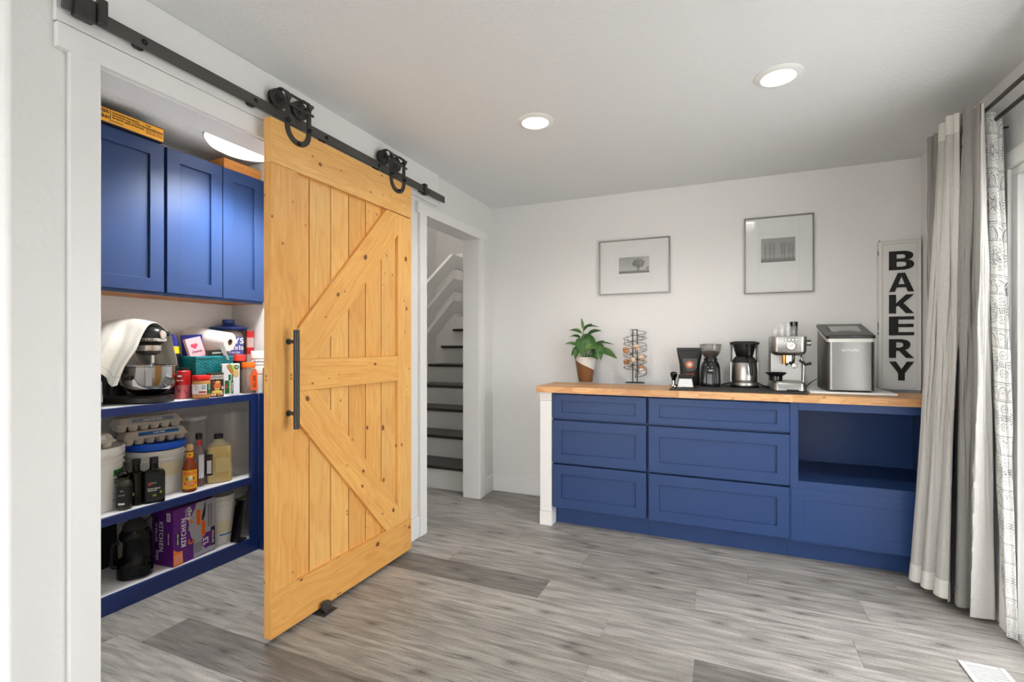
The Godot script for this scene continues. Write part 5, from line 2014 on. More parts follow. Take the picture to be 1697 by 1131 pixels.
	loft(b, [[0.0, 0.12, 0.07, 0.02], [0.01, 0.13, 0.08, 0.03], [0.16, 0.128, 0.075, 0.03], [0.245, 0.125, 0.06, 0.025]], Transform3D.IDENTITY)
	part(o, "lower_bag", b, mat("bag_navy", Color(0.06, 0.065, 0.13), 0.35))
	b = MB.new()
	loft(b, [[0.245, 0.1255, 0.061, 0.025], [0.285, 0.12, 0.05, 0.022]], Transform3D.IDENTITY, 4, 0)
	part(o, "yellow_band", b, mat("band_yellow", Color(0.93, 0.84, 0.10), 0.35))
	b = MB.new()
	loft(b, [[0.285, 0.12, 0.05, 0.022], [0.33, 0.105, 0.03, 0.012], [0.345, 0.085, 0.012, 0.005], [0.352, 0.08, 0.006, 0.002]], Transform3D.IDENTITY)
	part(o, "upper_bag", b, mat("bag_blue", Color(0.07, 0.12, 0.55), 0.3))

	# teal basket and what it holds
	o = thing("storage_basket", "teal woven plastic basket full of packets on the top shelf", "basket", V(-2.785, S1 + 0.0005, 1.922))
	var teal := mat("teal", Color(0.08, 0.52, 0.55), 0.4)
	var lo := Vector3(-2.895, S1, 1.805)
	var hi := Vector3(-2.675, 1.172, 2.03)
	b = MB.new()
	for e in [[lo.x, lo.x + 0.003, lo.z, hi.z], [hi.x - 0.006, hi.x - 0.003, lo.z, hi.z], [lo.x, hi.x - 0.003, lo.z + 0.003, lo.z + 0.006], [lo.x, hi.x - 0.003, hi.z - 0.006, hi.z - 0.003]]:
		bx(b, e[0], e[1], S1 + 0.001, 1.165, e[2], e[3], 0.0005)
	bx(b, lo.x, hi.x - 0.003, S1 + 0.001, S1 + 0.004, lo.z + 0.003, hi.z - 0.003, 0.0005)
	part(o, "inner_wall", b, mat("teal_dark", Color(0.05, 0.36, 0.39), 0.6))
	var weave := MB.new()
	var rows := 24
	for r in rows:
		var y := S1 + 0.008 + (1.160 - S1 - 0.008) * r / (rows - 1)
		for f in 3:
			var n := 15
			for k in n:
				var off := 0.0022 if (k + r) % 2 == 0 else -0.0004
				if f == 0:
					var z0 := lo.z + (hi.z - lo.z) * k / n
					bx(weave, hi.x - 0.0045 + off, hi.x - 0.0008 + off, y - 0.0036, y + 0.0036, z0, z0 + (hi.z - lo.z) / n * 1.02, 0.0012)
				elif f == 1:
					var x0 := lo.x + (hi.x - lo.x) * k / n
					bx(weave, x0, x0 + (hi.x - lo.x) / n * 1.02, y - 0.0036, y + 0.0036, lo.z + 0.0008 - off, lo.z + 0.0045 - off, 0.0012)
				elif k < 1:
					bx(weave, lo.x, hi.x, y - 0.0036, y + 0.0036, hi.z - 0.004, hi.z, 0.0012)
	var wv := part(o, "woven_strips", weave, teal)
	wv.set_meta("kind", "stuff")
	b = MB.new()
	for e in [[lo.x - 0.003, hi.x + 0.004, lo.z - 0.004, lo.z + 0.007], [lo.x - 0.003, hi.x + 0.004, hi.z - 0.007, hi.z + 0.004], [lo.x - 0.003, lo.x + 0.007, lo.z, hi.z], [hi.x - 0.007, hi.x + 0.004, lo.z, hi.z]]:
		bx(b, e[0], e[1], 1.160, 1.174, e[2], e[3], 0.004)
	part(o, "rim", b, teal)
	packet("blue_packet", "blue packet leaning in the teal basket beside the pink carton", "packet", Vector3(0.10, 0.24, 0.03), V(-2.80, 1.175, 1.872), 70, 0, 4, mat("packet_blue", Color(0.07, 0.16, 0.55), 0.35), [])
	var pink := packet("pink_carton", "pink and white patterned carton tilted in the teal basket, with a red heart", "carton", Vector3(0.082, 0.25, 0.032), V(-2.745, 1.155, 1.865), 78, -6, 14, mat("carton_pink", Color(0.93, 0.73, 0.76), 0.45), [["Charm", 0.012, Vector3(0.0, 0.045, 0.017), mat("plum", Color(0.45, 0.15, 0.35), 0.5)]])
	for k in 5:
		b = MB.new()
		bbox(b, Vector3(-0.034 + 0.014 * k, -0.07, 0.0155), Vector3(-0.024 + 0.014 * k, 0.015, 0.0168), 0.0003)
		part(pink, "stripe", b, [M.white, mat("rose", Color(0.85, 0.25, 0.35), 0.5), M.white, M.rose, mat("lilac", Color(0.70, 0.55, 0.80), 0.5)][k])
	b = MB.new()
	ball(b, Vector3(-0.012, 0.082, 0.016), Vector3(0.011, 0.010, 0.0015), 14)
	ball(b, Vector3(0.004, 0.082, 0.016), Vector3(0.011, 0.010, 0.0015), 14)
	ball(b, Vector3(-0.004, 0.074, 0.016), Vector3(0.010, 0.012, 0.0015), 14)
	part(pink, "heart", b, M.rose)
	packet("tan_box", "tan box lying under the paper towel roll in the teal basket", "box", Vector3(0.12, 0.07, 0.09), V(-2.77, 1.148, 1.935), 80, 0, -8, mat("carton_tan", Color(0.78, 0.52, 0.25), 0.5), [])
	packet("black_card_box", "small black and green box in the teal basket's front, below the roll", "box", Vector3(0.085, 0.06, 0.03), V(-2.70, 1.177, 1.93), 86, 0, 3, mat("carton_black", Color(0.07, 0.10, 0.08), 0.4), [["GRANOLA", 0.009, Vector3(0.008, 0.014, 0.016), M.white]])
	packet("maroon_box", "dark red box in the right end of the teal basket", "box", Vector3(0.08, 0.09, 0.05), V(-2.74, 1.16, 1.99), 80, 0, 0, mat("maroon", Color(0.28, 0.04, 0.06), 0.4), [])
	# roll of paper towel lying across the basket
	var a := V(-2.900, 1.292, 1.922)
	var e := V(-2.668, 1.254, 1.998)
	o = thing("paper_towel", "white paper towel roll lying across the top of the teal basket", "paper towel", (a + e) / 2)
	var dir := (e - a).normalized()
	var bs := Basis(Quaternion(Vector3.UP, dir))
	var len := 0.26
	b = MB.new()
	lathe(b, [Vector2(0.0185, -len / 2), Vector2(0.053, -len / 2), Vector2(0.055, -len / 2 + 0.003), Vector2(0.055, len / 2 - 0.003), Vector2(0.053, len / 2), Vector2(0.0185, len / 2)], 48, Transform3D(bs, Vector3.ZERO), 0)
	var paper := mat("paper", Color(0.93, 0.925, 0.91), 0.9)
	part(o, "roll", b, paper)
	b = MB.new()
	lathe(b, [Vector2(0.0186, -len / 2), Vector2(0.0186, len / 2 + 0.0005), Vector2(0.0172, len / 2 + 0.0005), Vector2(0.0172, -len / 2)], 32, Transform3D(bs, Vector3.ZERO), 0)
	part(o, "cardboard_core", b, mat("cardboard", Color(0.50, 0.38, 0.27), 0.9))
	b = MB.new()
	var side_v := dir.cross(Vector3.UP).normalized()
	var tail := []
	for k in 7:
		var t := k / 6.0
		var row := PackedVector3Array()
		for j in 4:
			var p := side_v * lerpf(0.054, 0.035, t) + Vector3(0, -0.01 - 0.095 * t, 0)
			row.append(p + dir * (len / 2 - 0.001 - 0.25 * j / 3.0) - side_v * 0.03 * t)
		tail.append(row)
	sheet(b, tail, 0.001)
	part(o, "loose_sheet", b, paper)

	# jars behind and beside
	o = thing("pretzel_jar", "big clear jar with a blue lid and blue printed label behind the paper towel", "jar", V(-2.868, S1 + 0.0005, 2.142), "", 60)
	O = Vector3.ZERO
	b = MB.new()
	loft(b, [[0.0, 0.15, 0.15, 0.04], [0.01, 0.164, 0.164, 0.05], [0.34, 0.164, 0.164, 0.05], [0.372, 0.15, 0.15, 0.06], [0.385, 0.13, 0.13, 0.06]], Transform3D.IDENTITY, 6)
	part(o, "jar_body", b, glass("jar_clear", Color(0.75, 0.66, 0.62), 0.45, 0.08))
	var fill := MB.new()
	loft(fill, [[0.006, 0.150, 0.150, 0.045], [0.06, 0.158, 0.158, 0.05], [0.12, 0.154, 0.156, 0.05], [0.2, 0.158, 0.155, 0.05], [0.32, 0.15, 0.152, 0.05], [0.35, 0.12, 0.12, 0.05]], Transform3D.IDENTITY, 4)
	part(o, "contents", fill, mat("snack_red", Color(0.42, 0.13, 0.12), 0.5))
	b = MB.new()
	loft(b, [[0.386, 0.19, 0.19, 0.09], [0.395, 0.21, 0.21, 0.1], [0.402, 0.21, 0.21, 0.1], [0.41, 0.17, 0.17, 0.08], [0.425, 0.10, 0.10, 0.045], [0.43, 0.07, 0.07, 0.03], [0.45, 0.068, 0.068, 0.03], [0.453, 0.06, 0.06, 0.028]], Transform3D.IDENTITY, 6)
	part(o, "lid", b, mat("lid_blue", Color(0.08, 0.19, 0.46), 0.25))
	b = MB.new()
	bbox(b, Vector3(-0.07, 0.20, 0.080), Vector3(0.07, 0.345, 0.0835), 0.0005)
	part(o, "label", b, mat("label_blue", Color(0.28, 0.34, 0.62), 0.4))
	text(o, "PIDYS", 0.035, M.white, TR(Vector3(0.008, 0.318, 0.0838)))
	text(o, "Pretzels", 0.026, M.white, TR(Vector3(0.005, 0.275, 0.0838)))
	text(o, "PEANUT BUTTER", 0.009, M.white, TR(Vector3(0.005, 0.245, 0.0838)))
	b = MB.new()
	bbox(b, Vector3(-0.07, 0.165, 0.080), Vector3(0.07, 0.20, 0.0835), 0.0005)
	part(o, "red_band", b, M.can_red)
	o = thing("snack_tower", "slim clear and red printed tube standing to the right of the blue-lidded jar", "tube", V(-2.775, S1 + 0.0005, 2.222), "", 60)
	O = Vector3.ZERO
	b = MB.new()
	loft(b, [[0.0, 0.042, 0.042, 0.008], [0.385, 0.042, 0.042, 0.008]], Transform3D.IDENTITY)
	part(o, "tube", b, mat("tube_clear", Color(0.75, 0.63, 0.6), 0.2))
	for y in [0.235, 0.34]:
		b = MB.new()
		loft(b, [[y, 0.0435, 0.0435, 0.008], [y + 0.042, 0.0435, 0.0435, 0.008]], Transform3D.IDENTITY, 4, 0)
		part(o, "red_band", b, M.can_red)
	o = thing("red_lidded_jar", "dark jar with a bright red screw lid right of the teal basket", "jar", V(-2.722, S1 + 0.0005, 2.098))
	b = MB.new()
	lathe(b, [Vector2(0, 0), Vector2(0.040, 0), Vector2(0.043, 0.004), Vector2(0.043, 0.17), Vector2(0.037, 0.19), Vector2(0.037, 0.2)], 32, Transform3D.IDENTITY, 0)
	part(o, "jar_body", b, mat("jam", Color(0.13, 0.02, 0.03), 0.12))
	b = MB.new()
	lathe(b, [Vector2(0.0435, 0.196), Vector2(0.0435, 0.23), Vector2(0.041, 0.234), Vector2(0, 0.234)], 32, Transform3D.IDENTITY, 1)
	part(o, "lid", b, mat("lid_red", Color(0.84, 0.20, 0.16), 0.35))
	o = thing("white_tub", "white supplement tub with a printed label at the far end of the top shelf", "tub", V(-2.655, S1 + 0.0005, 2.196), "", 55)
	O = Vector3.ZERO
	b = MB.new()
	lathe(b, [Vector2(0, 0), Vector2(0.046, 0), Vector2(0.049, 0.004), Vector2(0.049, 0.2), Vector2(0.046, 0.206)], 36, Transform3D.IDENTITY, 0)
	part(o, "body", b, M.plastic_white)
	b = MB.new()
	lathe(b, [Vector2(0.047, 0.206), Vector2(0.0505, 0.21), Vector2(0.0505, 0.252), Vector2(0.048, 0.256), Vector2(0, 0.256)], 36, Transform3D.IDENTITY, 0)
	part(o, "lid", b, M.white)
	text(o, "ProFlow-7", 0.012, mat("ink_navy", Color(0.14, 0.15, 0.35), 0.5), TR(Vector3(0.0, 0.19, 0.0493)), 0.0493)
	text(o, "Heart health", 0.007, M.ink_navy, TR(Vector3(0.0, 0.17, 0.0493)), 0.0493)
	b = MB.new()
	lathe(b, [Vector2(0.0494, 0.112), Vector2(0.0494, 0.116)], 24, Transform3D.IDENTITY, 0, -0.9, 0.9)
	part(o, "red_line", b, M.lid_red)
	b = MB.new()
	lathe(b, [Vector2(0.0496, 0.135), Vector2(0.0496, 0.165)], 8, Transform3D.IDENTITY, 0, 0.55, 0.95)
	part(o, "green_patch", b, mat("ink_green", Color(0.03, 0.25, 0.14), 0.5))

	# front row
	o = thing("peanut_butter_jar", "peanut butter jar with a red lid and white-and-green label in front of the basket", "jar", V(-2.622, S1 + 0.0005, 1.799), "", 62)
	O = Vector3.ZERO
	b = MB.new()
	lathe(b, [Vector2(0, 0), Vector2(0.038, 0), Vector2(0.043, 0.006), Vector2(0.044, 0.02), Vector2(0.043, 0.026), Vector2(0.043, 0.078), Vector2(0.044, 0.084), Vector2(0.042, 0.096), Vector2(0.039, 0.1)], 36, Transform3D.IDENTITY, 0)
	part(o, "jar_body", b, mat("peanut", Color(0.76, 0.53, 0.30), 0.25))
	b = MB.new()
	lathe(b, [Vector2(0.0425, 0.099), Vector2(0.0435, 0.101), Vector2(0.0435, 0.122), Vector2(0.0415, 0.126), Vector2(0, 0.126)], 44, Transform3D.IDENTITY, 1)
	part(o, "lid", b, mat("lid_scarlet", Color(0.87, 0.10, 0.09), 0.35))
	b = MB.new()
	lathe(b, [Vector2(0.0438, 0.026), Vector2(0.0438, 0.079)], 36, Transform3D.IDENTITY, 0, -1.6, 0.5)
	part(o, "label", b, M.white)
	b = MB.new()
	lathe(b, [Vector2(0.0439, 0.026), Vector2(0.0439, 0.079)], 14, Transform3D.IDENTITY, 0, 0.5, 1.2)
	part(o, "green_label", b, mat("label_green", Color(0.03, 0.38, 0.12), 0.45))
	b = MB.new()
	lathe(b, [Vector2(0.0441, 0.031), Vector2(0.0441, 0.042)], 14, Transform3D.IDENTITY, 0, -0.4, 0.42)
	part(o, "red_strip", b, mat("strip_pink", Color(0.72, 0.2, 0.22), 0.5))
	b = MB.new()
	lathe(b, [Vector2(0.0441, 0.05), Vector2(0.0441, 0.075)], 14, Transform3D.IDENTITY, 0, -0.1, 0.4)
	part(o, "barcode", b, mat("grey_print", Color(0.62, 0.65, 0.70), 0.6))
	for k in 4:
		text(o, "Nutrition Facts", 0.0035, M.grey_print, TR(Vector3(-0.018, 0.071 - 0.006 * k, 0.0440)), 0.044)
	text(o, "Nuts", 0.009, M.white, Transform3D(Basis.from_euler(Vector3(0, 0.85, PI / 2)), Vector3(sin(0.85) * 0.0441, 0.062, cos(0.85) * 0.0441)))

	o = thing("brownie_box", "brown baking mix box showing a stack of brownies, right of the peanut butter", "box", V(-2.630, S1 + 0.0005, 1.884), "", 78)
	O = Vector3.ZERO
	b = MB.new()
	bbox(b, Vector3(-0.036, 0, -0.024), Vector3(0.036, 0.135, 0.024), 0.001)
	part(o, "carton", b, mat("cocoa", Color(0.22, 0.16, 0.10), 0.4))
	text(o, "BROWNIE", 0.0115, M.white, TR(Vector3(0, 0.118, 0.0242)), 0, 1.15)
	text(o, "SUPREME", 0.010, M.white, TR(Vector3(0, 0.104, 0.0242)), 0, 1.2)
	var pic := [[0.0, 0.028, 0.030, 0.010, "band_cream", Color(0.86, 0.75, 0.38)], [0.0, 0.062, 0.020, 0.020, "caramel", Color(0.80, 0.42, 0.22)], [0.004, 0.082, 0.014, 0.008, "toffee", Color(0.85, 0.66, 0.40)], [-0.017, 0.078, 0.008, 0.012, "brick_brown", Color(0.48, 0.20, 0.12)], [0.0, 0.045, 0.016, 0.006, "band_cream", Color(0.86, 0.75, 0.38)], [-0.012, 0.012, 0.008, 0.007, "toffee", Color.WHITE], [0.010, 0.012, 0.008, 0.007, "caramel", Color.WHITE], [0.024, 0.016, 0.007, 0.009, "pale_pink", Color(0.80, 0.66, 0.62)], [-0.026, 0.014, 0.007, 0.008, "pale_pink", Color.WHITE], [0.028, 0.05, 0.006, 0.010, "pale_pink", Color.WHITE]]
	for q in pic:
		if not M.has(q[4]):
			mat(q[4], q[5], 0.5)
		b = MB.new()
		ball(b, Vector3(q[0], q[1], 0.0242), Vector3(q[2], q[3], 0.0009), 14)
		part(o, "printed_treat", b, M[q[4]])
	b = MB.new()
	bbox(b, Vector3(-0.0372, 0.028, -0.022), Vector3(-0.0358, 0.048, 0.022), 0.0002)
	part(o, "side_band", b, M.band_cream)
	for k in 2:
		b = MB.new()
		ball(b, Vector3(-0.0362, 0.07 - 0.012 * k, -0.008 + 0.016 * k), Vector3(0.0008, 0.016, 0.007), 12)
		part(o, "printed_treat", b, [M.caramel, M.brick_brown][k])

	o = thing("sandwich_bag_box", "white and green sandwich bag box picturing a sandwich, in the front row", "box", V(-2.628, S1 + 0.0005, 1.972), "", 66)
	O = Vector3.ZERO
	b = MB.new()
	bbox(b, Vector3(-0.045, 0, -0.018), Vector3(0.045, 0.184, 0.03), 0.001)
	part(o, "carton", b, mat("box_white", Color(0.88, 0.89, 0.91), 0.4))
	b = MB.new()
	bbox(b, Vector3(-0.032, 0.012, 0.0295), Vector3(0.012, 0.088, 0.0308), 0.0004)
	bbox(b, Vector3(-0.013, 0.088, 0.0295), Vector3(0.010, 0.122, 0.0308), 0.0004)
	part(o, "green_panel", b, M.label_green)
	var up := Basis.from_euler(Vector3(0, 0, PI / 2))
	text(o, "Sandwich", 0.0125, M.white, Transform3D(up, Vector3(-0.005, 0.05, 0.031)))
	text(o, "resealable bags", 0.005, M.white, Transform3D(up, Vector3(0.006, 0.05, 0.031)))
	text(o, "everyday", 0.006, M.white, Transform3D(up, Vector3(0.0, 0.104, 0.031)))
	b = MB.new()
	ball(b, Vector3(-0.023, 0.052, 0.0306), Vector3(0.004, 0.012, 0.0008), 12)
	part(o, "red_oval", b, M.lid_scarlet)
	for q in [[-0.004, 0.150, 0.009, 0.034, 0.5, "carrot", Color(0.85, 0.42, 0.15)], [0.004, 0.152, 0.010, 0.036, 0.4, "lettuce", Color(0.42, 0.62, 0.25)], [0.020, 0.142, 0.019, 0.040, 0.25, "bread", Color(0.80, 0.70, 0.47)], [-0.012, 0.162, 0.008, 0.008, 0.0, "lettuce", Color.WHITE]]:
		if not M.has(q[5]):
			mat(q[5], q[6], 0.5)
		b = MB.new()
		ball(b, Vector3.ZERO, Vector3(q[2], q[3], 0.0009), 16, Transform3D(Basis.from_euler(Vector3(0, 0, q[4])), Vector3(q[0], q[1], 0.0304)))
		part(o, "printed_sandwich", b, M[q[5]])
	b = MB.new()
	ball(b, Vector3(0.029, 0.164, 0.031), Vector3(0.013, 0.013, 0.0008), 18)
	part(o, "green_seal", b, M.label_green)
	text(o, "40", 0.009, M.white, TR(Vector3(0.029, 0.164, 0.032)))
	b = MB.new()
	bbox(b, Vector3(-0.0458, 0.105, -0.012), Vector3(-0.0446, 0.172, 0.018), 0.0003)
	part(o, "side_panel", b, M.label_green)
	text(o, "everyday", 0.009, M.white, Transform3D(Basis.from_euler(Vector3(0, -PI / 2, 0)) * up, Vector3(-0.046, 0.14, 0.003)))

	o = thing("honey_jar", "clear jar of dark honey with an orange lid and orange sticker at the shelf corner", "jar", V(-2.635, S1 + 0.0005, 2.10), "", 62)
	O = Vector3.ZERO
	b = MB.new()
	loft(b, [[0, 0.074, 0.06, 0.015], [0.004, 0.08, 0.066, 0.018], [0.135, 0.08, 0.066, 0.018], [0.158, 0.066, 0.055, 0.025]], Transform3D.IDENTITY, 5)
	part(o, "jar_body", b, glass("jar_pale", Color(0.85, 0.75, 0.66), 0.2, 0.08))
	b = MB.new()
	loft(b, [[0.004, 0.074, 0.06, 0.015], [0.04, 0.0745, 0.0605, 0.015]], Transform3D.IDENTITY, 5)
	part(o, "honey", b, mat("honey_dark", Color(0.20, 0.07, 0.03), 0.15))
	b = MB.new()
	lathe(b, [Vector2(0.036, 0.156), Vector2(0.038, 0.158), Vector2(0.038, 0.184), Vector2(0.036, 0.188), Vector2(0, 0.188)], 32, Transform3D.IDENTITY, 1)
	part(o, "lid", b, mat("lid_orange", Color(0.95, 0.42, 0.08), 0.35))
	b = MB.new()
	extrude(b, PackedVector2Array([Vector2(-0.018, 0.02), Vector2(0.016, 0.018), Vector2(0.017, 0.12), Vector2(0.008, 0.148), Vector2(-0.006, 0.146), Vector2(-0.012, 0.118), Vector2(-0.024, 0.11), Vector2(-0.022, 0.078)]), 0.001, TR(Vector3(0.026, 0, 0.0335)))
	part(o, "sticker", b, mat("sticker_orange", Color(0.96, 0.36, 0.10), 0.45))
	text(o, "ALL SEA", 0.014, M.black, Transform3D(up, Vector3(0.026, 0.072, 0.0348)))

	o = thing("kraft_box", "plain brown box beside the pine door on the top shelf", "box", V(-2.50, S1 + 0.0005, 2.195))
	b = MB.new()
	bx(b, -2.575, -2.44, S1 + 0.0005, 1.098, 2.15, 2.243, 0.001)
	part(o, "carton", b, mat("kraft", Color(0.55, 0.38, 0.24), 0.8))
	b = MB.new()
	bx(b, -2.53, -2.50, S1 + 0.001, 1.0985, 2.1494, 2.1504, 0.0)
	part(o, "tape", b, mat("tape", Color(0.62, 0.47, 0.32), 0.4))


func packet(called: String, label: String, category: String, size: Vector3, at: Vector3, yaw: float, pitch: float, roll: float, m: Material, words: Array) -> Node3D:
	var o := thing(called, label, category, at, "", yaw)
	o.rotation = Vector3(deg_to_rad(pitch), deg_to_rad(yaw), deg_to_rad(roll))
	O = Vector3.ZERO
	var b := MB.new()
	cbox(b, size, 0.0015, Transform3D.IDENTITY)
	part(o, "carton", b, m)
	b = MB.new()
	bbox(b, Vector3(-size.x / 2 + 0.002, size.y / 2 - 0.003, -size.z / 2 - 0.0005), Vector3(size.x / 2 - 0.002, size.y / 2 - 0.001, size.z / 2 + 0.0005), 0.0003)
	part(o, "top_flap", b, m)
	for w in words:
		text(o, w[0], w[1], w[3], TR(w[2]))
	return o


func stand_mixer() -> void:
	var o := thing("stand_mixer", "dark stand mixer with a polished steel bowl under a draped towel", "mixer", V(-2.765, S1 + 0.0005, 1.548), "", 112.4)
	O = Vector3.ZERO
	var dark := mat("mixer_grey", Color(0.105, 0.105, 0.112), 0.3)
	var b := MB.new()
	loft(b, [[0.0, 0.205, 0.345, 0.09], [0.006, 0.215, 0.355, 0.095], [0.028, 0.21, 0.35, 0.095], [0.036, 0.19, 0.33, 0.09]], Transform3D.IDENTITY, 8)
	part(o, "base", b, dark)
	b = MB.new()
	loft(b, [[0.034, 0.12, 0.11, 0.05, 0, -0.11], [0.1, 0.085, 0.085, 0.04, 0, -0.12], [0.22, 0.08, 0.085, 0.04, 0, -0.12], [0.28, 0.11, 0.12, 0.05, 0, -0.10]], Transform3D.IDENTITY, 8)
	part(o, "pedestal", b, dark)
	var along := Transform3D(Basis(Vector3(1, 0, 0), Vector3(0, 0, 1), Vector3(0, 1, 0)), Vector3(0, 0.336, 0))
	b = MB.new()
	loft(b, [[-0.175, 0.05, 0.05, 0.024], [-0.165, 0.085, 0.085, 0.04], [-0.13, 0.112, 0.112, 0.052], [-0.03, 0.128, 0.122, 0.056], [0.06, 0.124, 0.112, 0.052], [0.11, 0.106, 0.098, 0.046], [0.135, 0.076, 0.075, 0.036], [0.14, 0.06, 0.06, 0.028]], along, 8)
	part(o, "motor_head", b, dark)
	b = MB.new()
	loft(b, [[-0.12, 0.126, 0.018, 0.006, 0, -0.018], [0.0, 0.137, 0.018, 0.006, 0, -0.018], [0.06, 0.134, 0.018, 0.006, 0, -0.018], [0.105, 0.118, 0.018, 0.006, 0, -0.018], [0.130, 0.092, 0.018, 0.006, 0, -0.018], [0.141, 0.07, 0.016, 0.006, 0, -0.018]], along, 4)
	var band := part(o, "trim_band", b, mat("band_steel", Color(0.82, 0.80, 0.76), 0.25, 0.8))
	for s in [-1, 1]:
		text(band, "KitchenAid", 0.012, M.black, TR(Vector3(s * 0.0632, 0.318, 0.085), 90.0 * s - s * 14.0), 0, 1.1, font_serif)
	b = MB.new()
	lathe(b, [Vector2(0.021, 0), Vector2(0.0235, 0.004), Vector2(0.0235, 0.012), Vector2(0.020, 0.015), Vector2(0, 0.016)], 28, Transform3D(Basis.from_euler(Vector3(PI / 2, 0, 0)), Vector3(0, 0.345, 0.134)), 0)
	part(o, "attachment_hub", b, M.chrome)
	b = MB.new()
	lathe(b, [Vector2(0.006, 0), Vector2(0.011, 0.01), Vector2(0.013, 0.024), Vector2(0.008, 0.032), Vector2(0, 0.033)], 18, Transform3D(Basis.from_euler(Vector3(0, 0, -PI / 2)), Vector3(0.04, 0.35, 0.125)), 0)
	part(o, "hub_knob", b, M.gloss_black)
	b = MB.new()
	lathe(b, [Vector2(0.056, 0.262), Vector2(0.058, 0.268), Vector2(0.058, 0.29), Vector2(0.05, 0.294)], 32, TR(Vector3(0, 0, 0.07)), 3)
	part(o, "planetary_ring", b, M.band_steel)
	b = MB.new()
	lathe(b, [Vector2(0.03, 0.24), Vector2(0.05, 0.25), Vector2(0.052, 0.264)], 28, TR(Vector3(0, 0, 0.07)), 3)
	part(o, "planetary_cap", b, M.iron)
	b = MB.new()
	lathe(b, [Vector2(0.009, 0.20), Vector2(0.0095, 0.242)], 16, TR(Vector3(0.008, 0, 0.085)), 3)
	part(o, "beater_shaft", b, M.chrome)
	b = MB.new()
	var whisk := []
	for k in 5:
		var a := TAU * k / 5
		tube(b, spline([Vector3(0.0, 0.2, 0.085), Vector3(cos(a) * 0.035, 0.15, 0.085 + sin(a) * 0.035), Vector3(cos(a) * 0.04, 0.09, 0.085 + sin(a) * 0.04), Vector3(0, 0.06, 0.085)], 6), 0.0015, 6)
	part(o, "whisk", b, M.chrome)
	b = MB.new()
	lathe(b, [Vector2(0.0, 0.038), Vector2(0.05, 0.038), Vector2(0.058, 0.042), Vector2(0.07, 0.05), Vector2(0.102, 0.068), Vector2(0.119, 0.095), Vector2(0.124, 0.13), Vector2(0.125, 0.182), Vector2(0.129, 0.185), Vector2(0.129, 0.189), Vector2(0.1225, 0.187), Vector2(0.121, 0.13), Vector2(0.1, 0.075), Vector2(0.0, 0.05)], 56, TR(Vector3(0.0, 0, 0.07)), 0)
	var bowl := part(o, "bowl", b, mat("mirror_steel", Color(0.66, 0.65, 0.635), 0.12, 1.0))
	for s in [-1.0, 1.0]:
		b = MB.new()
		bbox(b, Vector3(s * 0.135 - 0.012, 0.118, 0.05), Vector3(s * 0.135 + 0.012, 0.138, 0.085), 0.004)
		part(o, "bowl_bracket", b, M.mixer_grey)
	b = MB.new()
	var face := Transform3D(Basis.from_euler(Vector3(0, deg_to_rad(-52), 0)), Vector3(0, 0, 0.07))
	bbox(b, Vector3(-0.014, 0.088, 0.118), Vector3(0.014, 0.165, 0.1285), 0.003, face)
	part(bowl, "handle_plate", b, M.steel)
	# tea towel draped over the head; columns run from the left hem over the top to the right hem
	var front := [Vector3(-0.19, 0.107, 0.072), Vector3(-0.165, 0.192, 0.088), Vector3(-0.125, 0.272, 0.112), Vector3(-0.085, 0.335, 0.106), Vector3(-0.045, 0.392, 0.108), Vector3(0.0, 0.405, 0.112), Vector3(0.045, 0.392, 0.105), Vector3(0.09, 0.345, 0.120), Vector3(0.10, 0.28, 0.130), Vector3(0.122, 0.21, 0.132), Vector3(0.140, 0.155, 0.128)]
	var back := [Vector3(-0.235, 0.172, -0.03), Vector3(-0.215, 0.235, -0.03), Vector3(-0.18, 0.305, -0.04), Vector3(-0.13, 0.362, -0.07), Vector3(-0.075, 0.402, -0.10), Vector3(0.0, 0.412, -0.12), Vector3(0.06, 0.398, -0.12), Vector3(0.085, 0.35, -0.11), Vector3(0.10, 0.29, -0.10), Vector3(0.128, 0.22, -0.09), Vector3(0.148, 0.17, -0.08)]
	front = spline(front, 4)
	back = spline(back, 4)
	var rows := []
	var n := 22
	for k in n + 1:
		var t := float(k) / n
		var row := PackedVector3Array()
		for j in front.size():
			var p: Vector3 = front[j].lerp(back[j], t)
			var s := float(j) / (front.size() - 1)
			var hang := absf(s - 0.46) * 2.0
			# the cloth bellies up over the motor head and folds where it hangs free
			p.y += sin(PI * t) * 0.018 * (1.0 - hang)
			var left := 1.0 if s < 0.46 else 0.5
			p += Vector3(-1, 0, 0.25).normalized() * left * hang * (0.020 * sin(t * 9.0 + 0.6 + s * 2.0) + 0.007 * sin(t * 21.0 + s * 5.0))
			p.y -= left * hang * hang * 0.03 * sin(t * 5.4 + 0.2)
			row.append(p)
		rows.append(row)
	var at := o.position
	var turn := o.rotation.y
	o = thing("tea_towel", "natural linen tea towel draped over the stand mixer", "towel", at, "", rad_to_deg(turn))
	O = Vector3.ZERO
	b = MB.new()
	sheet(b, rows, 0.0025)
	part(o, "cloth", b, M.towel)
	for e in 2:
		var line := []
		var j: int = 2 if e == 0 else front.size() - 3
		for k in n + 1:
			line.append(rows[k][j] + Vector3(-0.0016 if e == 0 else 0.0016, 0, 0.0006))
		b = MB.new()
		tube(b, line, 0.0007, 5)
		part(o, "hem_stitch", b, mat("stitch_%d" % e, Color(0.45, 0.43, 0.38), 0.9))


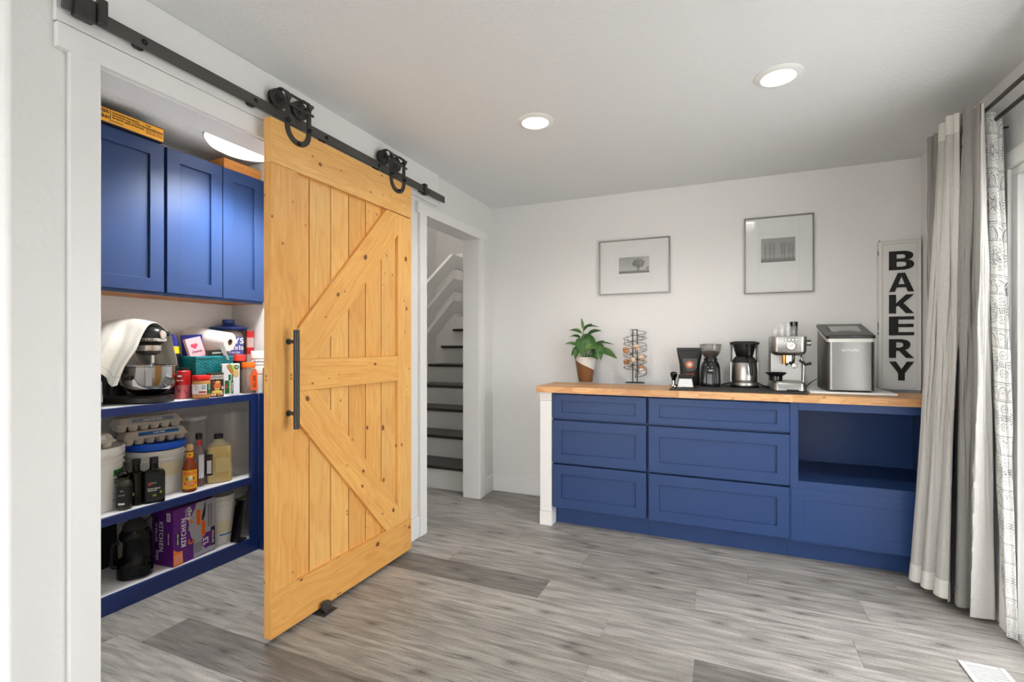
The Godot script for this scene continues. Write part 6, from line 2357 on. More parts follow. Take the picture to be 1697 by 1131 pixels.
func pail(called: String, label: String, at: Vector3, r: float, h: float, turn: float) -> Node3D:
	var o := thing(called, label, "bucket", at, "white plastic buckets in the pantry", turn)
	O = Vector3.ZERO
	var b := MB.new()
	lathe(b, [Vector2(0, 0), Vector2(r * 0.86, 0), Vector2(r * 0.875, 0.004), Vector2(r * 0.93, h * 0.72), Vector2(r * 0.985, h * 0.725), Vector2(r * 0.985, h * 0.745), Vector2(r * 0.935, h * 0.75), Vector2(r * 0.945, h * 0.82), Vector2(r * 1.0, h * 0.825), Vector2(r * 1.0, h * 0.845), Vector2(r * 0.95, h * 0.85), Vector2(r * 0.955, h * 0.93), Vector2(r * 0.90, h * 0.93), Vector2(r * 0.86, 0.02), Vector2(0, 0.01)], 56, Transform3D.IDENTITY, 0)
	part(o, "body", b, M.plastic_white)
	return o


func pail_lid(o: Node3D, r: float, h: float, m: Material) -> void:
	var b := MB.new()
	lathe(b, [Vector2(r * 0.96, h * 0.87), Vector2(r * 1.01, h * 0.875), Vector2(r * 1.02, h * 0.9), Vector2(r * 1.015, h * 0.985), Vector2(r * 0.98, h), Vector2(r * 0.93, h), Vector2(r * 0.91, h * 0.97), Vector2(0, h * 0.97)], 56, Transform3D.IDENTITY, 0)
	part(o, "lid", b, m)


func egg_carton(label: String, at: Vector3, turn: float, print_color: Color, words: String) -> void:
	var o := thing("egg_carton", label, "egg carton", at, "egg cartons stacked on the buckets", turn)
	O = Vector3.ZERO
	if not M.has("pulp"):
		bumps(mat("pulp", Color(0.74, 0.71, 0.66), 0.95), 0.06, 2.0, 0.25, 5)
	var b := MB.new()
	for ix in 6:
		for iz in 2:
			var c := Vector3(-0.122 + 0.0488 * ix, 0, -0.026 + 0.052 * iz)
			lathe(b, [Vector2(0, 0.0), Vector2(0.013, 0.0), Vector2(0.018, 0.003), Vector2(0.0245, 0.026), Vector2(0.0255, 0.034)], 14, TR(c), 0)
	bbox(b, Vector3(-0.149, 0.028, -0.054), Vector3(0.149, 0.0345, 0.054), 0.002)
	part(o, "cups", b, M.pulp)
	b = MB.new()
	loft(b, [[0.034, 0.304, 0.114, 0.014], [0.038, 0.304, 0.114, 0.014], [0.039, 0.294, 0.104, 0.014], [0.066, 0.272, 0.078, 0.016], [0.069, 0.262, 0.068, 0.016]], Transform3D.IDENTITY, 4)
	var lid := part(o, "lid", b, M.pulp)
	# printed strip on the sloping front of the lid
	var k := "carton_print_%s" % print_color.to_html()
	if not M.has(k):
		mat(k, print_color, 0.8)
	var slope := Transform3D(Basis.from_euler(Vector3(-0.452, 0, 0)), Vector3(0.01, 0.0525, 0.0458))
	b = MB.new()
	cbox(b, Vector3(0.19, 0.019, 0.0012), 0.0003, slope)
	part(lid, "print", b, M[k])
	partm(lid, "lettering", lettering(words, 0.008, font_bold), M.white, slope * TR(Vector3(0, 0, 0.0007)))
	for x in [-0.115, 0.125]:
		b = MB.new()
		cbox(b, Vector3(0.022, 0.016, 0.003), 0.001, Transform3D(slope.basis, Vector3(x, 0.0525, 0.0458)))
		part(o, "latch", b, M.pulp)


func bottle(called: String, label: String, at: Vector3, turn: float, prof: Array, m: Material, cap: Array, cap_m: Material, group := "") -> Node3D:
	var o := thing(called, label, "bottle", at, group, turn)
	O = Vector3.ZERO
	var b := MB.new()
	lathe(b, prof, 32, Transform3D.IDENTITY, 0)
	part(o, "glass", b, m)
	b = MB.new()
	lathe(b, cap, 24, Transform3D.IDENTITY, 1)
	part(o, "cap", b, cap_m)
	return o


func pantry_middle() -> void:
	var up := Basis.from_euler(Vector3(0, 0, PI / 2))
	var o := pail("bucket", "white bucket at the left end of the middle shelf, printed in green", V(-2.79, S2 + 0.0005, 1.370), 0.13, 0.296, 62)
	pail_lid(o, 0.128, 0.298, M.plastic_white)
	var ink := mat("ink_black", Color(0.08, 0.08, 0.08), 0.6)
	var green := mat("stripe_green", Color(0.30, 0.68, 0.30), 0.5)
	# printed on the bucket's right, turned toward the opening
	var rb := 0.1200
	var b := MB.new()
	lathe(b, [Vector2(rb - 0.0007, 0.158), Vector2(rb + 0.0013, 0.190)], 20, Transform3D.IDENTITY, 0, 0.78, 1.9)
	part(o, "green_stripe", b, green)
	text(o, "BAKERY", 0.022, ink, Transform3D(Basis.from_euler(Vector3(0, 1.27, 0)), Vector3(sin(1.27), 0, cos(1.27)) * (rb + 0.0012) + Vector3(0, 0.175, 0)), rb)
	text(o, "SAFEWAY", 0.008, ink, Transform3D(Basis.from_euler(Vector3(0, 1.0, 0)), Vector3(sin(1.0), 0, cos(1.0)) * rb + Vector3(0, 0.142, 0)), rb)
	text(o, "SOY OIL", 0.008, ink, Transform3D(Basis.from_euler(Vector3(0, 1.0, 0)), Vector3(sin(1.0), 0, cos(1.0)) * (rb - 0.0005) + Vector3(0, 0.126, 0)), rb)
	for k in 2:
		b = MB.new()
		lathe(b, [Vector2(rb - 0.004, 0.045 + 0.03 * k), Vector2(rb - 0.0035, 0.047 + 0.03 * k)], 8, Transform3D.IDENTITY, 0, 0.76, 1.06)
		part(o, "printed_line", b, ink)
	o = pail("blue_lid_bucket", "wide white bucket with a bright blue lid behind the oil bottles", V(-2.814, S2 + 0.0005, 1.675), 0.137, 0.252, 60)
	pail_lid(o, 0.139, 0.276, mat("lid_cobalt", Color(0.04, 0.32, 0.78), 0.3))
	b = MB.new()
	var bail := []
	for k in 17:
		var a := -1.35 + 2.9 * k / 16
		bail.append(Vector3(sin(a) * 0.137, 0.16 - 0.105 * cos((a - 0.1) * 1.05), cos(a) * 0.137 + 0.003))
	tube(b, bail, 0.0022, 6)
	part(o, "bail_handle", b, M.plastic_white)
	b = MB.new()
	lathe(b, [Vector2(0.1212, 0.06), Vector2(0.1285, 0.17)], 24, Transform3D.IDENTITY, 0, 0.15, 1.15)
	part(o, "cream_label", b, mat("cream", Color(0.86, 0.82, 0.70), 0.6))
	# cartons
	egg_carton("pale egg carton on the white bucket at the left of the middle shelf", V(-2.72, S2 + 0.299, 1.265), 93, Color(0.80, 0.82, 0.84), "LARGE EGGS")
	egg_carton("lower egg carton of the pair on the blue lid, with a blue printed strip", V(-2.785, S2 + 0.2775, 1.645), 84, Color(0.12, 0.36, 0.62), "CAGE FREE")
	egg_carton("upper egg carton of the pair on the blue lid, with a faded grey-blue strip", V(-2.80, S2 + 0.3475, 1.625), 82, Color(0.50, 0.55, 0.60), "CAGE FREE EGGS")
	# dark oil bottles
	var olive := mat("olive_glass", Color(0.055, 0.06, 0.03), 0.08)
	olive.metallic_specular = 0.35
	var slab := mat("label_black", Color(0.03, 0.031, 0.026), 0.4)
	o = bottle("oil_bottle", "small dark oil bottle with a tilted pour cap at the front of the three", V(-2.648, S2 + 0.0005, 1.437), 62, [Vector2(0, 0), Vector2(0.028, 0), Vector2(0.031, 0.003), Vector2(0.0315, 0.12), Vector2(0.028, 0.132), Vector2(0.02, 0.14), Vector2(0.02, 0.15)], mat("olive_pale", Color(0.17, 0.17, 0.12), 0.1), [Vector2(0.021, 0.148), Vector2(0.022, 0.155), Vector2(0.0, 0.157)], M.gloss_black, "dark oil bottles")
	b = MB.new()
	lathe(b, [Vector2(0.0, 0.0), Vector2(0.023, 0.0), Vector2(0.0235, 0.014), Vector2(0.019, 0.02), Vector2(0, 0.02)], 28, Transform3D(Basis.from_euler(Vector3(-0.5, 0, 0.35)), Vector3(-0.004, 0.156, -0.002)), 0)
	part(o, "flip_cap", b, M.gloss_black)
	b = MB.new()
	lathe(b, [Vector2(0.0317, 0.022), Vector2(0.0319, 0.115)], 28, Transform3D.IDENTITY, 0, -1.5, 1.5)
	part(o, "label", b, slab)
	b = MB.new()
	lathe(b, [Vector2(0.0321, 0.026), Vector2(0.0321, 0.035)], 10, Transform3D.IDENTITY, 0, -0.85, 0.0)
	part(o, "price_tag", b, M.white)
	text(o, "OILS", 0.006, M.grey_print, TR(Vector3(-0.008, 0.092, 0.0318)), 0.032)
	text(o, "avocado oil", 0.006, M.grey_print, TR(Vector3(-0.004, 0.072, 0.0318)), 0.032)
	o = bottle("oil_bottle", "tall round dark olive oil bottle behind the small capped one", V(-2.672, S2 + 0.0005, 1.502), 62, [Vector2(0, 0), Vector2(0.031, 0), Vector2(0.034, 0.004), Vector2(0.034, 0.145), Vector2(0.030, 0.158), Vector2(0.017, 0.166), Vector2(0.0155, 0.172), Vector2(0.0155, 0.205)], olive, [Vector2(0.018, 0.198), Vector2(0.0185, 0.2), Vector2(0.0185, 0.222), Vector2(0.0, 0.223)], M.black, "dark oil bottles")
	b = MB.new()
	ball(b, Vector3(-0.012, 0.058, 0.0315), Vector3(0.007, 0.009, 0.002), 12)
	var lime := mat("lime", Color(0.48, 0.52, 0.12), 0.4)
	part(o, "printed_olive", b, lime)
	o = thing("oil_bottle", "wide flat-shouldered dark olive oil bottle with a label, rightmost of the three", "bottle", V(-2.630, S2 + 0.0005, 1.560), "dark oil bottles", 64)
	O = Vector3.ZERO
	b = MB.new()
	loft(b, [[0, 0.084, 0.046, 0.012], [0.004, 0.091, 0.052, 0.015], [0.145, 0.091, 0.052, 0.015], [0.158, 0.082, 0.048, 0.02], [0.166, 0.044, 0.040, 0.019], [0.172, 0.036, 0.036, 0.0178], [0.205, 0.034, 0.034, 0.0169]], Transform3D.IDENTITY, 6)
	part(o, "glass", b, olive)
	b = MB.new()
	lathe(b, [Vector2(0.018, 0.195), Vector2(0.0195, 0.197), Vector2(0.0195, 0.202), Vector2(0.0185, 0.204), Vector2(0.0185, 0.224), Vector2(0, 0.225)], 24, Transform3D.IDENTITY, 1)
	part(o, "cap", b, M.black)
	b = MB.new()
	bbox(b, Vector3(-0.032, 0.012, 0.0255), Vector3(0.042, 0.125, 0.0267), 0.0003)
	part(o, "label", b, slab)
	b = MB.new()
	cbox(b, Vector3(0.011, 0.013, 0.001), 0.0003, TR(Vector3(-0.02, 0.096, 0.0271)))
	part(o, "red_mark", b, mat("mark_red", Color(0.78, 0.22, 0.08), 0.5))
	text(o, "O&CO", 0.006, M.grey_print, TR(Vector3(-0.004, 0.1, 0.027)))
	text(o, "EXTRA VIRGIN", 0.0055, M.white, TR(Vector3(-0.002, 0.072, 0.027)))
	text(o, "OLIVE OIL", 0.0055, M.white, TR(Vector3(-0.008, 0.063, 0.027)))
	b = MB.new()
	ball(b, Vector3(0.0, 0.038, 0.0268), Vector3(0.009, 0.006, 0.001), 12)
	ball(b, Vector3(0.026, 0.05, 0.0268), Vector3(0.006, 0.009, 0.001), 12)
	part(o, "printed_olive", b, lime)
	# sauces
	o = bottle("hot_sauce_bottle", "hot sauce bottle with a yellow label and round wooden cap", V(-2.648, S2 + 0.0005, 1.752), 62, [Vector2(0, 0), Vector2(0.030, 0), Vector2(0.034, 0.004), Vector2(0.0345, 0.125), Vector2(0.029, 0.145), Vector2(0.019, 0.165), Vector2(0.0165, 0.18), Vector2(0.016, 0.218)], mat("sauce_orange", Color(0.50, 0.20, 0.07), 0.12), [Vector2(0.011, 0.214), Vector2(0.016, 0.222), Vector2(0.0185, 0.233), Vector2(0.016, 0.245), Vector2(0.009, 0.252), Vector2(0, 0.253)], mat("cap_wood", Color(0.80, 0.64, 0.46), 0.6), "sauce bottles")
	b = MB.new()
	lathe(b, [Vector2(0.0348, 0.018), Vector2(0.0349, 0.118)], 24, Transform3D.IDENTITY, 0, -1.25, 1.25)
	part(o, "label", b, mat("label_yellow", Color(0.93, 0.66, 0.08), 0.45))
	b = MB.new()
	lathe(b, [Vector2(0.0352, 0.042), Vector2(0.0352, 0.053)], 20, Transform3D.IDENTITY, 0, -0.9, 0.9)
	part(o, "red_ribbon", b, M.lid_scarlet)
	text(o, "CHOLULA", 0.014, M.lid_red, TR(Vector3(0, 0.102, 0.0350)), 0.035, 0.95, font_serif)
	text(o, "ORIGINAL", 0.0065, M.white, TR(Vector3(0, 0.0475, 0.0353)), 0.0353)
	text(o, "HOT SAUCE", 0.004, M.black, TR(Vector3(0, 0.033, 0.0350)), 0.035)
	b = MB.new()
	ball(b, Vector3(0, 0.074, 0.0345), Vector3(0.011, 0.014, 0.002), 14)
	part(o, "label_medallion", b, M.cream)
	b = MB.new()
	ball(b, Vector3(-0.015, 0.072, 0.0315), Vector3(0.005, 0.008, 0.002), 10)
	ball(b, Vector3(0.015, 0.072, 0.0315), Vector3(0.005, 0.008, 0.002), 10)
	part(o, "label_leaf", b, M.label_green)
	b = MB.new()
	lathe(b, [Vector2(0.0175, 0.176), Vector2(0.0172, 0.212)], 18, Transform3D.IDENTITY, 0, -1.5, 1.5)
	part(o, "neck_label", b, M.label_yellow)
	b = MB.new()
	lathe(b, [Vector2(0.0176, 0.176), Vector2(0.0176, 0.184)], 18, Transform3D.IDENTITY, 0, -1.5, 1.5)
	part(o, "neck_ribbon", b, M.lid_red)
	b = MB.new()
	ball(b, Vector3(0, 0.198, 0.0172), Vector3(0.005, 0.005, 0.0008), 10)
	part(o, "neck_emblem", b, M.label_green)
	o = bottle("sauce_bottle", "thin half-empty red sauce bottle with a white label behind the hot sauce", V(-2.700, S2 + 0.0005, 1.838), 62, [Vector2(0, 0), Vector2(0.022, 0), Vector2(0.026, 0.004), Vector2(0.0265, 0.16), Vector2(0.022, 0.195), Vector2(0.014, 0.225), Vector2(0.0125, 0.27)], glass("bottle_pink", Color(0.62, 0.52, 0.52), 0.42, 0.05), [Vector2(0.0135, 0.262), Vector2(0.016, 0.265), Vector2(0.016, 0.293), Vector2(0, 0.295)], M.black, "sauce bottles")
	b = MB.new()
	lathe(b, [Vector2(0, 0.003), Vector2(0.0235, 0.004), Vector2(0.025, 0.09), Vector2(0, 0.09)], 24, Transform3D.IDENTITY, 0)
	part(o, "sauce", b, mat("sauce_red", Color(0.48, 0.02, 0.05), 0.15))
	b = MB.new()
	lathe(b, [Vector2(0.0268, 0.045), Vector2(0.0269, 0.175)], 12, Transform3D.IDENTITY, 0, -0.15, 1.1)
	part(o, "label", b, M.box_white)
	b = MB.new()
	lathe(b, [Vector2(0.0152, 0.225), Vector2(0.0138, 0.258)], 12, Transform3D.IDENTITY, 0, -0.3, 0.9)
	part(o, "neck_label", b, M.lid_scarlet)
	# jug of cooking oil
	o = thing("oil_jug", "clear square jug of yellow cooking oil with a black cap", "bottle", V(-2.685, S2 + 0.0005, 1.945), "", 62)
	O = Vector3.ZERO
	b = MB.new()
	loft(b, [[0, 0.12, 0.085, 0.02], [0.005, 0.134, 0.096, 0.024], [0.07, 0.136, 0.098, 0.024], [0.078, 0.130, 0.094, 0.024], [0.15, 0.130, 0.094, 0.024], [0.158, 0.136, 0.098, 0.024], [0.195, 0.134, 0.096, 0.03], [0.222, 0.09, 0.07, 0.034], [0.236, 0.048, 0.046, 0.022], [0.255, 0.042, 0.042, 0.0208]], Transform3D.IDENTITY, 6)
	part(o, "jug", b, glass("jug_clear", Color(0.90, 0.84, 0.62), 0.30, 0.05))
	b = MB.new()
	loft(b, [[0.004, 0.12, 0.086, 0.02], [0.07, 0.128, 0.09, 0.022], [0.15, 0.122, 0.086, 0.022], [0.205, 0.118, 0.084, 0.03], [0.206, 0.116, 0.082, 0.03]], Transform3D.IDENTITY, 6)
	var oil := mat("oil", Color(0.85, 0.70, 0.30, 0.55), 0.1)
	oil.transparency = BaseMaterial3D.TRANSPARENCY_ALPHA
	part(o, "oil", b, oil)
	b = MB.new()
	lathe(b, [Vector2(0.0225, 0.248), Vector2(0.0235, 0.252), Vector2(0.0235, 0.272), Vector2(0.021, 0.275), Vector2(0, 0.275)], 28, Transform3D.IDENTITY, 1)
	part(o, "cap", b, M.black)
	b = MB.new()
	extrude(b, PackedVector2Array([Vector2(-0.034, 0.07), Vector2(0.034, 0.07), Vector2(0.034, 0.15), Vector2(0.0, 0.158), Vector2(-0.034, 0.15)]), 0.004, TR(Vector3(0.012, -0.01, 0.0475)))
	part(o, "pressed_panel", b, M.jug_clear)
	b = MB.new()
	bbox(b, Vector3(-0.0695, 0.05, 0.0), Vector3(-0.0675, 0.19, 0.046), 0.0004)
	bbox(b, Vector3(-0.069, 0.05, 0.0475), Vector3(-0.036, 0.17, 0.0492), 0.0004)
	part(o, "label", b, mat("label_dark", Color(0.10, 0.09, 0.13), 0.4))
	b = MB.new()
	bbox(b, Vector3(-0.064, 0.062, 0.0488), Vector3(-0.042, 0.135, 0.0498), 0.0003)
	part(o, "facts_panel", b, M.box_white)
	for k in 6:
		text(o, "Fat 14g 18%", 0.0032, ink, TR(Vector3(-0.053, 0.128 - 0.011 * k, 0.0499)))
	# plastic ware at the far end
	o = thing("pitcher", "clear plastic pitcher with a flat white lid behind the sauce bottles", "pitcher", V(-2.885, S2 + 0.0005, 1.925), "", 105)
	O = Vector3.ZERO
	b = MB.new()
	loft(b, [[0, 0.09, 0.09, 0.03], [0.006, 0.096, 0.096, 0.03], [0.345, 0.106, 0.106, 0.035]], Transform3D.IDENTITY, 6)
	part(o, "body", b, M.clear_plastic)
	b = MB.new()
	loft(b, [[0.345, 0.112, 0.115, 0.035], [0.349, 0.118, 0.12, 0.04], [0.362, 0.118, 0.12, 0.04], [0.366, 0.112, 0.115, 0.038]], Transform3D.IDENTITY, 6)
	bbox(b, Vector3(0.03, 0.35, -0.03), Vector3(0.095, 0.362, 0.03), 0.004)
	part(o, "lid", b, M.plastic_white)
	b = MB.new()
	tube(b, spline([Vector3(0.05, 0.32, 0), Vector3(0.08, 0.32, 0), Vector3(0.092, 0.29, 0), Vector3(0.09, 0.12, 0), Vector3(0.075, 0.06, 0), Vector3(0.046, 0.05, 0)], 5), 0.008, 10)
	part(o, "handle", b, mat("plastic_frost", Color(0.82, 0.82, 0.81), 0.3))
	o = thing("cake_container", "large round clear plastic container at the far end of the middle shelf", "container", V(-2.80, S2 + 0.0005, 2.122))
	b = MB.new()
	lathe(b, [Vector2(0, 0), Vector2(0.108, 0), Vector2(0.112, 0.004), Vector2(0.118, 0.19), Vector2(0.122, 0.195), Vector2(0.122, 0.2)], 48, Transform3D.IDENTITY, 0)
	part(o, "lower_tub", b, M.clear_plastic)
	b = MB.new()
	lathe(b, [Vector2(0.112, 0.202), Vector2(0.118, 0.355), Vector2(0.125, 0.36), Vector2(0.125, 0.372), Vector2(0.112, 0.377), Vector2(0.108, 0.385), Vector2(0, 0.387)], 48, Transform3D.IDENTITY, 0)
	part(o, "upper_tub", b, M.clear_plastic)


func pantry_bottom() -> void:
	var up := Basis.from_euler(Vector3(0, 0, PI / 2))
	O = Vector3.ZERO
	var b := MB.new()
	bbox(b, Vector3(-0.32, 0, -0.008), Vector3(0.32, 0.30, 0.008), 0.003)
	var o := thing("black_board", "plain black board leaning at the back of the bottom shelf's left end", "board", V(-2.925, S3 + 0.001, 1.235), "", 90)
	o.rotation.x = -0.06
	part(o, "board", b, mat("board_black", Color(0.035, 0.035, 0.04), 0.5))
	b = MB.new()
	bbox(b, Vector3(-0.321, 0.296, -0.009), Vector3(0.321, 0.302, 0.009), 0.002)
	part(o, "edge", b, M.black)

	o = thing("water_jug", "big smoky black water jug with a side handle on the bottom shelf", "jug", V(-2.70, S3 + 0.0005, 1.513), "", 62)
	O = Vector3.ZERO
	var smoky := mat("jug_black", Color(0.03, 0.032, 0.034), 0.1)
	smoky.metallic_specular = 0.35
	b = MB.new()
	loft(b, [[0, 0.13, 0.12, 0.05], [0.006, 0.148, 0.136, 0.06], [0.07, 0.15, 0.138, 0.06], [0.085, 0.142, 0.13, 0.058], [0.10, 0.126, 0.12, 0.055, 0.012], [0.175, 0.122, 0.118, 0.055, 0.012], [0.195, 0.138, 0.128, 0.06, 0.004], [0.215, 0.132, 0.124, 0.06, 0.002], [0.238, 0.10, 0.10, 0.048]], Transform3D.IDENTITY, 8)
	part(o, "body", b, smoky)
	b = MB.new()
	loft(b, [[0.236, 0.104, 0.104, 0.05], [0.256, 0.1, 0.1, 0.048], [0.266, 0.085, 0.085, 0.042], [0.274, 0.06, 0.06, 0.029], [0.292, 0.052, 0.052, 0.025], [0.304, 0.048, 0.048, 0.023]], Transform3D.IDENTITY, 8)
	part(o, "cap", b, M.rubber)
	b = MB.new()
	tube(b, spline([Vector3(-0.062, 0.185, 0.02), Vector3(-0.086, 0.178, 0.02), Vector3(-0.092, 0.13, 0.02), Vector3(-0.088, 0.075, 0.02), Vector3(-0.066, 0.068, 0.02)], 6), 0.011, 12)
	part(o, "handle", b, smoky)
	b = MB.new()
	tube(b, spline([Vector3(0.03, 0.262, 0), Vector3(0.06, 0.275, 0), Vector3(0.064, 0.296, 0), Vector3(0.03, 0.3, 0)], 5), 0.0035, 8)
	part(o, "carry_loop", b, M.black)

	# box of kitchen bags
	o = thing("trash_bag_box", "purple box of kitchen bags with its front torn open to grey", "box", V(-2.606, S3 + 0.0005, 1.639), "", 96)
	O = Vector3.ZERO
	# local: x to the right along the front, z out; the near left corner is the origin
	var purple := mat("purple", Color(0.36, 0.09, 0.47), 0.4)
	var w := 0.248
	var hh := 0.295
	b = MB.new()
	bbox(b, Vector3(0, 0, -0.148), Vector3(w, hh, 0), 0.0015)
	part(o, "carton", b, purple)
	b = MB.new()
	extrude(b, PackedVector2Array([Vector2(0.115, 0.005), Vector2(w - 0.002, 0.005), Vector2(w - 0.002, hh), Vector2(0.13, hh), Vector2(0.125, 0.27), Vector2(0.10, 0.235), Vector2(0.085, 0.215), Vector2(0.088, 0.19), Vector2(0.083, 0.165), Vector2(0.095, 0.15), Vector2(0.098, 0.125), Vector2(0.115, 0.095)]), 0.0012, TR(Vector3(0, 0, -0.0004)))
	part(o, "silver_panel", b, mat("panel_silver", Color(0.62, 0.63, 0.65), 0.35))
	b = MB.new()
	extrude(b, PackedVector2Array([Vector2(0.172, 0.19), Vector2(0.183, 0.215), Vector2(0.187, 0.27), Vector2(0.184, hh), Vector2(0.178, 0.26), Vector2(0.168, 0.225), Vector2(0.162, 0.195)]), 0.0012, TR(Vector3(0, 0, 0.0004)))
	part(o, "torn_gap", b, M.black)
	b = MB.new()
	extrude(b, PackedVector2Array([Vector2(0, 0.002), Vector2(0.055, 0.002), Vector2(0.05, 0.05), Vector2(0.052, 0.068), Vector2(0.025, 0.072), Vector2(0, 0.09)]), 0.0012, TR(Vector3(0.0005, 0, -0.0002)))
	var orange := mat("print_orange", Color(0.93, 0.45, 0.08), 0.4)
	part(o, "orange_corner", b, orange)
	for k in 5:
		text(o, "strong and stretchy", 0.0035, M.white, TR(Vector3(0.028, 0.056 - 0.010 * k, 0.0011)))
	var pt := mat("print_white", Color(0.9, 0.88, 0.9), 0.5)
	text(o, "KITCHEN", 0.026, pt, Transform3D(up, Vector3(0.058, 0.162, 0.0008)), 0, 1.0)
	text(o, "Bags", 0.022, pt, Transform3D(up, Vector3(0.086, 0.253, 0.0012)))
	text(o, "drawstring", 0.006, pt, Transform3D(up, Vector3(0.070, 0.258, 0.0012)))
	b = MB.new()
	bbox(b, Vector3(0.014, 0.105, 0.0), Vector3(0.036, 0.17, 0.0014), 0.0003)
	part(o, "brand_patch", b, ink_or("ink_black"))
	text(o, "KIRKLAND", 0.0085, pt, Transform3D(up, Vector3(0.024, 0.1375, 0.0015)))
	b = MB.new()
	extrude(b, PackedVector2Array([Vector2(0.165, 0.055), Vector2(0.185, 0.03), Vector2(0.217, 0.033), Vector2(0.217, 0.115), Vector2(0.19, 0.115), Vector2(0.165, 0.085)]), 0.0012, TR(Vector3(0, 0, 0.0006)))
	part(o, "count_patch", b, purple)
	text(o, "13", 0.030, pt, Transform3D(up, Vector3(0.186, 0.068, 0.0019)))
	text(o, "GALLON", 0.006, pt, Transform3D(up, Vector3(0.201, 0.072, 0.0019)))
	b = MB.new()
	bbox(b, Vector3(0.219, 0.03, 0.0006), Vector3(0.245, 0.135, 0.0018), 0.0003)
	part(o, "bag_count_band", b, mat("purple_dark", Color(0.14, 0.04, 0.20), 0.4))
	text(o, "200 BAGS", 0.0115, pt, Transform3D(up, Vector3(0.232, 0.077, 0.0019)))
	for q in [[0.146, 0.215, "STRETCH"], [0.176, 0.145, "FLEX-TECH"]]:
		b = MB.new()
		cbox(b, Vector3(0.026, 0.075 if q[0] > 0.15 else 0.08, 0.001), 0.0003, TR(Vector3(q[0] - 0.008 + 0.006, q[1], 0.0012)))
		part(o, "orange_flash", b, orange)
		text(o, q[2], 0.014, mat("deep_orange", Color(0.75, 0.25, 0.04), 0.5), Transform3D(up, Vector3(q[0] - 0.002, q[1], 0.0018)))
	for k in 3:
		text(o, "fits most kitchen bins of thirteen gallons", 0.0045, ink_or("ink_black"), Transform3D(up, Vector3(0.203 + 0.011 * k, 0.205, 0.0014)))
	for k in 6:
		text(o, "tie flap unscented", 0.0032, ink_or("ink_black"), TR(Vector3(0.14, 0.075 - 0.009 * k, 0.0010)))
	b = MB.new()
	tube(b, spline([Vector3(0.084, 0.205, 0.002), Vector3(0.098, 0.215, 0.003), Vector3(0.106, 0.2, 0.003)], 5), 0.0035, 6)
	tube(b, spline([Vector3(0.088, 0.115, 0.002), Vector3(0.086, 0.095, 0.003), Vector3(0.1, 0.09, 0.003), Vector3(0.112, 0.105, 0.003)], 5), 0.0035, 6)
	part(o, "printed_drawstring", b, orange)
	# the narrow end that faces the room: its x runs away from the front edge
	var side := Transform3D(Basis.from_euler(Vector3(0, -PI / 2, 0)), Vector3.ZERO)
	var down := Basis.from_euler(Vector3(0, 0, -PI / 2))
	partm(o, "lettering", lettering("KITCHEN", 0.027, font_bold), pt, side * Transform3D(down, Vector3(-0.084, 0.152, 0.0006)))
	b = MB.new()
	bbox(b, Vector3(-0.126, 0.088, -0.0005), Vector3(-0.106, 0.255, 0.0008), 0.0003, side)
	part(o, "size_band", b, M.purple_dark)
	partm(o, "lettering", lettering("13 GALLON", 0.0135, font_bold), pt, side * Transform3D(down, Vector3(-0.116, 0.172, 0.0009)))
	partm(o, "lettering", lettering("Bags", 0.018, font_thin), pt, side * Transform3D(down, Vector3(-0.108, 0.052, 0.0009)))
	b = MB.new()
	bbox(b, Vector3(-0.042, 0.108, -0.0005), Vector3(-0.022, 0.178, 0.0008), 0.0003, side)
	part(o, "brand_patch", b, ink_or("ink_black"))
	partm(o, "lettering", lettering("KIRKLAND", 0.009, font_bold), pt, side * Transform3D(down, Vector3(-0.032, 0.143, 0.0009)))
	b = MB.new()
	bbox(b, Vector3(-0.045, 0.235, -0.0005), Vector3(-0.020, 0.278, 0.0008), 0.0003, side)
	var bar := part(o, "barcode_patch", b, M.white)
	for k in 7:
		b = MB.new()
		bbox(b, Vector3(-0.041, 0.241 + 0.0048 * k, 0.0006), Vector3(-0.025, 0.2435 + 0.0048 * k, 0.001), 0.0, side)
		part(bar, "bar", b, ink_or("ink_black"))

	o = pail("bucket", "open-topped white bucket between the purple box and the black tablet", V(-2.726, S3 + 0.0005, 1.976), 0.085, 0.295, 62)
	b = MB.new()
	lathe(b, [Vector2(0.0765, 0.050), Vector2(0.0768, 0.058)], 18, Transform3D.IDENTITY, 0, -0.1, 1.0)
	part(o, "blue_line", b, mat("line_blue", Color(0.08, 0.45, 0.65), 0.5))
	b = MB.new()
	lathe(b, [Vector2(0.0768, 0.065), Vector2(0.0785, 0.13)], 18, Transform3D.IDENTITY, 0, -0.3, 0.9)
	part(o, "cream_label", b, M.cream)
	o = pail("bucket", "white icing bucket with a green lettered stripe behind the black tablet", V(-2.855, S3 + 0.0005, 2.13), 0.113, 0.315, 60)
	pail_lid(o, 0.111, 0.317, M.plastic_white)
	var rr := 0.1035
	b = MB.new()
	lathe(b, [Vector2(rr - 0.0005, 0.178), Vector2(rr + 0.0014, 0.206)], 30, Transform3D.IDENTITY, 0, -1.2, 1.2)
	part(o, "green_stripe", b, M.stripe_green)
	text(o, "BAKERY DEPT", 0.019, ink_or("ink_black"), TR(Vector3(0, 0.192, rr + 0.0008)), rr)
	text(o, "SAFEWAY", 0.012, ink_or("ink_black"), TR(Vector3(0.018, 0.160, rr + 0.0001)), rr)
	text(o, "CREAM CHEESE", 0.012, ink_or("ink_black"), TR(Vector3(0.018, 0.140, rr - 0.0005)), rr)
	text(o, "ICING", 0.012, ink_or("ink_black"), TR(Vector3(0.018, 0.120, rr - 0.001)), rr)
	text(o, "ingredients on lid", 0.005, ink_or("ink_black"), TR(Vector3(0.018, 0.105, rr - 0.0015)), rr)

	o = thing("tablet_stand", "black tablet propped on a dark stand at the right of the bottom shelf", "tablet", V(-2.612, S3 + 0.0005, 1.985), "", 20)
	O = Vector3.ZERO
	b = MB.new()
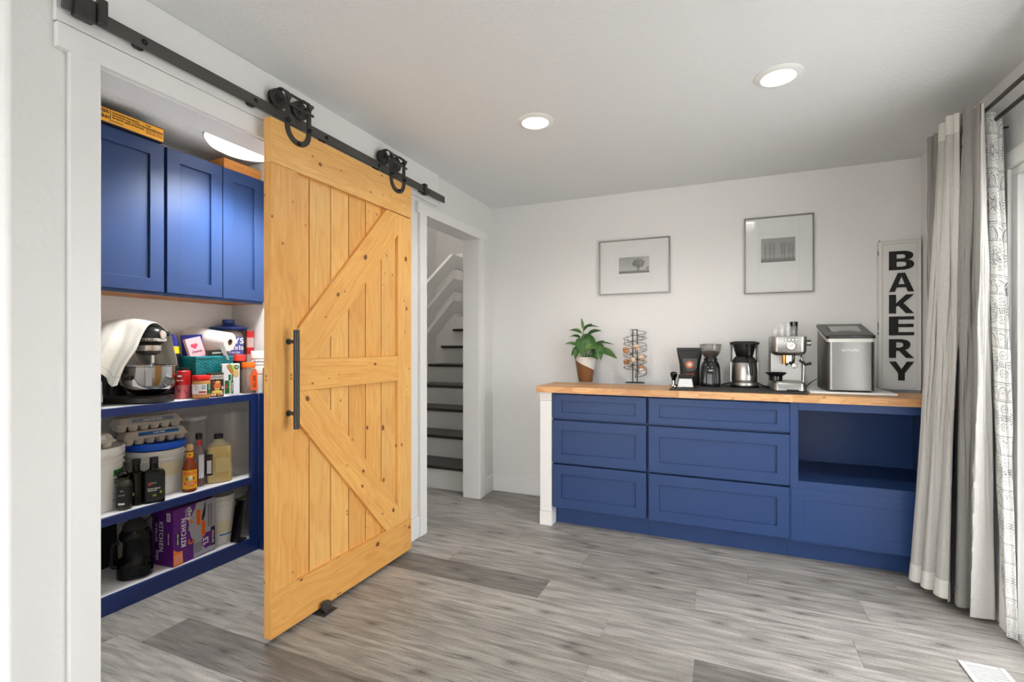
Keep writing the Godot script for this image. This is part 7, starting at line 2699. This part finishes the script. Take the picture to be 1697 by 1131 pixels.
	var lean := Transform3D(Basis.from_euler(Vector3(-0.22, 0, 0)), Vector3(-0.01, 0.004, 0.0))
	bbox(b, Vector3(-0.010, 0.0, -0.005), Vector3(0.045, 0.235, 0.005), 0.003, lean)
	part(o, "slab", b, M.gloss_black)
	b = MB.new()
	bbox(b, Vector3(-0.0115, -0.001, -0.0035), Vector3(-0.0095, 0.236, 0.0035), 0.001, lean)
	part(o, "metal_edge", b, M.steel)
	b = MB.new()
	bbox(b, Vector3(-0.01, 0.001, -0.072), Vector3(0.038, 0.007, -0.006), 0.003)
	part(o, "foot", b, M.black)

	o = thing("popcorn_box", "red popcorn carton standing on the low end shelf beside the pine door", "box", V(-2.50, 0.0635, 2.19))
	var red := mat("popcorn_red", Color(0.62, 0.07, 0.08), 0.4)
	b = MB.new()
	bx(b, -2.598 + 0.07, -2.40, 0.064, 0.385, 2.1435, 2.245, 0.0015)
	part(o, "carton", b, red)
	var x0 := -2.528
	for k in 2:
		b = MB.new()
		bx(b, x0 + 0.006 + 0.012 * k, x0 + 0.011 + 0.012 * k, 0.066, 0.383, 2.1428, 2.144, 0.0)
		part(o, "white_line", b, pt)
	b = MB.new()
	bx(b, x0 + 0.008, x0 + 0.034, 0.32, 0.363, 2.1424, 2.1436, 0.0)
	part(o, "barcode_patch", b, M.white)
	for k in 6:
		b = MB.new()
		bx(b, x0 + 0.012, x0 + 0.030, 0.326 + 0.0055 * k, 0.3285 + 0.0055 * k, 2.1421, 2.1432, 0.0)
		part(o, "bar", b, ink_or("ink_black"))
	b = MB.new()
	bx(b, x0 + 0.004, x0 + 0.024, 0.18, 0.275, 2.1424, 2.1436, 0.0)
	part(o, "brand_patch", b, ink_or("ink_black"))
	text(o, "KIRKLAND", 0.012, pt, Transform3D(up, V(x0 + 0.0135, 0.228, 2.1423) - O))
	text(o, "MICROWAVE", 0.0075, pt, Transform3D(up, V(x0 + 0.031, 0.22, 2.1428) - O))
	text(o, "POPCORN", 0.03, M.label_yellow, Transform3D(up, V(x0 + 0.053, 0.215, 2.1428) - O))
	b = MB.new()
	bx(b, x0 + 0.006, x0 + 0.042, 0.09, 0.14, 2.1424, 2.1436, 0.0)
	part(o, "printed_panel", b, M.grey_print)


func ink_or(called: String) -> Material:
	return M[called]
